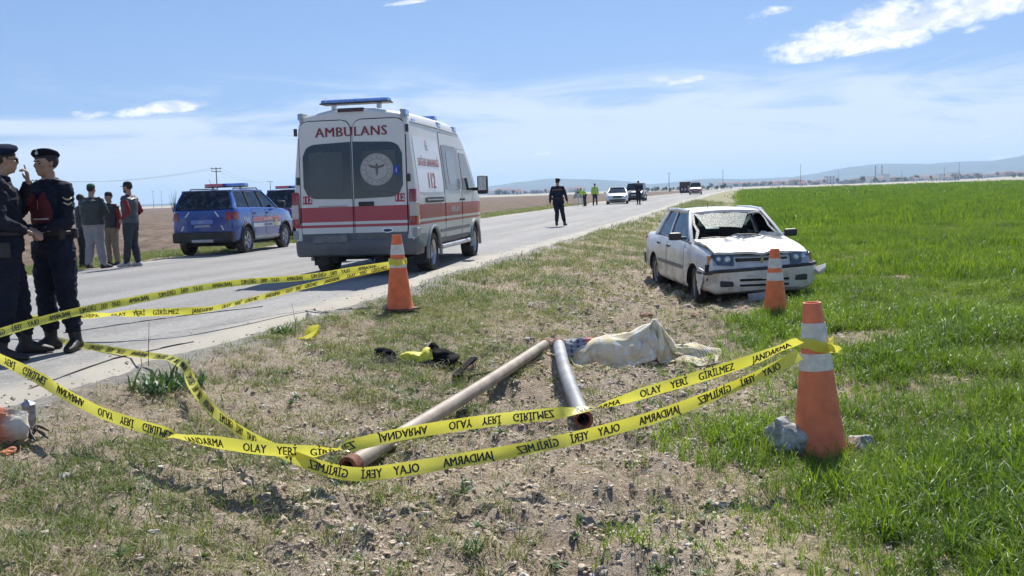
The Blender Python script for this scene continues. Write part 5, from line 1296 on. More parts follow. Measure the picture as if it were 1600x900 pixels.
# distant white saloon facing us, dark estate behind it, an orange-fronted car
pw = at_y(965, 318.5, 79)
ps = build_simple('parked_car', 'white saloon parked on the left road edge facing the camera', 'car', (pw.x, pw.y, .19), math.atan2(-1, -.12), paint_zones('bright_white', (.78, .78, .78), [], .22, .03, .8, .1), SED, SEDG, DG)
pv_ = at_y(994, 313, 92)
build_simple('parked_van', 'dark grey estate car parked behind the distant white saloon', 'car', (pv_.x, pv_.y, .24), math.atan2(-1, -.22), mat('dark_grey_paint', (.05, .05, .055), .25, coat=.6), VANP, VANG, DG)
po = at_y(1087, 304.5, 140)
build_simple('distant_car', 'red and white car parked with hazard stripes far along the road', 'car', (po.x, po.y, .43), math.atan2(-1, -.2), paint_zones('fleet_paint', (.62, .48, .44), [(.55, .8, (.5, .07, .04))], .3, .1, .5, .2), VANP, VANG, DG, bar=True)
# ---------------------------------------------------------------- people
SKIN = mat('skin', (.36, .215, .15), .5, var=.12, vscale=12, sss=.05)
HAIR = mat('dark_hair', (.022, .017, .014), .7, var=.3, vscale=30, bump=.4, bscale=120)
NAVY = mat('navy_uniform', (.013, .016, .030), .85, var=.25, vscale=5, bump=.25, bscale=60, spec=.2)
LEATHER = mat('black_leather', (.018, .017, .017), .6, var=.3, bump=.2)
BERET = mat('beret_felt', (.010, .012, .020), .95, var=.2, spec=.1)
WINE = mat('wine_vest', (.115, .012, .020), .8, var=.2)
SILVERP = mat('silver_patch', (.48, .47, .42), .5)
def fuse(mb, name, m, parent, vox, smooth=2, wr=0.0, seed=0, keep=.5):
    o = mb.build(name, m, None, None)
    md = o.modifiers.new('r', 'REMESH'); md.mode = 'VOXEL'; md.voxel_size = vox
    if smooth: ms = o.modifiers.new('s', 'SMOOTH'); ms.iterations = smooth; ms.factor = keep
    bake(o)
    if wr:
        from mathutils import noise as mn
        o.data.update(); ns = [v.normal.copy() for v in o.data.vertices]
        for v, n in zip(o.data.vertices, ns):
            p = v.co; q = Vector((p.x * 8 + p.z * 3, p.y * 8, p.z * 17 - p.x * 5 + seed * 7))
            r1 = 1 - abs(mn.noise(q)) * 2.6; r2 = 1 - abs(mn.noise(q * 1.9 + Vector((3, 1, 0)))) * 2.6
            v.co += n * wr * (.9 * r1 + .5 * r2 - .7)
    shade(o, 180); o.parent = parent
    if not o.data.materials: o.data.materials.append(m)
    return o
def ell(mb, c, rx, ry, z=None, n=16): pass
def torso_rings(J, rs, n=18):
    """rs: [(t along pelvis->neck, half width, half depth)]"""
    p, w, c, k = J['pelvis'], J['waist'], J['chest'], J['neck']
    pts = [p, w, c, k]; ts = [0, .33, .68, 1.0]; sd_ = (J['sh_r'] - J['sh_l']).normalized(); sh = (J['hip_r'] - J['hip_l']).normalized(); rings = []
    for t, a, b in rs:
        q = None
        for i in range(3):
            if t <= ts[i + 1] or i == 2:
                q = pts[i].lerp(pts[i + 1], (t - ts[i]) / (ts[i + 1] - ts[i])); break
        ax_ = (sh.lerp(sd_, min(1, max(0, t)))).normalized(); up = (k - p).normalized(); fw = up.cross(ax_).normalized()
        rings.append([tuple(q + ax_ * a * math.cos(2 * PI * j / n) + fw * b * math.sin(2 * PI * j / n)) for j in range(n)])
    return rings
def limb(mb, pts, rs, n=12):
    # densify for smooth joints
    P = []; Q = []
    for i in range(len(pts) - 1):
        for k in range(4):
            t = k / 4; P.append(Vector(pts[i]).lerp(Vector(pts[i + 1]), t)); Q.append(rs[i] + (rs[i + 1] - rs[i]) * t)
    P.append(Vector(pts[-1])); Q.append(rs[-1])
    mb.tube(P, Q, n)
    for p, r in zip(pts[1:-1], rs[1:-1]): mb.sphere(p, r * .99, 10, 8)
    mb.sphere(pts[0], rs[0] * .98, 10, 8); mb.sphere(pts[-1], rs[-1] * .98, 10, 8)
def stand(**kw):
    J = dict(head=(0, .02, 1.64), neck=(0, 0, 1.475), chest=(0, .0, 1.30), waist=(0, .0, 1.10), pelvis=(0, 0, .93),
             sh_r=(.185, 0, 1.425), sh_l=(-.185, 0, 1.425), el_r=(.255, -.03, 1.14), el_l=(-.255, -.03, 1.14), wr_r=(.26, .05, .89), wr_l=(-.26, .05, .89),
             hip_r=(.09, 0, .90), hip_l=(-.09, 0, .90), kn_r=(.11, .02, .50), kn_l=(-.11, .02, .50), an_r=(.12, -.02, .10), an_l=(-.12, -.02, .10), toe_r=(.14, .17, .03), toe_l=(-.14, .17, .03))
    J.update(kw); return {k: Vector(v) for k, v in J.items()}
def hand(mb, w, d, palm_n, curl=.5, point=False, s=1.0, side=1):
    """w wrist, d direction of the hand, palm_n palm normal; five fingers"""
    d = Vector(d).normalized(); pn = Vector(palm_n); pn = (pn - d * pn.dot(d)).normalized(); ac = d.cross(pn) * side
    k = w + d * .045 * s
    mb.add(*boxlike(w - d * .01, w + d * .09 * s, ac, pn, .028, .040, .014))
    base = w + d * .088 * s
    for i, (off, L) in enumerate(((-.030, .068), (-.010, .078), (.010, .073), (.029, .058))):
        p = base + ac * off * s; c = curl if not (point and i == 0) else .05
        q1 = p + (d * math.cos(c * .9) + pn * math.sin(c * .9)) * L * .45 * s; q2 = q1 + (d * math.cos(c * 2.2) + pn * math.sin(c * 2.2)) * L * .32 * s; q3 = q2 + (d * math.cos(c * 3.2) + pn * math.sin(c * 3.2)) * L * .26 * s
        mb.tube([p - d * .012, p, q1, q2, q3], [.0095 * s, .0092 * s, .0085 * s, .0078 * s, .006 * s], 8)
    t0 = w + d * .02 * s - ac * .026 * s; t1 = t0 + (d * .7 - ac * .75 + pn * .3).normalized() * .045 * s; t2 = t1 + (d * .9 - ac * .25 + pn * .3).normalized() * .032 * s
    mb.tube([t0, t1, t2], [.013 * s, .011 * s, .008 * s], 8)
def boxlike(p0, p1, ac, pn, w0, w1, th):
    vs = []
    for p, w in ((p0, w0), ((p0 + p1) / 2, (w0 + w1) / 2 + .003), (p1, w1)):
        for k in range(10): vs.append(tuple(p + ac * w * math.cos(2 * PI * k / 10) + pn * th * math.sin(2 * PI * k / 10)))
    fs = [(i * 10 + j, i * 10 + (j + 1) % 10, (i + 1) * 10 + (j + 1) % 10, (i + 1) * 10 + j) for i in range(2) for j in range(10)] + [tuple(range(9, -1, -1)), tuple(range(20, 30))]
    return vs, fs
def person(label, loc, face, J, group=None, near=False, hs=1.0, top=NAVY, sleeves=None, legs=NAVY, shoes=LEATHER, boots=True, cap=None, capmat=None, head_yaw=0, head_pitch=0, bulk=1.0, vest=None,
           hands=None, belt=True, beard=False, glasses=False, wr=.009, puffy=False, scale=1.0, hi_vis=None, legw=1.0, emblem=False, text=None, patches=False, hairc=True, jlow=-.03, name='person'):
    T0 = thing(name, label, 'person', loc, face, group); T0.scale = (scale,) * 3
    v1 = .0085 if near else .018; vc = .012 if near else .022
    UP = Vector((0, 0, 1))
    # ---- the body itself: one continuous surface
    b = MB(); b.loft(torso_rings(J, [(-.12, .10, .075), (0, .150, .105), (.25, .135, .095), (.45, .14, .10), (.7, .165, .11), (.88, .15, .09), (.98, .08, .07), (1.06, .058, .060)]))
    Hc = J['head']; nk = J['neck']
    b.tube([nk - Vector((0, .005, .05)), nk + Vector((0, 0, .02)), Hc + Vector((0, -.02, -.06))], [.066, .058, .056], 14)
    Hm = Matrix.Translation(Hc) @ Euler((R(head_pitch), 0, R(head_yaw))).to_matrix().to_4x4() @ Matrix.Scale(hs, 4)
    hb = MB()
    hb.sphere((0, -.012, .030), (.074, .094, .088), 22, 16); hb.sphere((0, .018, -.030), (.058, .066, .082), 18, 14); hb.sphere((0, .052, -.082), (.030, .026, .022), 12, 8)
    hb.sphere((0, .070, .030), (.050, .020, .018), 12, 8)                                                     # brow
    hb.tube([(0, .080, .022), (0, .096, -.008), (0, .104, -.024)], [.009, .012, .014], 8); hb.sphere((-.011, .090, -.027), .010, 8, 6); hb.sphere((.011, .090, -.027), .010, 8, 6)   # nose
    hb.sphere((0, .080, -.052), (.024, .012, .0065), 12, 6); hb.sphere((0, .077, -.064), (.020, .012, .007), 12, 6)     # lips
    for s in (-1, 1):
        hb.sphere((s * .046, .058, -.012), (.022, .024, .02), 10, 8)
        hb.tube([(s * .072, -.012, -.028), (s * .080, -.004, -.012), (s * .083, -.012, .014), (s * .076, -.022, .02)], [.008, .010, .010, .007], 8)
    for v, f_, m_ in ((hb.v, hb.f, hb.m),): b.add([tuple(Hm @ Vector(p)) for p in v], f_)
    for s in ('r', 'l'):
        limb(b, [J['sh_' + s], J['el_' + s], J['wr_' + s]], [.050, .040, .027])
        limb(b, [J['hip_' + s], J['kn_' + s], J['an_' + s]], [.085, .056, .038])
        b.tube([J['an_' + s] - UP * .01, J['an_' + s].lerp(J['toe_' + s], .5) - UP * .012, J['an_' + s].lerp(J['toe_' + s], .85) - UP * .0], [.030, .022, .016], 8)
        hd_ = (hands or {}).get(s, {})
        d = Vector(hd_.get('d', tuple((J['wr_' + s] - J['el_' + s]).normalized()))); pn = hd_.get('n', (-1 if s == 'r' else 1, .2, 0))
        hand(b, J['wr_' + s], d, pn, hd_.get('curl', .5), hd_.get('point', False), 1.0, 1 if s == 'r' else -1)
    body = fuse(b, 'body', SKIN, T0, v1, 1 if near else 1)
    # eyes, brows
    if near or True:
        e = MB()
        for s in (-1, 1):
            e.sphere((s * .029, .0745, .004), (.014, .008, .0065), 10, 6)
            
        ee = e.build('eyes', mat('eye_dark', (.03, .02, .018), .3), T0, 60); ee.matrix_local = Hm
        e = MB()
        for s in (-1, 1): e.tube([(s * .012, .090, .022), (s * .03, .088, .027), (s * .048, .075, .022)], [.004, .005, .003], 6, flat=.8)
        ee = e.build('eyebrows', HAIR, T0, 60); ee.matrix_local = Hm
    if glasses:
        g = MB()
        for s in (-1, 1): g.box(s * .008, s * .055, .086, .094, -.014, .018); g.tube([(s * .055, .086, .012), (s * .078, .0, .012)], .003, 5)
        gg = g.build('sunglasses', mat('sunglass', (.01, .01, .012), .1), T0, None, bevel=.003); gg.matrix_local = Hm
    # hair, headgear
    if hairc:
        h = MB(); h.sphere((0, -.022, .036), (.079, .092, .086), 20, 14)
        h.v = [(x, y, z) if not (y > .045 - .3 * max(0, z - .02) * 0 and z < .055) else (x * .9, min(y, .03), z) for x, y, z in h.v]
        h.v = [(x, y, max(z, -.045 + .0 * y)) for x, y, z in h.v]
        hh = h.build('hair', HAIR, T0, 180); hh.matrix_local = Hm
    if beard:
        h = MB(); h.sphere((0, .034, -.070), (.058, .056, .046), 16, 10); hh = h.build('beard', HAIR, T0, 180); hh.matrix_local = Hm
    if cap == 'beret':
        h = MB(); h.lathe([(.001, .000), (.080, .0), (.084, .012), (.083, .026), (.100, .045), (.108, .062), (.098, .082), (.060, .096), (.001, .100)], 24)
        h.v = [(x * .92 + (.022 * max(0, z - .03) / .06 if x > 0 else 0), y * 1.15 + .0, z - .022 * max(0, x) / .1 * (z > .03) - .012 * (y < 0) * abs(y) / .1) for x, y, z in h.v]
        hh = h.build('beret', capmat or BERET, T0, 180); hh.matrix_local = Hm @ Matrix.Translation((.004, -.010, .040)) @ Euler((R(4), R(9), 0)).to_matrix().to_4x4() @ Matrix.Scale(.96, 4)
        bb = MB(); bb.lathe([(.085, -.004), (.088, 0), (.088, .014), (.085, .018)], 24, caps=False); bb.v = [(x * .92, y * 1.15, z) for x, y, z in bb.v]; bb.build('band', LEATHER, hh, 60)
        if near:
            bd = MB(); bd.prism([(-.012, -.018), (.012, -.018), (.014, .004), (.007, .012), (.009, .02), (0, .028), (-.009, .02), (-.007, .012), (-.014, .004)], -.004, .004, 'y', 0, Matrix.Translation((-.035, .108, .048)) @ Matrix.Rotation(R(14), 4, 'Z')); bd.build('badge', SILVERP, hh, None)
    elif cap:
        h = MB(); h.lathe([(.084, 0), (.086, .03), (.078, .068), (.050, .092), (.001, .100)], 22, caps=False); h.v = [(x * .93, y * 1.12, z) for x, y, z in h.v]
        if cap == 'peak':
            vs = []
            for i in range(9):
                a = R(35 + 110 * i / 8); vs += [(.080 * math.cos(a), .095 * math.sin(a), .004), (.085 * math.cos(a) * .9, .095 * math.sin(a) + .075 * math.sin(PI * i / 8), -.006)]
            h.add(vs, [(2 * i, 2 * i + 1, 2 * i + 3, 2 * i + 2) for i in range(8)])
        hh = h.build('cap', capmat, T0, 180); hh.modifiers.new('s', 'SOLIDIFY').thickness = .005; hh.matrix_local = Hm @ Matrix.Translation((0, -.010, .038))
    # ---- clothes
    B = bulk; j = MB(); pf = 1.0
    lo = jlow
    rings = [(lo, .178 * B, .135 * B), (.10, .172 * B, .130 * B), (.30, .166 * B, .128 * B), (.50, .172 * B, .132 * B), (.72, .190 * B, .135 * B), (.86, .182 * B, .118 * B), (.95, .125, .092), (1.01, .082, .078), (1.06, .074, .074)]
    j.loft(torso_rings(J, rings, 22))
    def arms(mb, grow=1.0, short=0.0):
        for s in ('r', 'l'):
            sh, el, wr_ = J['sh_' + s], J['el_' + s], J['wr_' + s]
            limb(mb, [sh + (nk - sh) * .35 - UP * .01, sh, sh.lerp(el, .5), el, el.lerp(wr_, .55), wr_ + (el - wr_) * .04], [.058 * grow, .064 * grow * B ** .5, .063 * grow * B ** .5, .056 * grow, .051 * grow, .040 * grow])
    if not sleeves: arms(j)
    else:
        for s in ('r', 'l'): sh = J['sh_' + s]; limb(j, [sh + (nk - sh) * .35 - UP * .01, sh + (J['el_' + s] - sh) * .10], [.060, .070 * B ** .5])
    jk = fuse(j, 'padded_vest' if puffy else 'shirt', top, T0, vc, 2, wr, 3)
    if puffy:
        for v in jk.data.vertices: 
            q = Vector((v.co.x, v.co.y, 0)); 
            if q.length > 0.02 and v.co.z < J['neck'].z - .03: v.co += q.normalized() * (.012 * abs(math.sin(v.co.z * 2 * PI / .12)) - .003)
    if sleeves:
        a_ = MB(); arms(a_, .93); 
        a_.loft(torso_rings(J, [(.4, .12, .09), (.9, .13, .085), (1.04, .070, .070)], 16))
        fuse(a_, 'sleeves', sleeves, T0, vc, 2, wr * .8, 8)
    t = MB(); t.loft(torso_rings(J, [(-.20, .12, .10), (-.08, .168 * B, .128 * B), (.05, .165 * B, .126 * B), (.20, .155 * B, .12 * B)], 20))
    for s in ('r', 'l'):
        hp, kn, an = J['hip_' + s], J['kn_' + s], J['an_' + s]
        end = an.lerp(kn, .28) if boots else an + (kn - an) * .02
        limb(t, [hp, hp.lerp(kn, .5), kn, kn.lerp(end, .5), end], [.108 * legw * B ** .3, .098 * legw, .078 * legw, .076 * legw, (.070 if boots else .062) * legw], 14)
    fuse(t, 'trousers', legs, T0, vc, 2, wr * 1.2, 5)
    for s in ('r', 'l'):
        an, toe, kn = J['an_' + s], J['toe_' + s], J['kn_' + s]; d = (toe - an); d.z = 0; L = d.length; d.normalize(); heel = an - d * .06
        f = MB(); zf = min(toe.z, an.z) - .03; side = Vector((-d.y, d.x, 0))
        sec = [(-.085, .032, .06), (-.06, .042, .10), (0, .046, .135), (.06, .047, .115), (.12, .051, .085), (.17, .047, .066), (.215, .032, .045)]
        pit = (toe.z - (an.z - .07)) / max(L, .01)
        rg = []
        for u, w, h_ in sec:
            c_ = an + d * u; zb = an.z - .10 + pit * u * .9
            if abs(pit) < .4: zb = an.z - .10
            rg.append([tuple(c_ + side * w * math.cos(2 * PI * k / 12) * (1 if True else 1) + UP * (zb - an.z + h_ / 2 + h_ / 2 * max(-.92, math.sin(2 * PI * k / 12)))) for k in range(12)])
        f.loft(rg)
        if boots: limb(f, [an - UP * .02, an.lerp(kn, .33)], [.052, .060])
        fuse(f, 'boot' if boots else 'shoe', shoes, T0, .009 if near else .016, 1)
    if belt:
        q = MB(); r0 = torso_rings(J, [(.18, .175 * B, .135 * B), (.19, .183 * B, .143 * B), (.24, .183 * B, .143 * B), (.25, .175 * B, .135 * B)], 24); q.loft(r0, False); bl = q.build('belt', LEATHER, T0, 40)
        wz = J['waist']; 
        for a, dx in ((-20, 0), (200, 0), (150, 0)):
            p = J['pelvis'].lerp(J['waist'], .6) + Vector((.19 * B * math.cos(R(a)), .15 * B * math.sin(R(a)), 0)); 
            MB().cbox(p, (.06, .05, .09), 0, (0, 0, R(a))).build('pouch', LEATHER, T0, None, bevel=.012)
        hp = J['hip_r'] + Vector((.12, .0, -.02)); MB().cbox(hp + Vector((0, 0, .03)), (.045, .08, .13)).build('holster', LEATHER, T0, None, bevel=.018)
    bvj = bvh_of(jk)
    def stick(nm, pts, m_, d, off=.006, par=T0, rot=0):
        q = MB(); c_ = len(pts); w_ = wrap([tuple(p) for p in pts], bvj, d, off, 1.0); q.add(w_, [tuple(range(c_))]); o_ = q.build(nm, m_, par, None, fixn=False); return o_
    def panel_on(nm, x0, x1, z0, z1, d, m_, off=.007, axis='y', nu=8, nv=8):
        q = MB(); vs = []
        for jx in range(nv + 1):
            for i in range(nu + 1):
                u = x0 + (x1 - x0) * i / nu; v = z0 + (z1 - z0) * jx / nv
                if nm == 'vest_front': u *= 1 - .45 * max(0, (jx / nv - .55) / .45); v -= .07 * max(0, 1 - abs(u) / .05) * (jx / nv) ** 3
                vs.append((u, 0, v) if axis == 'y' else (0, u, v))
        w_ = wrap(vs, bvj, d, off, .185 if nm in ('vest_front', 'pocket', 'name_tape') else 1.0); n_ = nu + 1; q.add(w_, [(a * n_ + i, a * n_ + i + 1, (a + 1) * n_ + i + 1, (a + 1) * n_ + i) for a in range(nv) for i in range(nu)]); return q.build(nm, m_, T0, 60, fixn=False)
    if vest:
        panel_on('vest_front', -.125, .125, 1.13, 1.40, (0, -1, 0), vest); 
        if near:
            t_ = MB(); text_on(t_, 'A', .11, (0, 0, 1.22), bvj, (0, -1, 0), (-1, 0, 0), off=.012, bold=.0); t_.build('lettering', SILVERP, T0, None, fixn=False) if False else None
            q = panel_on('pocket', -.10, .06, 1.16, 1.175, (0, -1, 0), SILVERP, .012, nv=1); q2 = panel_on('name_tape', -.012, -.004, 1.25, 1.33, (0, -1, 0), SILVERP, .012, nu=1)
            MB().cbox((.07, .0, 0), (.001, .001, .001)).build('x', WINE) if False else None
    if hi_vis: panel_on('reflective_band', -.17, .17, 1.12, 1.17, (0, 1, 0), SILVERP, .008); panel_on('reflective_band', -.17, .17, 1.30, 1.34, (0, 1, 0), SILVERP, .008)
    if text:
        t_ = MB(); text_on(t_, text, .055, (0, 0, 1.33), bvj, (0, 1, 0), (1, 0, 0), off=.01, bold=.03, sx=.9); t_.build('lettering', mat('orange_print', (.45, .16, .09), .6), T0, None, fixn=False)
    if near:
        c_ = MB(); c_.tube([tuple(nk + Vector((.078 * math.cos(a), .072 * math.sin(a) + .004, .02 + .012 * math.sin(-a)))) for a in np.linspace(-PI * 1.4, PI * .4, 18)], .016, 8, flat=1.5); c_.build('collar', top, T0)
        for s in ('r', 'l'):
            sh = J['sh_' + s]; mid_ = sh.lerp(nk, .42) + UP * .055; dd = (nk - sh).normalized()
            MB().cbox((0, 0, 0), (.10, .045, .012)).build('epaulette', mat('epaulette', (.05, .055, .07), .8), T0, None, bevel=.004).matrix_local = Matrix.Translation(mid_) @ Matrix.Rotation(math.atan2(dd.z, abs(dd.x)) * (1 if dd.x < 0 else -1), 4, 'Y')
    if patches:
        sh, el = J['sh_l'], J['el_l']; p = sh.lerp(el, .42); out_ = Vector((-.8, .6, 0)).normalized()
        for k, dz in ((0, .035), (1, -.01)):
            q = MB(); pts = []
            for i in range(9):
                u = -1 + 2 * i / 8; pts.append((p.x, p.y, p.z)); 
            right = Vector((.6, .8, 0)).normalized(); cc_ = p + UP * dz
            lowp = [cc_ + right * (.036 * u) + UP * (.020 * (abs(u) ** (1.0 if k else 2.2)) - .018) for u in np.linspace(-1, 1, 9)]
            hip_ = [q_ + UP * .012 for q_ in lowp]
            vv = wrap([tuple(a) for a in lowp + hip_], bvj, -out_, .005, .5); q.add(vv, [(i, i + 1, 9 + i + 1, 9 + i) for i in range(8)]); q.build('sleeve_insignia', mat('gold_thread', (.55, .50, .30), .6), T0, None, fixn=False)
    return T0
def facing(deg):       # deg clockwise from straight away from the camera (0 = back to us)
    return R(-deg)
GG = 'gendarmes in dark blue uniform'
# left gendarme, half out of frame, turned to the right
pA = at_z(22, 562, .02)
person('gendarme in sunglasses and dark blue beret at the left edge, in profile facing his colleague', (pA.x, pA.y, road_z(pA.x, pA.y)), facing(62),
       stand(el_r=(.27, -.04, 1.15), wr_r=(.12, .15, 1.06), el_l=(-.25, .06, 1.15), wr_l=(-.02, .20, 1.06), hip_r=(.09, 0, .90), kn_r=(.15, -.02, .50), an_r=(.19, -.10, .10), toe_r=(.24, .10, .03), kn_l=(-.12, .08, .50), an_l=(-.15, .10, .10), toe_l=(-.17, .30, .03), head=(0, .05, 1.635)),
       GG, near=True, cap='beret', glasses=True, head_yaw=12, bulk=1.12, legw=1.08, capmat=mat('beret_navy', (.012, .018, .045), .95, spec=.1), vest=None, hands={'r': dict(n=(0, 0, -1), curl=.4), 'l': dict(n=(0, 0, -1), curl=.4)}, wr=.012, scale=1.0)
# right gendarme, facing us and pointing up
pB = at_z(97, 548, .02)
person('gendarme with wine-red vest panel raising one finger, standing on the road facing the camera', (pB.x, pB.y, road_z(pB.x, pB.y)), facing(200),
       stand(el_r=(.26, .12, 1.20), wr_r=(-.05, .27, 1.48), el_l=(-.24, .06, 1.14), wr_l=(-.06, .20, 1.06), kn_r=(.10, .03, .5), an_r=(.11, .0, .10), toe_r=(.18, .18, .03), kn_l=(-.12, .02, .5), an_l=(-.15, -.02, .1), toe_l=(-.22, .15, .03)),
       GG, near=True, cap='beret', head_yaw=-14, head_pitch=2, bulk=1.06, legw=1.1, vest=WINE, patches=True, hands={'r': dict(d=(-.05, .12, 1), n=(.5, .9, .1), curl=.75, point=True), 'l': dict(d=(1, .3, 0), n=(0, -1, .1), curl=.8)}, wr=.012, scale=.985)
# group of onlookers by the far edge of the road
DV = mat('black_padded_vest', (.018, .019, .022), .55, var=.2); DRED = mat('dark_red_knit', (.20, .020, .028), .9, var=.2); GREYT = mat('grey_sweatpants', (.26, .26, .275), .95, var=.15); KH = mat('khaki_trousers', (.20, .165, .12), .9)
DT = mat('dark_tracksuit', (.028, .032, .042), .8); WHS = mat('white_shirt', (.60, .60, .62), .9)
OG = 'onlookers at the far edge of the road'
q1 = at_z(151, 420, 0)
person('stout man in green cap, black padded jacket and grey sweatpants, seen from behind', (q1.x, q1.y, road_z(q1.x, q1.y)), facing(8), stand(el_r=(.27, .06, 1.16), wr_r=(.13, .26, 1.18), el_l=(-.27, .06, 1.16), wr_l=(-.13, .26, 1.18), an_r=(.17, 0, .1), toe_r=(.22, .17, .03), an_l=(-.17, 0, .1), toe_l=(-.22, .17, .03)),
       OG, top=mat('black_puffer', (.022, .028, .030), .5, var=.2), puffy=True, legs=GREYT, boots=False, shoes=LEATHER, cap='plain', capmat=mat('green_cap', (.02, .12, .05), .85), bulk=1.42, legw=1.2, belt=False)
q2 = at_z(160, 417, 0)
person('man in dark red sleeves and khaki trousers standing behind the man in the green cap', (q2.x, q2.y + .6, road_z(q2.x, q2.y)), facing(200), stand(), OG, top=DV, sleeves=DRED, puffy=True, legs=KH, boots=False, cap='plain', capmat=mat('black_cap', (.015, .015, .017), .9), bulk=1.1, belt=False, scale=.93)
q3 = at_z(209, 418.5, 0)
person('bearded man in peaked cap, red sleeves and dark padded vest standing apart in profile', (q3.x, q3.y, road_z(q3.x, q3.y)), facing(-78), stand(el_r=(.22, -.12, 1.16), wr_r=(.16, .08, 1.0), el_l=(-.22, -.12, 1.16), wr_l=(-.16, .08, 1.0), an_r=(.09, -.06, .1), toe_r=(.10, .14, .03), an_l=(-.09, .10, .1), toe_l=(-.10, .30, .03)),
       OG, top=mat('slate_puffer', (.055, .065, .070), .5, var=.25), sleeves=DRED, puffy=True, legs=DT, boots=False, shoes=mat('grey_trainers', (.42, .42, .42), .7), cap='peak', capmat=mat('black_cap', (.015, .015, .017), .9), beard=True, bulk=1.12, belt=False, legw=1.05)
q4 = at_z(127, 416, 0)
person('man in black trousers mostly hidden between the gendarme and the green cap', (q4.x, q4.y + .2, road_z(q4.x, q4.y)), facing(40), stand(), OG, top=DV, sleeves=WHS, legs=mat('black_trousers', (.014, .014, .016), .85), boots=False, bulk=1.0, belt=False, scale=.95)
# gendarme walking away along the road
q5 = at_z(873, 355.5, 0)
person('gendarme in beret walking away along the middle of the road, orange lettering on his back', (q5.x, q5.y, road_z(q5.x, q5.y)), facing(8), stand(kn_r=(.14, .18, .50), an_r=(.20, .30, .11), toe_r=(.25, .48, .07), kn_l=(-.04, -.04, .49), an_l=(-.05, -.26, .13), toe_l=(-.05, -.07, .03), el_r=(.29, -.05, 1.15), wr_r=(.33, .12, .93), el_l=(-.27, -.06, 1.15), wr_l=(-.29, -.03, .89)),
       GG, cap='beret', bulk=1.12, legw=1.05, text='JANDARMA', belt=True)
HV = mat('hi_vis_yellow', (.42, .62, .05), .7, var=.1)
q6 = at_y(930, 322.5, 76)
RG = 'people in yellow high-visibility vests'
person('tall person in yellow-green high-visibility vest and dark trousers, back to the camera beside the field', (q6.x, 76, .2), facing(10), stand(an_r=(.14, 0, .1), an_l=(-.14, 0, .1)), RG, top=HV, legs=DT, boots=False, bulk=1.12, belt=False, hi_vis=True)
person('smaller person in yellow high-visibility jacket bending beside the tripod', (at_y(914, 320, 74).x, 74, .18), facing(-60), stand(head=(0, .34, 1.30), neck=(0, .22, 1.26), chest=(0, .14, 1.14), waist=(0, .02, 1.02), pelvis=(0, -.05, .88), sh_r=(.18, .20, 1.20), sh_l=(-.18, .20, 1.20), el_r=(.24, .32, .98), el_l=(-.24, .32, .98), wr_r=(.16, .48, .92), wr_l=(-.16, .48, .92)), RG, top=HV, legs=DT, boots=False, bulk=1.1, belt=False, hi_vis=True)
q7 = at_y(998, 321, 73)
person('distant gendarme standing on the road in front of the dark estate car', (q7.x, 73, road_z(q7.x, 73)), facing(170), stand(el_r=(.22, .05, 1.15), wr_r=(.08, .2, 1.1), el_l=(-.22, .05, 1.15), wr_l=(-.08, .2, 1.1), an_r=(.08, 0, .1), an_l=(-.08, 0, .1)), GG, cap='beret', bulk=1.12)
# ---------------------------------------------------------------- traffic cones
def cone_mat(name, col, dirt):
    return mat(name, col, .45, var=.15, vscale=9, dirt=dirt, spec=.4)
def build_cone(label, p, h=.90, mt=None, tilt=(0, 0), rz=0, squash=0, group='traffic cones holding the tape'):
    T0 = thing('traffic_cone', label, 'traffic cone', (p.x, p.y, p.z), rz, group, rot=(tilt[0], tilt[1], rz))
    k = h / .9
    def rad(z): return (.163 - (.163 - .055) * z / h)
    b = MB(); zs = [0, .02, .1, .3, .5, .7, h - .012, h]; pr = [(rad(z), z) for z in zs]
    pr[0] = (.185, 0.0); pr[1] = (.170, .022)
    inner = [(rad(h) - .010, h), (rad(h * .8) - .010, h * .8), (rad(h * .5) - .01, h * .5), (.14, .01)]
    b.lathe(pr + inner, 36, caps=False); c = b.build('cone_body', mt, T0, 40, fixn=False)
    for v in c.data.vertices: v.co.x *= 1 + squash * (1 - v.co.z / h); v.co.y += .01 * math.sin(v.co.z * 7) * squash * 8
    for z0, z1 in ((.665 * k, .785 * k), (.51 * k, .61 * k)):
        q = MB().lathe([(rad(z0) + .0005, z0), (rad(z0) + .0028, z0 + .002), (rad(z1) + .0028, z1 - .002), (rad(z1) + .0005, z1)], 36, caps=False)
        o = q.build('reflective_collar', mat('collar_white', (.76, .72, .64), .4, var=.2, vscale=14, dirt=.45), T0, 40, fixn=False)
        for v in o.data.vertices: v.co.x *= 1 + squash * (1 - v.co.z / h); v.co.y += .01 * math.sin(v.co.z * 7) * squash * 8
    q = MB(); q.cbox((0, 0, .012), (.36, .36, .022)); q.build('base_plate', mat('cone_base', (.10, .045, .035), .8, dirt=.5), T0, None, bevel=.008)
    return T0
def stone(label, p, r, seed, m, flat=.8, rz=0, name='stone', group=None, sink=.25):
    mb = MB(); lump(mb, r, seed, 4, None, flat, .55); o = mb.build(name, m, None, 30)
    o.location = (p.x, p.y, p.z + r * flat * (1 - sink) - r * .15); o.rotation_euler = (0, 0, rz); tag(o, label, 'stone', group); return o
STONE_G = mat('grey_stone', (.36, .35, .33), .95, var=.35, vscale=22, bump=.8, bscale=60, spec=.2)
STONE_R = mat('reddish_stone', (.33, .20, .15), .95, var=.35, vscale=16, bump=.8, bscale=60, spec=.2)
STONE_W = mat('pale_stone', (.56, .52, .46), .95, var=.25, vscale=18, bump=.8, bscale=60, spec=.2)
STONE_P = mat('light_grey_stone', (.50, .49, .46), .95, var=.45, vscale=14, bump=.8, bscale=60, spec=.2)
SG = 'stones weighing down the cones'
def ground_pt(px, py, z0=-.4):
    p = on_ground(px, py, z0); return Vector((p.x, p.y, ground_z(p.x, p.y)))
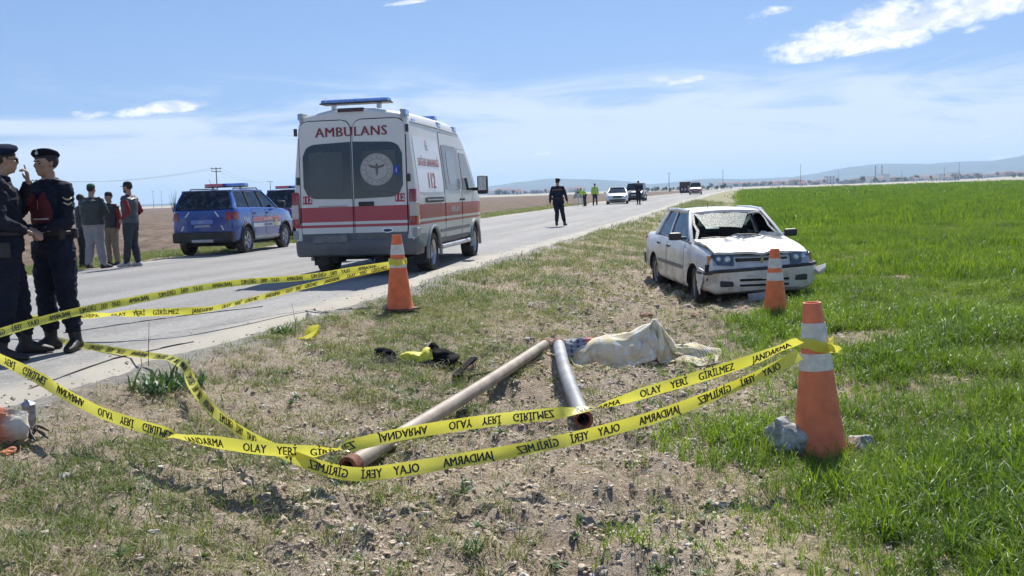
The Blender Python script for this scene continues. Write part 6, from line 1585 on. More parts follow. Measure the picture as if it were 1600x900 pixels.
c1 = ground_pt(1282, 712); build_cone('large faded orange cone in the wheat with yellow tape round its neck, nearest the camera', Vector((c1.x, c1.y, c1.z - .01)), .965, cone_mat('faded_orange', (.80, .20, .085), .10), (R(-2), R(-2.0)), .5, .05)
c2 = ground_pt(1212, 502); build_cone('bright orange cone standing in front of the wrecked white car', c2, .90, cone_mat('bright_orange', (.88, .19, .055), .05), (0, R(-.5)), .2, 0)
c3 = ground_pt(625, 487, -.15); build_cone('orange cone at the road edge behind the ambulance, tape tied to it', c3, .90, cone_mat('orange_red', (.82, .17, .05), .08), (0, 0), .8, 0)
for px, py, r, sd_, m, fl, lab in ((1230, 712, .165, 3, STONE_P, .95, 'large grey stone left of the nearest cone'), (1342, 712, .120, 8, STONE_P, .8, 'grey stone right of the nearest cone, on top of a red one'), (1340, 728, .085, 12, STONE_R, .4, 'flat reddish stone under the grey one right of the nearest cone'),
                               (1189, 496, .10, 21, STONE_R, .55, 'reddish stone left of the cone before the wreck'), (1225, 498, .095, 23, STONE_G, .6, 'dark grey stone right of the cone before the wreck'),
                               (633, 484, .105, 31, STONE_G, .8, 'grey-brown stone in front of the road edge cone'), (648, 479, .07, 33, STONE_R, .6, 'small reddish stone right of the road edge cone'), (604, 484, .08, 35, STONE_G, .6, 'dark stone left of the road edge cone')):
    p = ground_pt(px, py); stone(lab, p, r, sd_, m, fl, sd_, group=SG)
# boulder and fragments at the left edge of the picture
p = ground_pt(8, 692)
m_ = bpy.data.materials.new('painted_stone'); m_.use_nodes = True; m_.node_tree.nodes.clear(); t_ = NT(m_.node_tree); pr_ = t_.new('ShaderNodeBsdfPrincipled'); oc_ = t_.new('ShaderNodeTexCoord').outputs['Object']
cc_ = t_.mix(t_.ramp(t_.noise(oc_, 9, 5), .4, .6), (.50, .42, .33), (.62, .55, .45)); X_, Y__, Z__ = t_.xyz(oc_)
cc_ = t_.mix(t_.ramp(t_.math('ADD', X_, t_.math('MULTIPLY', t_.noise(oc_, 14, 5), .12)), .15, .03), cc_, (.55, .17, .09)); t_.set(pr_.inputs['Base Color'], cc_); pr_.inputs['Roughness'].default_value = .95
b_ = t_.new('ShaderNodeBump', i_Strength=.8, i_Distance=.01); t_.l.new(t_.noise(oc_, 50, 5), b_.inputs['Height']); t_.l.new(b_.outputs[0], pr_.inputs['Normal']); t_.l.new(pr_.outputs[0], t_.new('ShaderNodeOutputMaterial').inputs[0])
stone('big block of rubble stained red at the left edge', p, .17, 44, m_, .85, .4)
o = stone('orange broken fragment lying below the stained block', ground_pt(12, 706), .06, 47, mat('orange_fragment', (.60, .17, .06), .7, var=.3), .4)
o['category'] = 'fragment'
pt = ground_pt(48, 690)
mb = MB()
for k in range(7):
    rr = random.Random(k); a = rr.uniform(0, 6.28); q0 = Vector((0, 0, .01)); pts = [q0]
    for i in range(5): pts.append(pts[-1] + Vector((math.cos(a) * .03, math.sin(a) * .03, .035 if i < 2 else -.02)) * rr.uniform(.6, 1.2)); a += rr.uniform(-.7, .7)
    mb.tube(pts, .006, 6)
o = fuse(mb, 'wire_tangle', BLACKP, None, .004, 0); o.location = pt; tag(o, 'tangle of black wires beside the stained block at the left', 'wires')
mb = MB().tube([(0, 0, 0), (.005, .01, .05), (.0, .02, .10), (-.012, .02, .15), (-.01, .02, .165)], [.035, .042, .036, .040, .02], 12)
o = mb.build('crushed_bottle', mat('grey_plastic_film', (.30, .31, .33), .25, var=.4, vscale=30, bump=.8), None, 50); o.location = ground_pt(42, 672); o.rotation_euler = (.2, .25, 0); tag(o, 'grey crushed plastic bottle standing beside the stained block', 'bottle')

# ---------------------------------------------------------------- barrier tape
TAPE = bpy.data.materials.new('barrier_tape'); TAPE.use_nodes = True; TAPE.node_tree.nodes.clear(); t_ = NT(TAPE.node_tree); p_ = t_.new('ShaderNodeBsdfPrincipled'); g_ = t_.new('ShaderNodeTexCoord').outputs['Object']
c_ = t_.mix(t_.ramp(t_.noise(g_, 3, 5), .3, .7), (.70, .66, .07), (.80, .76, .13)); t_.set(p_.inputs['Base Color'], c_); p_.inputs['Roughness'].default_value = .28; p_.inputs['Specular IOR Level'].default_value = .5
b_ = t_.new('ShaderNodeBump', i_Strength=.35, i_Distance=.01); t_.l.new(t_.noise(t_.mapping(g_, (8, 8, 30)), 1.5, 4), b_.inputs['Height']); t_.l.new(b_.outputs[0], p_.inputs['Normal'])
tr_ = t_.new('ShaderNodeBsdfTranslucent'); t_.set(tr_.inputs[0], c_); mx_ = t_.new('ShaderNodeMixShader'); mx_.inputs[0].default_value = .38
t_.l.new(p_.outputs[0], mx_.inputs[1]); t_.l.new(tr_.outputs[0], mx_.inputs[2]); t_.l.new(mx_.outputs[0], t_.new('ShaderNodeOutputMaterial').inputs[0])
INK = mat('black_ink', (.015, .015, .015), .5)
WORDS = [([(v[0] * .80, v[1], 0) for v in wv], wf) for wv, wf in (text_data(w, .045, 0) for w in ('JANDARMA', 'OLAY', 'YERİ', 'GİRİLMEZ'))]
WPOS = [.14, .46, .64, .88]; PERIOD = 1.12
def tape(label, ctrl, width=.072, phase=0.0, text=True, seed=0, group='yellow scene tape'):
    """ctrl: (point, roll in degrees)"""
    P = [Vector(c[0]) for c in ctrl]; A = [c[1] for c in ctrl]
    # Catmull-Rom, sampled finely
    pts = []; ang = []
    for i in range(len(P) - 1):
        p0, p1, p2, p3 = P[max(i - 1, 0)], P[i], P[i + 1], P[min(i + 2, len(P) - 1)]
        n = max(4, int((p2 - p1).length / .035))
        for k in range(n):
            t = k / n; pts.append(.5 * ((2 * p1) + (p2 - p0) * t + (2 * p0 - 5 * p1 + 4 * p2 - p3) * t * t + (3 * p1 - p0 - 3 * p2 + p3) * t ** 3))
            s_ = t * t * (3 - 2 * t); ang.append(A[i] + (A[i + 1] - A[i]) * s_)
    pts.append(P[-1]); ang.append(A[-1]); N = len(pts); L = [0]
    for i in range(1, N): L.append(L[-1] + (pts[i] - pts[i - 1]).length)
    from mathutils import noise as mn
    F = []
    for i in range(N):
        tg = (pts[min(i + 1, N - 1)] - pts[max(i - 1, 0)]).normalized(); up = Vector((0, 0, 1)); n1 = (up - tg * up.dot(tg)).normalized(); n2 = tg.cross(n1)
        a = R(ang[i] + 9 * mn.noise(Vector((L[i] * 1.7, seed, 0)))); F.append((n1 * math.cos(a) + n2 * math.sin(a), tg.cross(n1 * math.cos(a) + n2 * math.sin(a))))
    def surf(u, v, off=0.0):
        u = min(max(u, 0), L[-1] - 1e-5); lo, hi = 0, N - 1
        while hi - lo > 1:
            m = (lo + hi) // 2
            if L[m] <= u: lo = m
            else: hi = m
        t = (u - L[lo]) / max(L[hi] - L[lo], 1e-9); p = pts[lo].lerp(pts[hi], t); w = F[lo][0].lerp(F[hi][0], t).normalized(); n = F[lo][1].lerp(F[hi][1], t).normalized()
        cup = (.006 + .010 * mn.noise(Vector((u * 2.2, 5, seed)))) * (1 - (2 * v / width) ** 2) + .006 * (.5 - abs(mn.noise(Vector((u * 9, v * 26 + u * 5, seed)))))
        k_ = 1 - .16 * abs(mn.noise(Vector((u * 1.3, 9, seed))))
        return p + w * v * k_ + n * (cup + off)
    mb = MB(); nv = 4; vs = []
    for i in range(N):
        for k in range(nv + 1): vs.append(tuple(surf(L[i], width * (k / nv - .5))))
    m = nv + 1; mb.add(vs, [(i * m + k, i * m + k + 1, (i + 1) * m + k + 1, (i + 1) * m + k) for i in range(N - 1) for k in range(nv)])
    o = mb.build('barrier_tape', TAPE, None, 180, fixn=False); tag(o, label, 'barrier tape', group)
    if text:
        s0 = phase - PERIOD
        while s0 < L[-1]:
            for (vs_, fs_), wp in zip(WORDS, WPOS):
                c = s0 + wp
                if c - .15 < 0 or c + .15 > L[-1]: continue
                q = MB()
                for off in (.0015, -.0015):
                    for e in (-.0015, .0015): q.add([tuple(surf(c + x + e, y - .0225, off * (1 + e * 90))) for x, y, z in vs_], fs_)
                q.build('lettering', INK, o, None, fixn=False)
            s0 += PERIOD
    return o
def Q(px, py, y): return at_y(px, py, y)
neck = Vector((c1.x, c1.y, c1.z)); nz = c1.z + .64
tape('front strand of tape twisting from the left edge of the picture to the nearest cone', [
    (Q(-170, 478, 6.7), 180), (Q(-60, 532, 6.2), 180), (Q(0, 561, 5.95), 180), (Q(56, 588, 5.8), 150), (Q(101, 616, 5.6), 175), (Q(161, 646, 5.45), 180), (Q(240, 672, 5.25), 170), (Q(290, 684, 5.12), 40), (Q(346, 692, 5.0), 5), (Q(413, 701, 4.93), 0), (Q(480, 705, 4.9), 10),
    (Q(520, 702, 4.92), 60), (Q(556, 694, 4.97), 150), (Q(640, 676, 5.05), 180), (Q(760, 658, 5.2), 180), (Q(850, 648, 5.28), 165), (Q(905, 640, 5.32), 110), (Q(960, 628, 5.38), 40), (Q(1015, 611, 5.42), 0), (Q(1100, 586, 5.5), 0), (Q(1180, 560, 5.6), 10), (Q(1225, 541, 5.66), 40), (Q(1250, 531, 5.60), 60)], phase=.84, seed=1)
tape('lower strand of tape from the nearest cone past the pipe into the weeds', [
    (Q(1250, 553, 5.60), 20), (Q(1215, 573, 5.55), 8), (Q(1150, 603, 5.42), 0), (Q(1040, 646, 5.22), 0), (Q(930, 677, 5.05), 5), (Q(840, 697, 4.93), 40), (Q(760, 712, 4.85), 25), (Q(700, 722, 4.80), 30), (Q(620, 735, 4.75), 10), (Q(560, 741, 4.75), 20), (Q(510, 733, 4.80), 12), (Q(455, 713, 4.92), 5),
    (Q(400, 688, 5.2), 0), (Q(350, 657, 5.6), 5), (Q(315, 622, 6.1), 30), (Q(300, 598, 6.5), 70), (Q(287, 572, 6.9), 30), (Q(268, 560, 7.35), 70), (at_z(240, 556, .06), 60), (at_z(190, 549, .05), 55), (at_z(150, 543, .05), 40), (at_z(112, 537, .05), 50), (at_z(85, 530, .05), 60)], phase=.87, seed=2)
tape('upper tape strand from the road edge cone across the gendarmes\' legs, lettering reversed', [
    (Q(622, 411, 12.15), 10), (Q(560, 420, 11.8), 5), (Q(480, 433, 11.2), 0), (Q(380, 441, 10.3), 0), (Q(300, 452, 9.7), 8), (Q(200, 471, 8.9), 0), (Q(100, 492, 8.0), 0), (Q(0, 520, 7.3), 5), (Q(-120, 560, 6.7), 0)], phase=.3, seed=3)
tape('sagging tape strand running just below the upper one over the road', [
    (Q(-60, 506, 9.3), 0), (Q(60, 498, 9.2), 0), (Q(130, 493, 9.0), 20), (Q(175, 491, 8.95), 60), (Q(215, 489, 9.0), 8), (Q(290, 486, 9.2), 0), (Q(330, 482, 9.45), 40), (Q(400, 466, 10.1), 25), (Q(470, 449, 10.9), 20), (Q(540, 432, 11.6), 10), (Q(622, 414, 12.12), 5)], phase=.15, seed=4)
def wrap_tape(label, c, zc, r, n, width, seed, tail=None):
    ctrl = []
    for k in range(n):
        a = R(200 + 360 * k / (n - 1) * 1.15); ctrl.append((Vector((c.x + r * math.cos(a), c.y + r * math.sin(a), zc + .012 * math.sin(k * 2.1))), 4 * math.sin(k)))
    if tail: ctrl += tail
    return tape(label, ctrl, width, 0, False, seed)
wrap_tape('tape wound round the neck of the nearest cone', Vector((c1.x - .02, c1.y, 0)), c1.z + .70, .096, 12, .060, 5, [(Vector((c1.x + .075, c1.y - .085, c1.z + .67)), 30), (Vector((c1.x + .09, c1.y - .09, c1.z + .64)), 60)])
wrap_tape('tape knotted round the road edge cone', Vector((c3.x, c3.y, 0)), c3.z + .58, .104, 12, .07, 6)
ps_ = ground_pt(480, 524, -.2); tape('loose scrap of yellow tape lying on the bank by a small green weed', [(ps_ + Vector((-.16, -.02, .02)), 80), (ps_ + Vector((-.05, .0, .02)), 60), (ps_ + Vector((.06, .03, .05)), 20), (ps_ + Vector((.10, .08, .10)), 10), (ps_ + Vector((.02, .12, .09)), 20), (ps_ + Vector((-.02, .07, .04)), 60)], .07, 0, False, 7)

# ---------------------------------------------------------------- pipes, cloths and debris in the ditch
RUST = mat('rusty_collar', (.24, .095, .055), .85, var=.4, vscale=25, bump=.5)
def pipe(label, a, b, r, m, sag=.0, bend=(0, 0, 0), collar=True):
    a, b = Vector(a), Vector(b); T0 = thing('irrigation_pipe', label, 'pipe', a); pts = []
    n = 20
    for i in range(n + 1):
        t = i / n; p = (b - a) * t + Vector(bend) * math.sin(PI * t) ; g = ground_z(a.x + p.x, a.y + p.y); pts.append(p)
    def shell(name, pts, r0, r1, m):
        mb = MB(); mb.tube(pts, r0, 20, caps=False); nn = len(mb.v); mb.tube(pts, r1, 20, caps=False)
        for e in (0, len(pts) - 1):
            mb.f += [[e * 20 + k, e * 20 + (k + 1) % 20, nn + e * 20 + (k + 1) % 20, nn + e * 20 + k] for k in range(20)]; mb.m += [0] * 20
        return mb.build(name, m, T0, 50)
    shell('pipe_body', pts, r, r - .006, m)
    d = (pts[1] - pts[0]).normalized()
    if collar:
        shell('collar', [pts[0] - d * .02, pts[0] + d * .03, pts[0] + d * .06], r + .010, r - .012, RUST); shell('collar', [pts[-1] - d * .05, pts[-1] + d * .015], r + .008, r - .01, RUST)
    return T0
pa = ground_pt(546, 742); pb = ground_pt(853, 556); pa.z += .115; pb.z += .09
pipe('long pale weathered pipe lying diagonally in the ditch, open end towards the camera', pa, pb, .051, mat('weathered_pipe', (.34, .28, .215), .6, var=.3, vscale=5, dirt=.5, bump=.2), bend=(.06, 0, .02))
pc = ground_pt(912, 676); pd = ground_pt(874, 560); pc.z += .08; pd.z += .10
pipe('shorter grey-blue pipe with rusty flange beside the covered form', pc, pd, .058, mat('bluish_pipe', (.27, .285, .30), .6, .1, var=.3, vscale=5, dirt=.4, bump=.2), bend=(-.03, 0, .03))

CRM = bpy.data.materials.new('cream_blanket'); CRM.use_nodes = True; CRM.node_tree.nodes.clear(); t_ = NT(CRM.node_tree); p_ = t_.new('ShaderNodeBsdfPrincipled'); oc_ = t_.new('ShaderNodeTexCoord').outputs['Object']
c_ = t_.mix(t_.ramp(t_.noise(oc_, 4.5, 4), .45, .6), (.88, .80, .60), (.88, .78, .42)); c_ = t_.mix(t_.ramp(t_.noise(oc_, 9, 4), .52, .60), c_, (.78, .66, .48)); c_ = t_.mix(t_.ramp(t_.noise(oc_, 14, 2), .56, .62), c_, (.92, .90, .84))
X_, Y__, Z__ = t_.xyz(oc_)
c_ = t_.mix(t_.math('MULTIPLY', t_.ramp(X_, .42, .55), t_.ramp(t_.math('SINE', t_.math('MULTIPLY', t_.math('ADD', X_, Y__), 150)), 0, .6)), c_, (.36, .25, .23))
t_.set(p_.inputs['Base Color'], c_); p_.inputs['Roughness'].default_value = .95; p_.inputs['Sheen Weight'].default_value = .4
b_ = t_.new('ShaderNodeBump', i_Strength=.5, i_Distance=.006); t_.l.new(t_.noise(oc_, 160, 3), b_.inputs['Height']); t_.l.new(b_.outputs[0], p_.inputs['Normal'])
tr_ = t_.new('ShaderNodeBsdfTranslucent'); t_.set(tr_.inputs[0], c_); mx_ = t_.new('ShaderNodeMixShader'); mx_.inputs[0].default_value = .25; t_.l.new(p_.outputs[0], mx_.inputs[1]); t_.l.new(tr_.outputs[0], mx_.inputs[2]); t_.l.new(mx_.outputs[0], t_.new('ShaderNodeOutputMaterial').inputs[0])
def sim_cloth(name, m, o0, w, d, lumps, seed=1, rz=0.0, frames=50, res=.022, h0=.62, squeeze=.82, parent=None):
    """a sheet dropped over the forms under it; lumps: (x, y, z, rx, ry, rz) relative to o0"""
    nx, ny = int(w / res), int(d / res); rr = random.Random(seed); from mathutils import noise as mn
    ca, sa = math.cos(rz), math.sin(rz); vs = []
    for i in range(nx + 1):
        for j in range(ny + 1):
            x = (i / nx - .5) * w; y = (j / ny - .5) * d
            # gathered a little, with low waves, before it falls
            zz = h0 + .05 * mn.noise(Vector((x * 4, y * 4, seed))) + .03 * math.sin(x * 21 + y * 6 + seed) 
            X_, Y_ = x * squeeze, y * squeeze; vs.append((X_ * ca - Y_ * sa, X_ * sa + Y_ * ca, zz))
    k = ny + 1; fs = [(i * k + j, (i + 1) * k + j, (i + 1) * k + j + 1, i * k + j + 1) for i in range(nx) for j in range(ny)]
    me = bpy.data.meshes.new(name); me.from_pydata([(a + o0.x, b + o0.y, c + o0.z) for a, b, c in vs], [], fs); me.materials.append(m)
    o = bpy.data.objects.new(name, me); COL.objects.link(o); tmp = []
    g = MB(); n = 30
    gx = [o0.x + (i / n - .5) * w * 1.5 for i in range(n + 1)]; gy = [o0.y + (j / n - .5) * d * 1.8 for j in range(n + 1)]
    XX, YY = np.meshgrid(gx, gy, indexing='ij'); ZZ = height(XX, YY, False) + .012; 
    g.add([(XX[i, j], YY[i, j], ZZ[i, j]) for i in range(n + 1) for j in range(n + 1)], [(i * (n + 1) + j, (i + 1) * (n + 1) + j, (i + 1) * (n + 1) + j + 1, i * (n + 1) + j + 1) for i in range(n) for j in range(n)])
    tmp.append(g.build('tmp', [m], None, None, fixn=False))
    for (x, y, z, a, b, c) in lumps: tmp.append(MB().sphere((o0.x + x, o0.y + y, o0.z + z), (a, b, c), 20, 14).build('tmp', [m], None, None))
    for t in tmp:
        md = t.modifiers.new('c', 'COLLISION'); t.collision.thickness_outer = .008; t.collision.cloth_friction = 25; t.collision.damping = .6
    md = o.modifiers.new('cloth', 'CLOTH'); st = md.settings; st.quality = 6; st.mass = .25; st.tension_stiffness = 25; st.compression_stiffness = 25; st.shear_stiffness = 6; st.bending_stiffness = .25; st.air_damping = 1.5
    md.collision_settings.distance_min = .006; md.collision_settings.use_self_collision = False; md.collision_settings.collision_quality = 3
    md.point_cache.frame_start = 1; md.point_cache.frame_end = frames
    for f in range(1, frames + 1): S.frame_set(f)
    bake(o); S.frame_set(1)
    for t in tmp: bpy.data.objects.remove(t)
    for v in o.data.vertices: v.co -= o0
    o.location = o0; md = o.modifiers.new('t', 'SOLIDIFY'); md.thickness = .006; shade(o, 180); return o
ob = ground_pt(1006, 566); ob = Vector((ob.x + .05, ob.y + .10, ob.z))
o = sim_cloth('blanket', CRM, ob, 2.05, 1.0, [(.08, .02, .14, .05, .05, .25), (.10, .02, .05, .17, .12, .13), (-.40, 0, .07, .24, .17, .17), (-.62, .02, .04, .12, .12, .10), (-.1, 0, .06, .32, .17, .15), (.42, .05, .03, .24, .12, .09), (.66, .08, .02, .14, .08, .05)], 4, 0.03)
tag(o, 'cream patterned blanket with pale yellow print draped over a form in the ditch', 'blanket')
PLAID = bpy.data.materials.new('tartan_cloth'); PLAID.use_nodes = True; PLAID.node_tree.nodes.clear(); t_ = NT(PLAID.node_tree); p_ = t_.new('ShaderNodeBsdfPrincipled'); oc_ = t_.new('ShaderNodeTexCoord').outputs['Object']; X_, Y__, Z__ = t_.xyz(oc_)
sx = t_.ramp(t_.math('SINE', t_.math('MULTIPLY', X_, 95)), .1, .5); sy = t_.ramp(t_.math('SINE', t_.math('MULTIPLY', t_.math('ADD', Y__, Z__), 80)), .1, .5)
c_ = t_.mix(t_.math('MULTIPLY', sx, .8), (.24, .26, .33), (.03, .03, .04)); c_ = t_.mix(t_.math('MULTIPLY', sy, .5), c_, (.42, .42, .46)); c_ = t_.mix(t_.ramp(t_.math('ADD', X_, t_.math('MULTIPLY', t_.noise(oc_, 8, 3), .10)), .10, .16), c_, t_.mix(sy, (.34, .05, .05), (.48, .34, .32)))
t_.set(p_.inputs['Base Color'], c_); p_.inputs['Roughness'].default_value = .95; t_.l.new(p_.outputs[0], t_.new('ShaderNodeOutputMaterial').inputs[0])
op = ground_pt(905, 560); op = Vector((op.x - .02, op.y + .10, op.z)); o = sim_cloth('tartan_cloth', PLAID, op, .72, .52, [(-.12, 0, .07, .13, .10, .16), (.12, .03, .08, .11, .10, .17)], 7, .1, 36, .022, .32, .74)
tag(o, 'grey and red tartan cloth bunched between the pipe end and the cream blanket', 'cloth')
oj = ground_pt(648, 566); JK = mat('black_jacket_cloth', (.009, .010, .012), .9, var=.3, bump=.3, spec=.12)
o = sim_cloth('dark_jacket', JK, oj, 1.22, .74, [(-.30, .10, .02, .12, .04, .10), (-.20, -.04, .01, .05, .10, .05), (.16, .12, .03, .03, .05, .12), (.26, .02, .01, .14, .03, .07), (.36, -.06, .01, .05, .08, .04)], 11, -.06, 40, .020, .24, .66)
tag(o, 'crumpled black jacket lying open on the bare ground', 'jacket')
oy = Vector((oj.x + .03, oj.y - .06, oj.z)); o = sim_cloth('yellow_vest', mat('lime_cloth', (.74, .68, .07), .7, var=.15), oy, .40, .28, [(-.06, .02, .045, .10, .03, .05), (.08, .05, .05, .03, .07, .07)], 15, .35, 34, .018, .26, .72)
tag(o, 'lime yellow piece of cloth lying on the black jacket', 'vest')
def strip(label, a, b, w, h, m, roll=0, name='plastic_strip', cat='strip'):
    a, b = Vector(a), Vector(b); d = b - a; mb = MB(); n = 8; L = d.length; rg = []
    for i in range(n + 1):
        t = i / n; rg.append([(L * t, -w / 2 + .01 * math.sin(t * 5), 0), (L * t, w / 2, .004 * math.sin(t * 9)), (L * t, w / 2, h), (L * t, -w / 2, h)])
    mb.loft(rg); o = mb.build(name, m, None, 30); q = d.to_track_quat('X', 'Z'); o.rotation_euler = q.to_euler(); o.location = a; return tag(o, label, cat)
s1a, s1b = ground_pt(712, 603), ground_pt(741, 572); s1a.z += .03; s1b.z += .05
STRP = mat('matt_black_plastic', (.012, .012, .013), .9, spec=.1); strip('short wide black plastic strip near the black jacket', s1a, s1b, .055, .02, STRP); s2a, s2b = ground_pt(732, 594), ground_pt(800, 576); s2a.z += .02; s2b.z += .04
strip('longer thin black plastic strip touching the wide one', s2a, s2b, .03, .012, STRP)
# shadows of overhead wires, built as thin black tubes on the road
def wire_shadow(label, pp, r=.006):
    pts = [at_z(px, py, 0) for px, py in pp]; out = []
    for i in range(len(pts) - 1):
        for k in range(12): p = pts[i].lerp(pts[i + 1], k / 12); p = p + Vector((.01 * math.sin(p.y * 3), 0, 0)); p.z = max(ground_z(p.x, p.y), road_z(p.x, p.y)) + r * .8; out.append(p)
    mb = MB().tube(out, r, 6); o = mb.build('wire_shadow', BLACKP, None, 60); return tag(o, label, 'wire_shadow', 'overhead wire shadows modelled on the asphalt')
wire_shadow('thick black line modelled as an overhead wire shadow along the near edge of the road, below the gendarmes', [(-40, 640), (60, 604), (180, 564), (262, 545), (350, 526), (438, 507)], .007)
wire_shadow('thin dark line modelled as an overhead wire shadow further out on the road behind the first', [(100, 526), (190, 512), (290, 497), (420, 481)], .006)
# dry twigs
for i, (px, py, h, lab) in enumerate(((232, 572, .38, 'bare dry stem leaning at the road edge beside the leafy weed'), (460, 524, .35, 'bare upright stem beside the small weed on the bank'), (1155, 470, .1, 'short dry stem by the rear of the cone'), (215, 590, .2, 'short bare stem left of the leafy weed'))):
    p = ground_pt(px, py, -.1); mb = MB().tube([(0, 0, 0), (.01 * (i + 1), 0, h * .4), (.025 * (1 if i != 1 else -.5), .02, h)], [.0035, .003, .0012], 5)
    mb.tube([(.01 * (i + 1), 0, h * .45), (.03, .01, h * .62)], [.002, .001], 4); o = fuse(mb, 'dry_stem', mat('stem_brown', (.13, .095, .065), .9), None, .0014, 0) if False else mb.build('dry_stem', mat('stem_brown', (.13, .095, .065), .9), None, 60); o.location = p; tag(o, lab, 'stem')
# leafy weeds
def weed(label, p, n, L, w, spread, seed, lean=(.2, 1.1), sc=1):
    random.seed(seed); T0 = thing('leafy_weed', label, 'plant', p)
    for i in range(n):
        mb = MB(); a = random.uniform(0, 6.28); rr = spread * math.sqrt(random.random()); b_ = random.uniform(0, 6.28)
        blade(mb, rr * math.cos(b_), rr * math.sin(b_), a, random.uniform(*L), w * random.uniform(.7, 1.3), random.uniform(.3, 1.3), 4, random.uniform(*lean))
        mb.build('leaf', WEED, T0, 180, fixn=False)
    return T0
weed('big leafy green weed clump at the road edge where the tape enters', ground_pt(262, 612, -.15), 130, (.10, .24), .026, .26, 5)
weed('small dark green weed on the bank above the tape scrap', ground_pt(441, 520, -.1), 45, (.07, .15), .024, .09, 6)
weed('green weed tuft at the bottom edge of the bare ground', ground_pt(735, 865), 34, (.05, .12), .010, .06, 7)
weed('green weed tuft right of the second pipe, under the tapes', ground_pt(1010, 632), 70, (.07, .16), .011, .16, 8)
weed('low green tuft beside the long pipe', ground_pt(640, 632), 26, (.04, .09), .009, .06, 9)
weed('low green tuft on the left bank below the tape', ground_pt(225, 735), 30, (.04, .09), .009, .10, 10)
# pale litter and stones
for i, (px, py, r, fl, m, lab) in enumerate(((243, 832, .035, .35, STONE_W, 'flat white stone at the lower left of the bare ground'), (890, 490, .10, .15, STONE_W, 'flat pale slab on the grass behind the pipes'), (484, 496, .10, .5, STONE_W, 'pale round tuft-like stone at the road edge'), (370, 706, .03, .5, STONE_W, 'small white pebble right of the tape near the weeds'),
                                  (225, 758, .022, .5, STONE_W, 'small pale pebble on the left bank'), (665, 497, .055, .3, STONE_W, 'pale stone lying right of the road edge cone'), (905, 620, .05, .4, STONE_W, 'pale stone by the end of the second pipe'), (930, 432, .06, .5, STONE_W, 'pale stone on the bank level with the wreck'),
                                  (835, 478, .05, .4, STONE_W, 'white stone in the verge grass halfway to the wreck'), (1085, 500, .09, .5, STONE_R, 'brown clod beside the wreck\'s front wheel'), (1010, 495, .10, .5, STONE_R, 'brown clod on the dug-up soil left of the wreck'), (960, 470, .07, .5, STONE_R, 'brown clod nearer the road than the others'))):
    stone(lab, ground_pt(px, py), r, 60 + i, m, fl, i * .7)

# ---------------------------------------------------------------- beyond: sign, warning triangle, poles, trees, town
def gz_at(x, y): return ground_z(x, y)
sp_ = at_y(1071, 303, 150); T0 = thing('road_sign', 'dark brown rectangular board on posts left of the far road', 'sign', (sp_.x, 150, gz_at(sp_.x, 150)), R(-10))
MB().cbox((0, 0, 1.15), (1.75, .06, 1.75)).build('board', mat('brown_board', (.045, .022, .018), .6), T0, None, bevel=.02)
for x in (-.6, .6): MB().tube([(x, .05, -.1), (x, .05, 1.9)], .035, 8).build('post', ALLOY, T0)
for k in range(3): MB().cbox((-.5 + .5 * k, -.036, .85), (.28, .01, .34)).build('pictogram', mat('sign_print', (.50, .42, .40), .6), T0, None)
tp = at_y(903, 302, 82); T0 = thing('warning_triangle', 'large pale folding warning triangle standing at the field edge', 'sign', (tp.x, 82, gz_at(tp.x, 82)), R(5))
tr = [(-.48, .62), (.48, .62), (0, 1.50)]; ti = [(-.30, .72), (.30, .72), (0, 1.28)]
mb = MB(); mb.prism(tr, -.02, .02, 'y'); mb.build('panel', mat('pale_green_panel', (.36, .40, .33), .6), T0, None, bevel=.01)
for x in (-.35, .35): MB().tube([(x * .9, 0, .66), (x * 1.3, .15, 0)], .02, 6).build('leg', ALLOY, T0)
MB().tube([(0, 0, .66), (0, -.4, 0)], .02, 6).build('leg', ALLOY, T0)
tp = at_y(908, 322, 74); T0 = thing('tripod', 'white surveying tripod beside the bending person', 'tripod', (tp.x - .25, 73.5, .18)); 
MB().lathe([(.05, 0), (.08, .02), (.08, .06), (.03, .10)], 12, 0, Matrix.Translation((0, 0, 1.05))).build('head', DARK, T0)
for k in range(3): a = R(90 + 120 * k); MB().tube([(0, 0, 1.08), (.42 * math.cos(a), .42 * math.sin(a), 0)], .022, 6).build('leg', mat('white_legs', (.6, .6, .6), .5), T0)
# utility poles
WOOD = mat('pole_wood', (.10, .075, .055), .9, var=.3)
def pole(label, px, y, h, arms=1, name='utility_pole', group='utility poles over the plain', r=.14):
    p = at_y(px, 320, y); T0 = thing(name, label, 'utility pole', (p.x, y, gz_at(p.x, y)), R(20), group)
    MB().tube([(0, 0, -.5), (0, 0, h)], [r, r * .6], 8).build('pole', WOOD, T0)
    for k in range(arms):
        z = h - .25 - .55 * k; MB().cbox((0, 0, z), (1.9 - .2 * k, .12, .12)).build('crossarm', WOOD, T0, None)
        for x in (-.8, 0, .8): MB().lathe([(.05, 0), (.07, .06), (.04, .16), (.05, .2)], 8, 0, Matrix.Translation((x, 0, z + .06))).build('insulator', BLACKP, T0)
    return Vector((p.x, y, gz_at(p.x, y) + h))
A_ = pole('near utility pole with crossarm behind the blue patrol SUV', 341, 185, 8.2, 2)
B_ = pole('utility pole on the plain far left of the near one', 60, 215, 8.0, 1)
C_ = pole('thin distant pole left of the patrol SUV', 240, 620, 11, 1); D_ = pole('thin distant pole right beside another left of the SUV', 253, 700, 12, 1)
E_ = pole('distant pole seen between the SUV and the pickup', 424, 330, 8.5, 1)
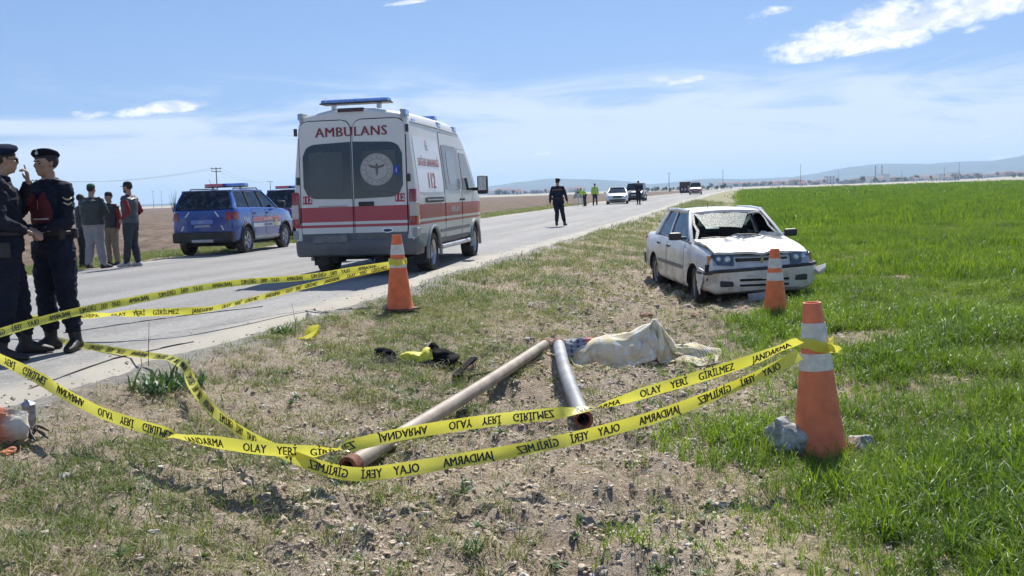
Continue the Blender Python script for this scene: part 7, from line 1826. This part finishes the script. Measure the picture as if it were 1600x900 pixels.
for a, b, nm in ((B_, A_, 'left'), (A_, E_, 'right')):
    for k, dx in enumerate((-.8, .8)):
        pts = [a.lerp(b, t / 16) + Vector((dx, 0, -.1 - 4 * 1.3 * (t / 16) * (1 - t / 16))) for t in range(17)]
        o = MB().tube(pts, .014, 4).build('power_line', BLACKP, None, None); tag(o, 'sagging power line on the %s of the near pole, %s conductor' % (nm, ('left', 'right')[k]), 'power line', 'power lines')
for px, y, h, ar, lab in ((1130, 700, 13, 1, 'distant pole just left of the pale field track'), (1251, 760, 17, 1, 'tall distant pole in front of the town'), (1310, 900, 12, 1, 'distant pole beside the twin chimneys'), (1409, 900, 11, 1, 'distant pole right of the twin chimneys'), (1475, 850, 12, 1, 'distant pole over the middle of the town'), (1498, 800, 15, 1, 'distant pole at the right part of the town'),
                       (1046, 520, 10, 1, 'distant pole just left of the brown board')): pole(lab, px, y, h, ar, r=.2)
for px, lab in ((1368, 'left one of the twin slender minarets over the town'), (1378, 'right one of the twin slender minarets over the town')):
    p = at_y(px, 280, 1100); T0 = thing('minaret', lab, 'minaret', (p.x, 1100, gz_at(p.x, 1100)), 0, 'minarets over the town')
    MB().lathe([(.9, 0), (.85, 12), (1.15, 12.3), (1.15, 13.2), (.7, 13.3), (.65, 16)], 10).build('shaft', mat('pale_plaster', (.45, .44, .42), .9), T0, 40)
    MB().lathe([(.8, 16), (.45, 18), (.02, 20.5)], 10).build('spire', mat('lead_roof', (.12, .13, .15), .7), T0, 40)
# far trees, each with trunk and crown, one mesh set shared
FARLEAF = leaf_mat('far_foliage', [(.045, .06, .03), (.075, .085, .045), (.05, .07, .035), (.10, .095, .06)], .15, .8)
def tree_proto(seed, h, w):
    random.seed(seed); T0 = thing('roadside_tree', 'x', 'tree', (0, 0, 0)); MB().tube([(0, 0, -.3), (.1, 0, h * .35), (.0, .1, h * .8)], [.22, .16, .05], 6).build('trunk', WOOD, T0)
    mb = MB()
    for c in range(9):
        cx, cy, cz = random.gauss(0, w * .28), random.gauss(0, w * .28), h * random.uniform(.35, .92); cr = w * random.uniform(.16, .34)
        for k in range(34):
            v = Vector((random.gauss(0, 1), random.gauss(0, 1), random.gauss(0, 1))).normalized() * cr * random.uniform(.5, 1.05); s = random.uniform(.16, .34)
            q = Euler((random.uniform(0, 6), random.uniform(0, 6), 0)).to_matrix().to_4x4(); q.translation = Vector((cx, cy, cz)) + v
            mb.add([(-s, -s * .6, 0), (s, -s * .6, 0), (s * .7, s * .6, .1), (-s * .7, s * .6, -.1)], [(0, 1, 2, 3)], 0, q)
    mb.build('crown', FARLEAF, T0, None, fixn=False); return T0
protos = [tree_proto(90 + i, hh, ww) for i, (hh, ww) in enumerate(((5, 5), (6.5, 4.5), (4, 6.5)))]
used = set()
def place_tree(px, y, s, k, label, group):
    p = at_y(px, 300, y); src = protos[k]
    o = src if k not in used else copy_tree(src); used.add(k); o.location = (p.x, y, gz_at(p.x, y)); o.scale = (s * random.uniform(.9, 1.2), s, s * random.uniform(.8, 1.1)); o.rotation_euler = (0, 0, random.uniform(0, 6)); tag(o, label, 'tree', group)
random.seed(12)
for i in range(20): place_tree(random.uniform(775, 905), random.uniform(900, 1250), random.uniform(.6, 1.1), i % 3, 'dark far tree on the horizon left of the road, below the left hill', 'far trees left of the road')
for i in range(36): place_tree(1000 + 140 * (i + random.random()) / 36, random.uniform(480, 640), random.uniform(.32, .6), i % 3, ('dark low bushy tree ', 'dark low upright tree ', 'dark low spreading tree ')[i % 3] + ('in the row left of the brown board' if i < 18 else 'in the row right of the brown board'), 'low trees left of the brown board' if i < 18 else 'low trees right of the brown board')
TOWN_TREES = [(1150 + 560 * (i + random.random()) / 80, random.uniform(840, 1350), random.uniform(.5, 1.15), i % 3) for i in range(80)]
for i in range(8): place_tree(-40 + 60 * i + random.uniform(-20, 20), random.uniform(900, 1300), random.uniform(.5, .8), i % 3, 'faint far tree on the left horizon over the ploughed field', 'far trees on the left horizon')
# bare shrub left of the SUV
p = at_y(272, 322, 120); T0 = thing('bare_shrub', 'leafless thin shrub in the ploughed field left of the patrol SUV', 'shrub', (p.x, 120, gz_at(p.x, 120)))
rr = random.Random(4)
for k in range(14): a = rr.uniform(0, 6.28); l_ = rr.uniform(1.2, 3.4); MB().tube([(0, 0, 0), (.25 * math.cos(a), .25 * math.sin(a), l_ * .5), (.6 * math.cos(a), .6 * math.sin(a), l_)], [.05, .03, .01], 5).build('branch', WOOD, T0)
# houses
ROOFS = [mat('red_roof', (.30, .11, .07), .9), mat('brown_roof', (.20, .12, .09), .9), mat('grey_roof', (.30, .30, .31), .9)]
WALLS = [mat('white_wall', (.80, .79, .77), .9), mat('cream_wall', (.52, .47, .38), .9), mat('grey_wall', (.38, .37, .36), .9)]
WIN = mat('far_window', (.04, .05, .06), .3)
def house_proto(w, d, h, rh, k, nm):
    T0 = thing(nm, 'x', 'house'); MB().box(-w / 2, w / 2, -d / 2, d / 2, -1.5, h).build('wall', WALLS[k], T0, None)
    if rh > 0.3: MB().loft([[(-w / 2 - .4, -d / 2 - .4, h), (w / 2 + .4, -d / 2 - .4, h), (w / 2 + .4, d / 2 + .4, h), (-w / 2 - .4, d / 2 + .4, h)], [(-w / 4, -.1, h + rh), (w / 4, -.1, h + rh), (w / 4, .1, h + rh), (-w / 4, .1, h + rh)]]).build('roof', ROOFS[k], T0, None)
    else: MB().box(-w / 2 - .2, w / 2 + .2, -d / 2 - .2, d / 2 + .2, h, h + .3).build('roof', ROOFS[2], T0, None)
    nst = max(1, int(h / 2.9))
    for s in range(nst):
        for i in range(max(2, int(w / 3.2))):
            x = -w / 2 + (i + .5) * w / max(2, int(w / 3.2)); z = 1.2 + 2.9 * s; MB().box(x - .5, x + .5, -d / 2 - .06, -d / 2 + .02, z, z + 1.2).build('window', WIN, T0, None)
    MB().box(-.5, .5, -d / 2 - .08, -d / 2 + .02, -.2, 2.0).build('door', ROOFS[1], T0, None)
    return T0
HP = [house_proto(10, 8, 3.4, 1.8, 0, 'village_house'), house_proto(13, 9, 6.0, 1.8, 1, 'village_house'), house_proto(9, 7, 3.2, 0, 2, 'village_house'), house_proto(22, 12, 5.5, 1.2, 0, 'long_warehouse'), house_proto(11, 9, 9.0, 0, 0, 'apartment_block')]
hused = set(); HL = {0: 'small white house with red roof', 1: 'cream two-storey house with brown roof', 2: 'small grey flat-roofed house', 3: 'long white warehouse with low red roof', 4: 'white flat-roofed apartment block'}
def place_house(px, y, k, s, where, group):
    p = at_y(px, 300, y); src = HP[k]; o = src if k not in hused else copy_tree(src); hused.add(k); o.location = (p.x, y, gz_at(p.x, y)); o.scale = (s,) * 3; o.rotation_euler = (0, 0, random.uniform(-.5, .5)); tag(o, HL[k] + ' ' + where, 'house', group + ', ' + HL[k])
random.seed(33)
def spot(px):
    for lim, w in ((1190, 'just right of the road end'), (1245, 'left of the tall distant pole'), (1300, 'right of the tall distant pole'), (1362, 'left of the twin minarets'), (1386, 'at the foot of the twin minarets'), (1470, 'right of the twin minarets'), (1540, 'in the right part of the town')):
        if px < lim: return w
    return 'towards the right edge of the picture'
for i in range(12): place_house(770 + 135 * (i + random.random()) / 12, random.uniform(1000, 1300), random.choice((0, 2, 3, 0)), random.uniform(.8, 1.1), 'on the horizon left of the road', 'far houses left of the road')
for i in range(22): place_house(1125 + 130 * (i + random.random()) / 22, random.uniform(1000, 1350), random.choice((0, 1, 2, 3, 0)), random.uniform(.7, 1.0), 'far off just right of the road end', 'far houses right of the road end')
for i in range(72): (lambda q_: place_house(q_, random.uniform(880, 1400), random.choice((0, 0, 1, 2, 3, 4)), random.uniform(.65, 1.0), spot(q_), 'houses of the distant town ' + spot(q_)))(1240 + 470 * (i + random.random()) / 72)
for a in TOWN_TREES: place_tree(*a, ('dark far bushy tree ', 'dark far upright tree ', 'dark far spreading tree ')[a[3]] + spot(a[0]), 'far trees ' + spot(a[0]))
for px, y in ((140, 1200), (60, 1250)): place_house(px, y, 3, .8, 'on the left horizon', 'far houses on the left horizon')
for i, c in enumerate(protos):
    if i not in used: bpy.data.objects.remove(c)
for i, c in enumerate(HP):
    if i not in hused:
        for ch in list(c.children): bpy.data.objects.remove(ch)
        bpy.data.objects.remove(c)
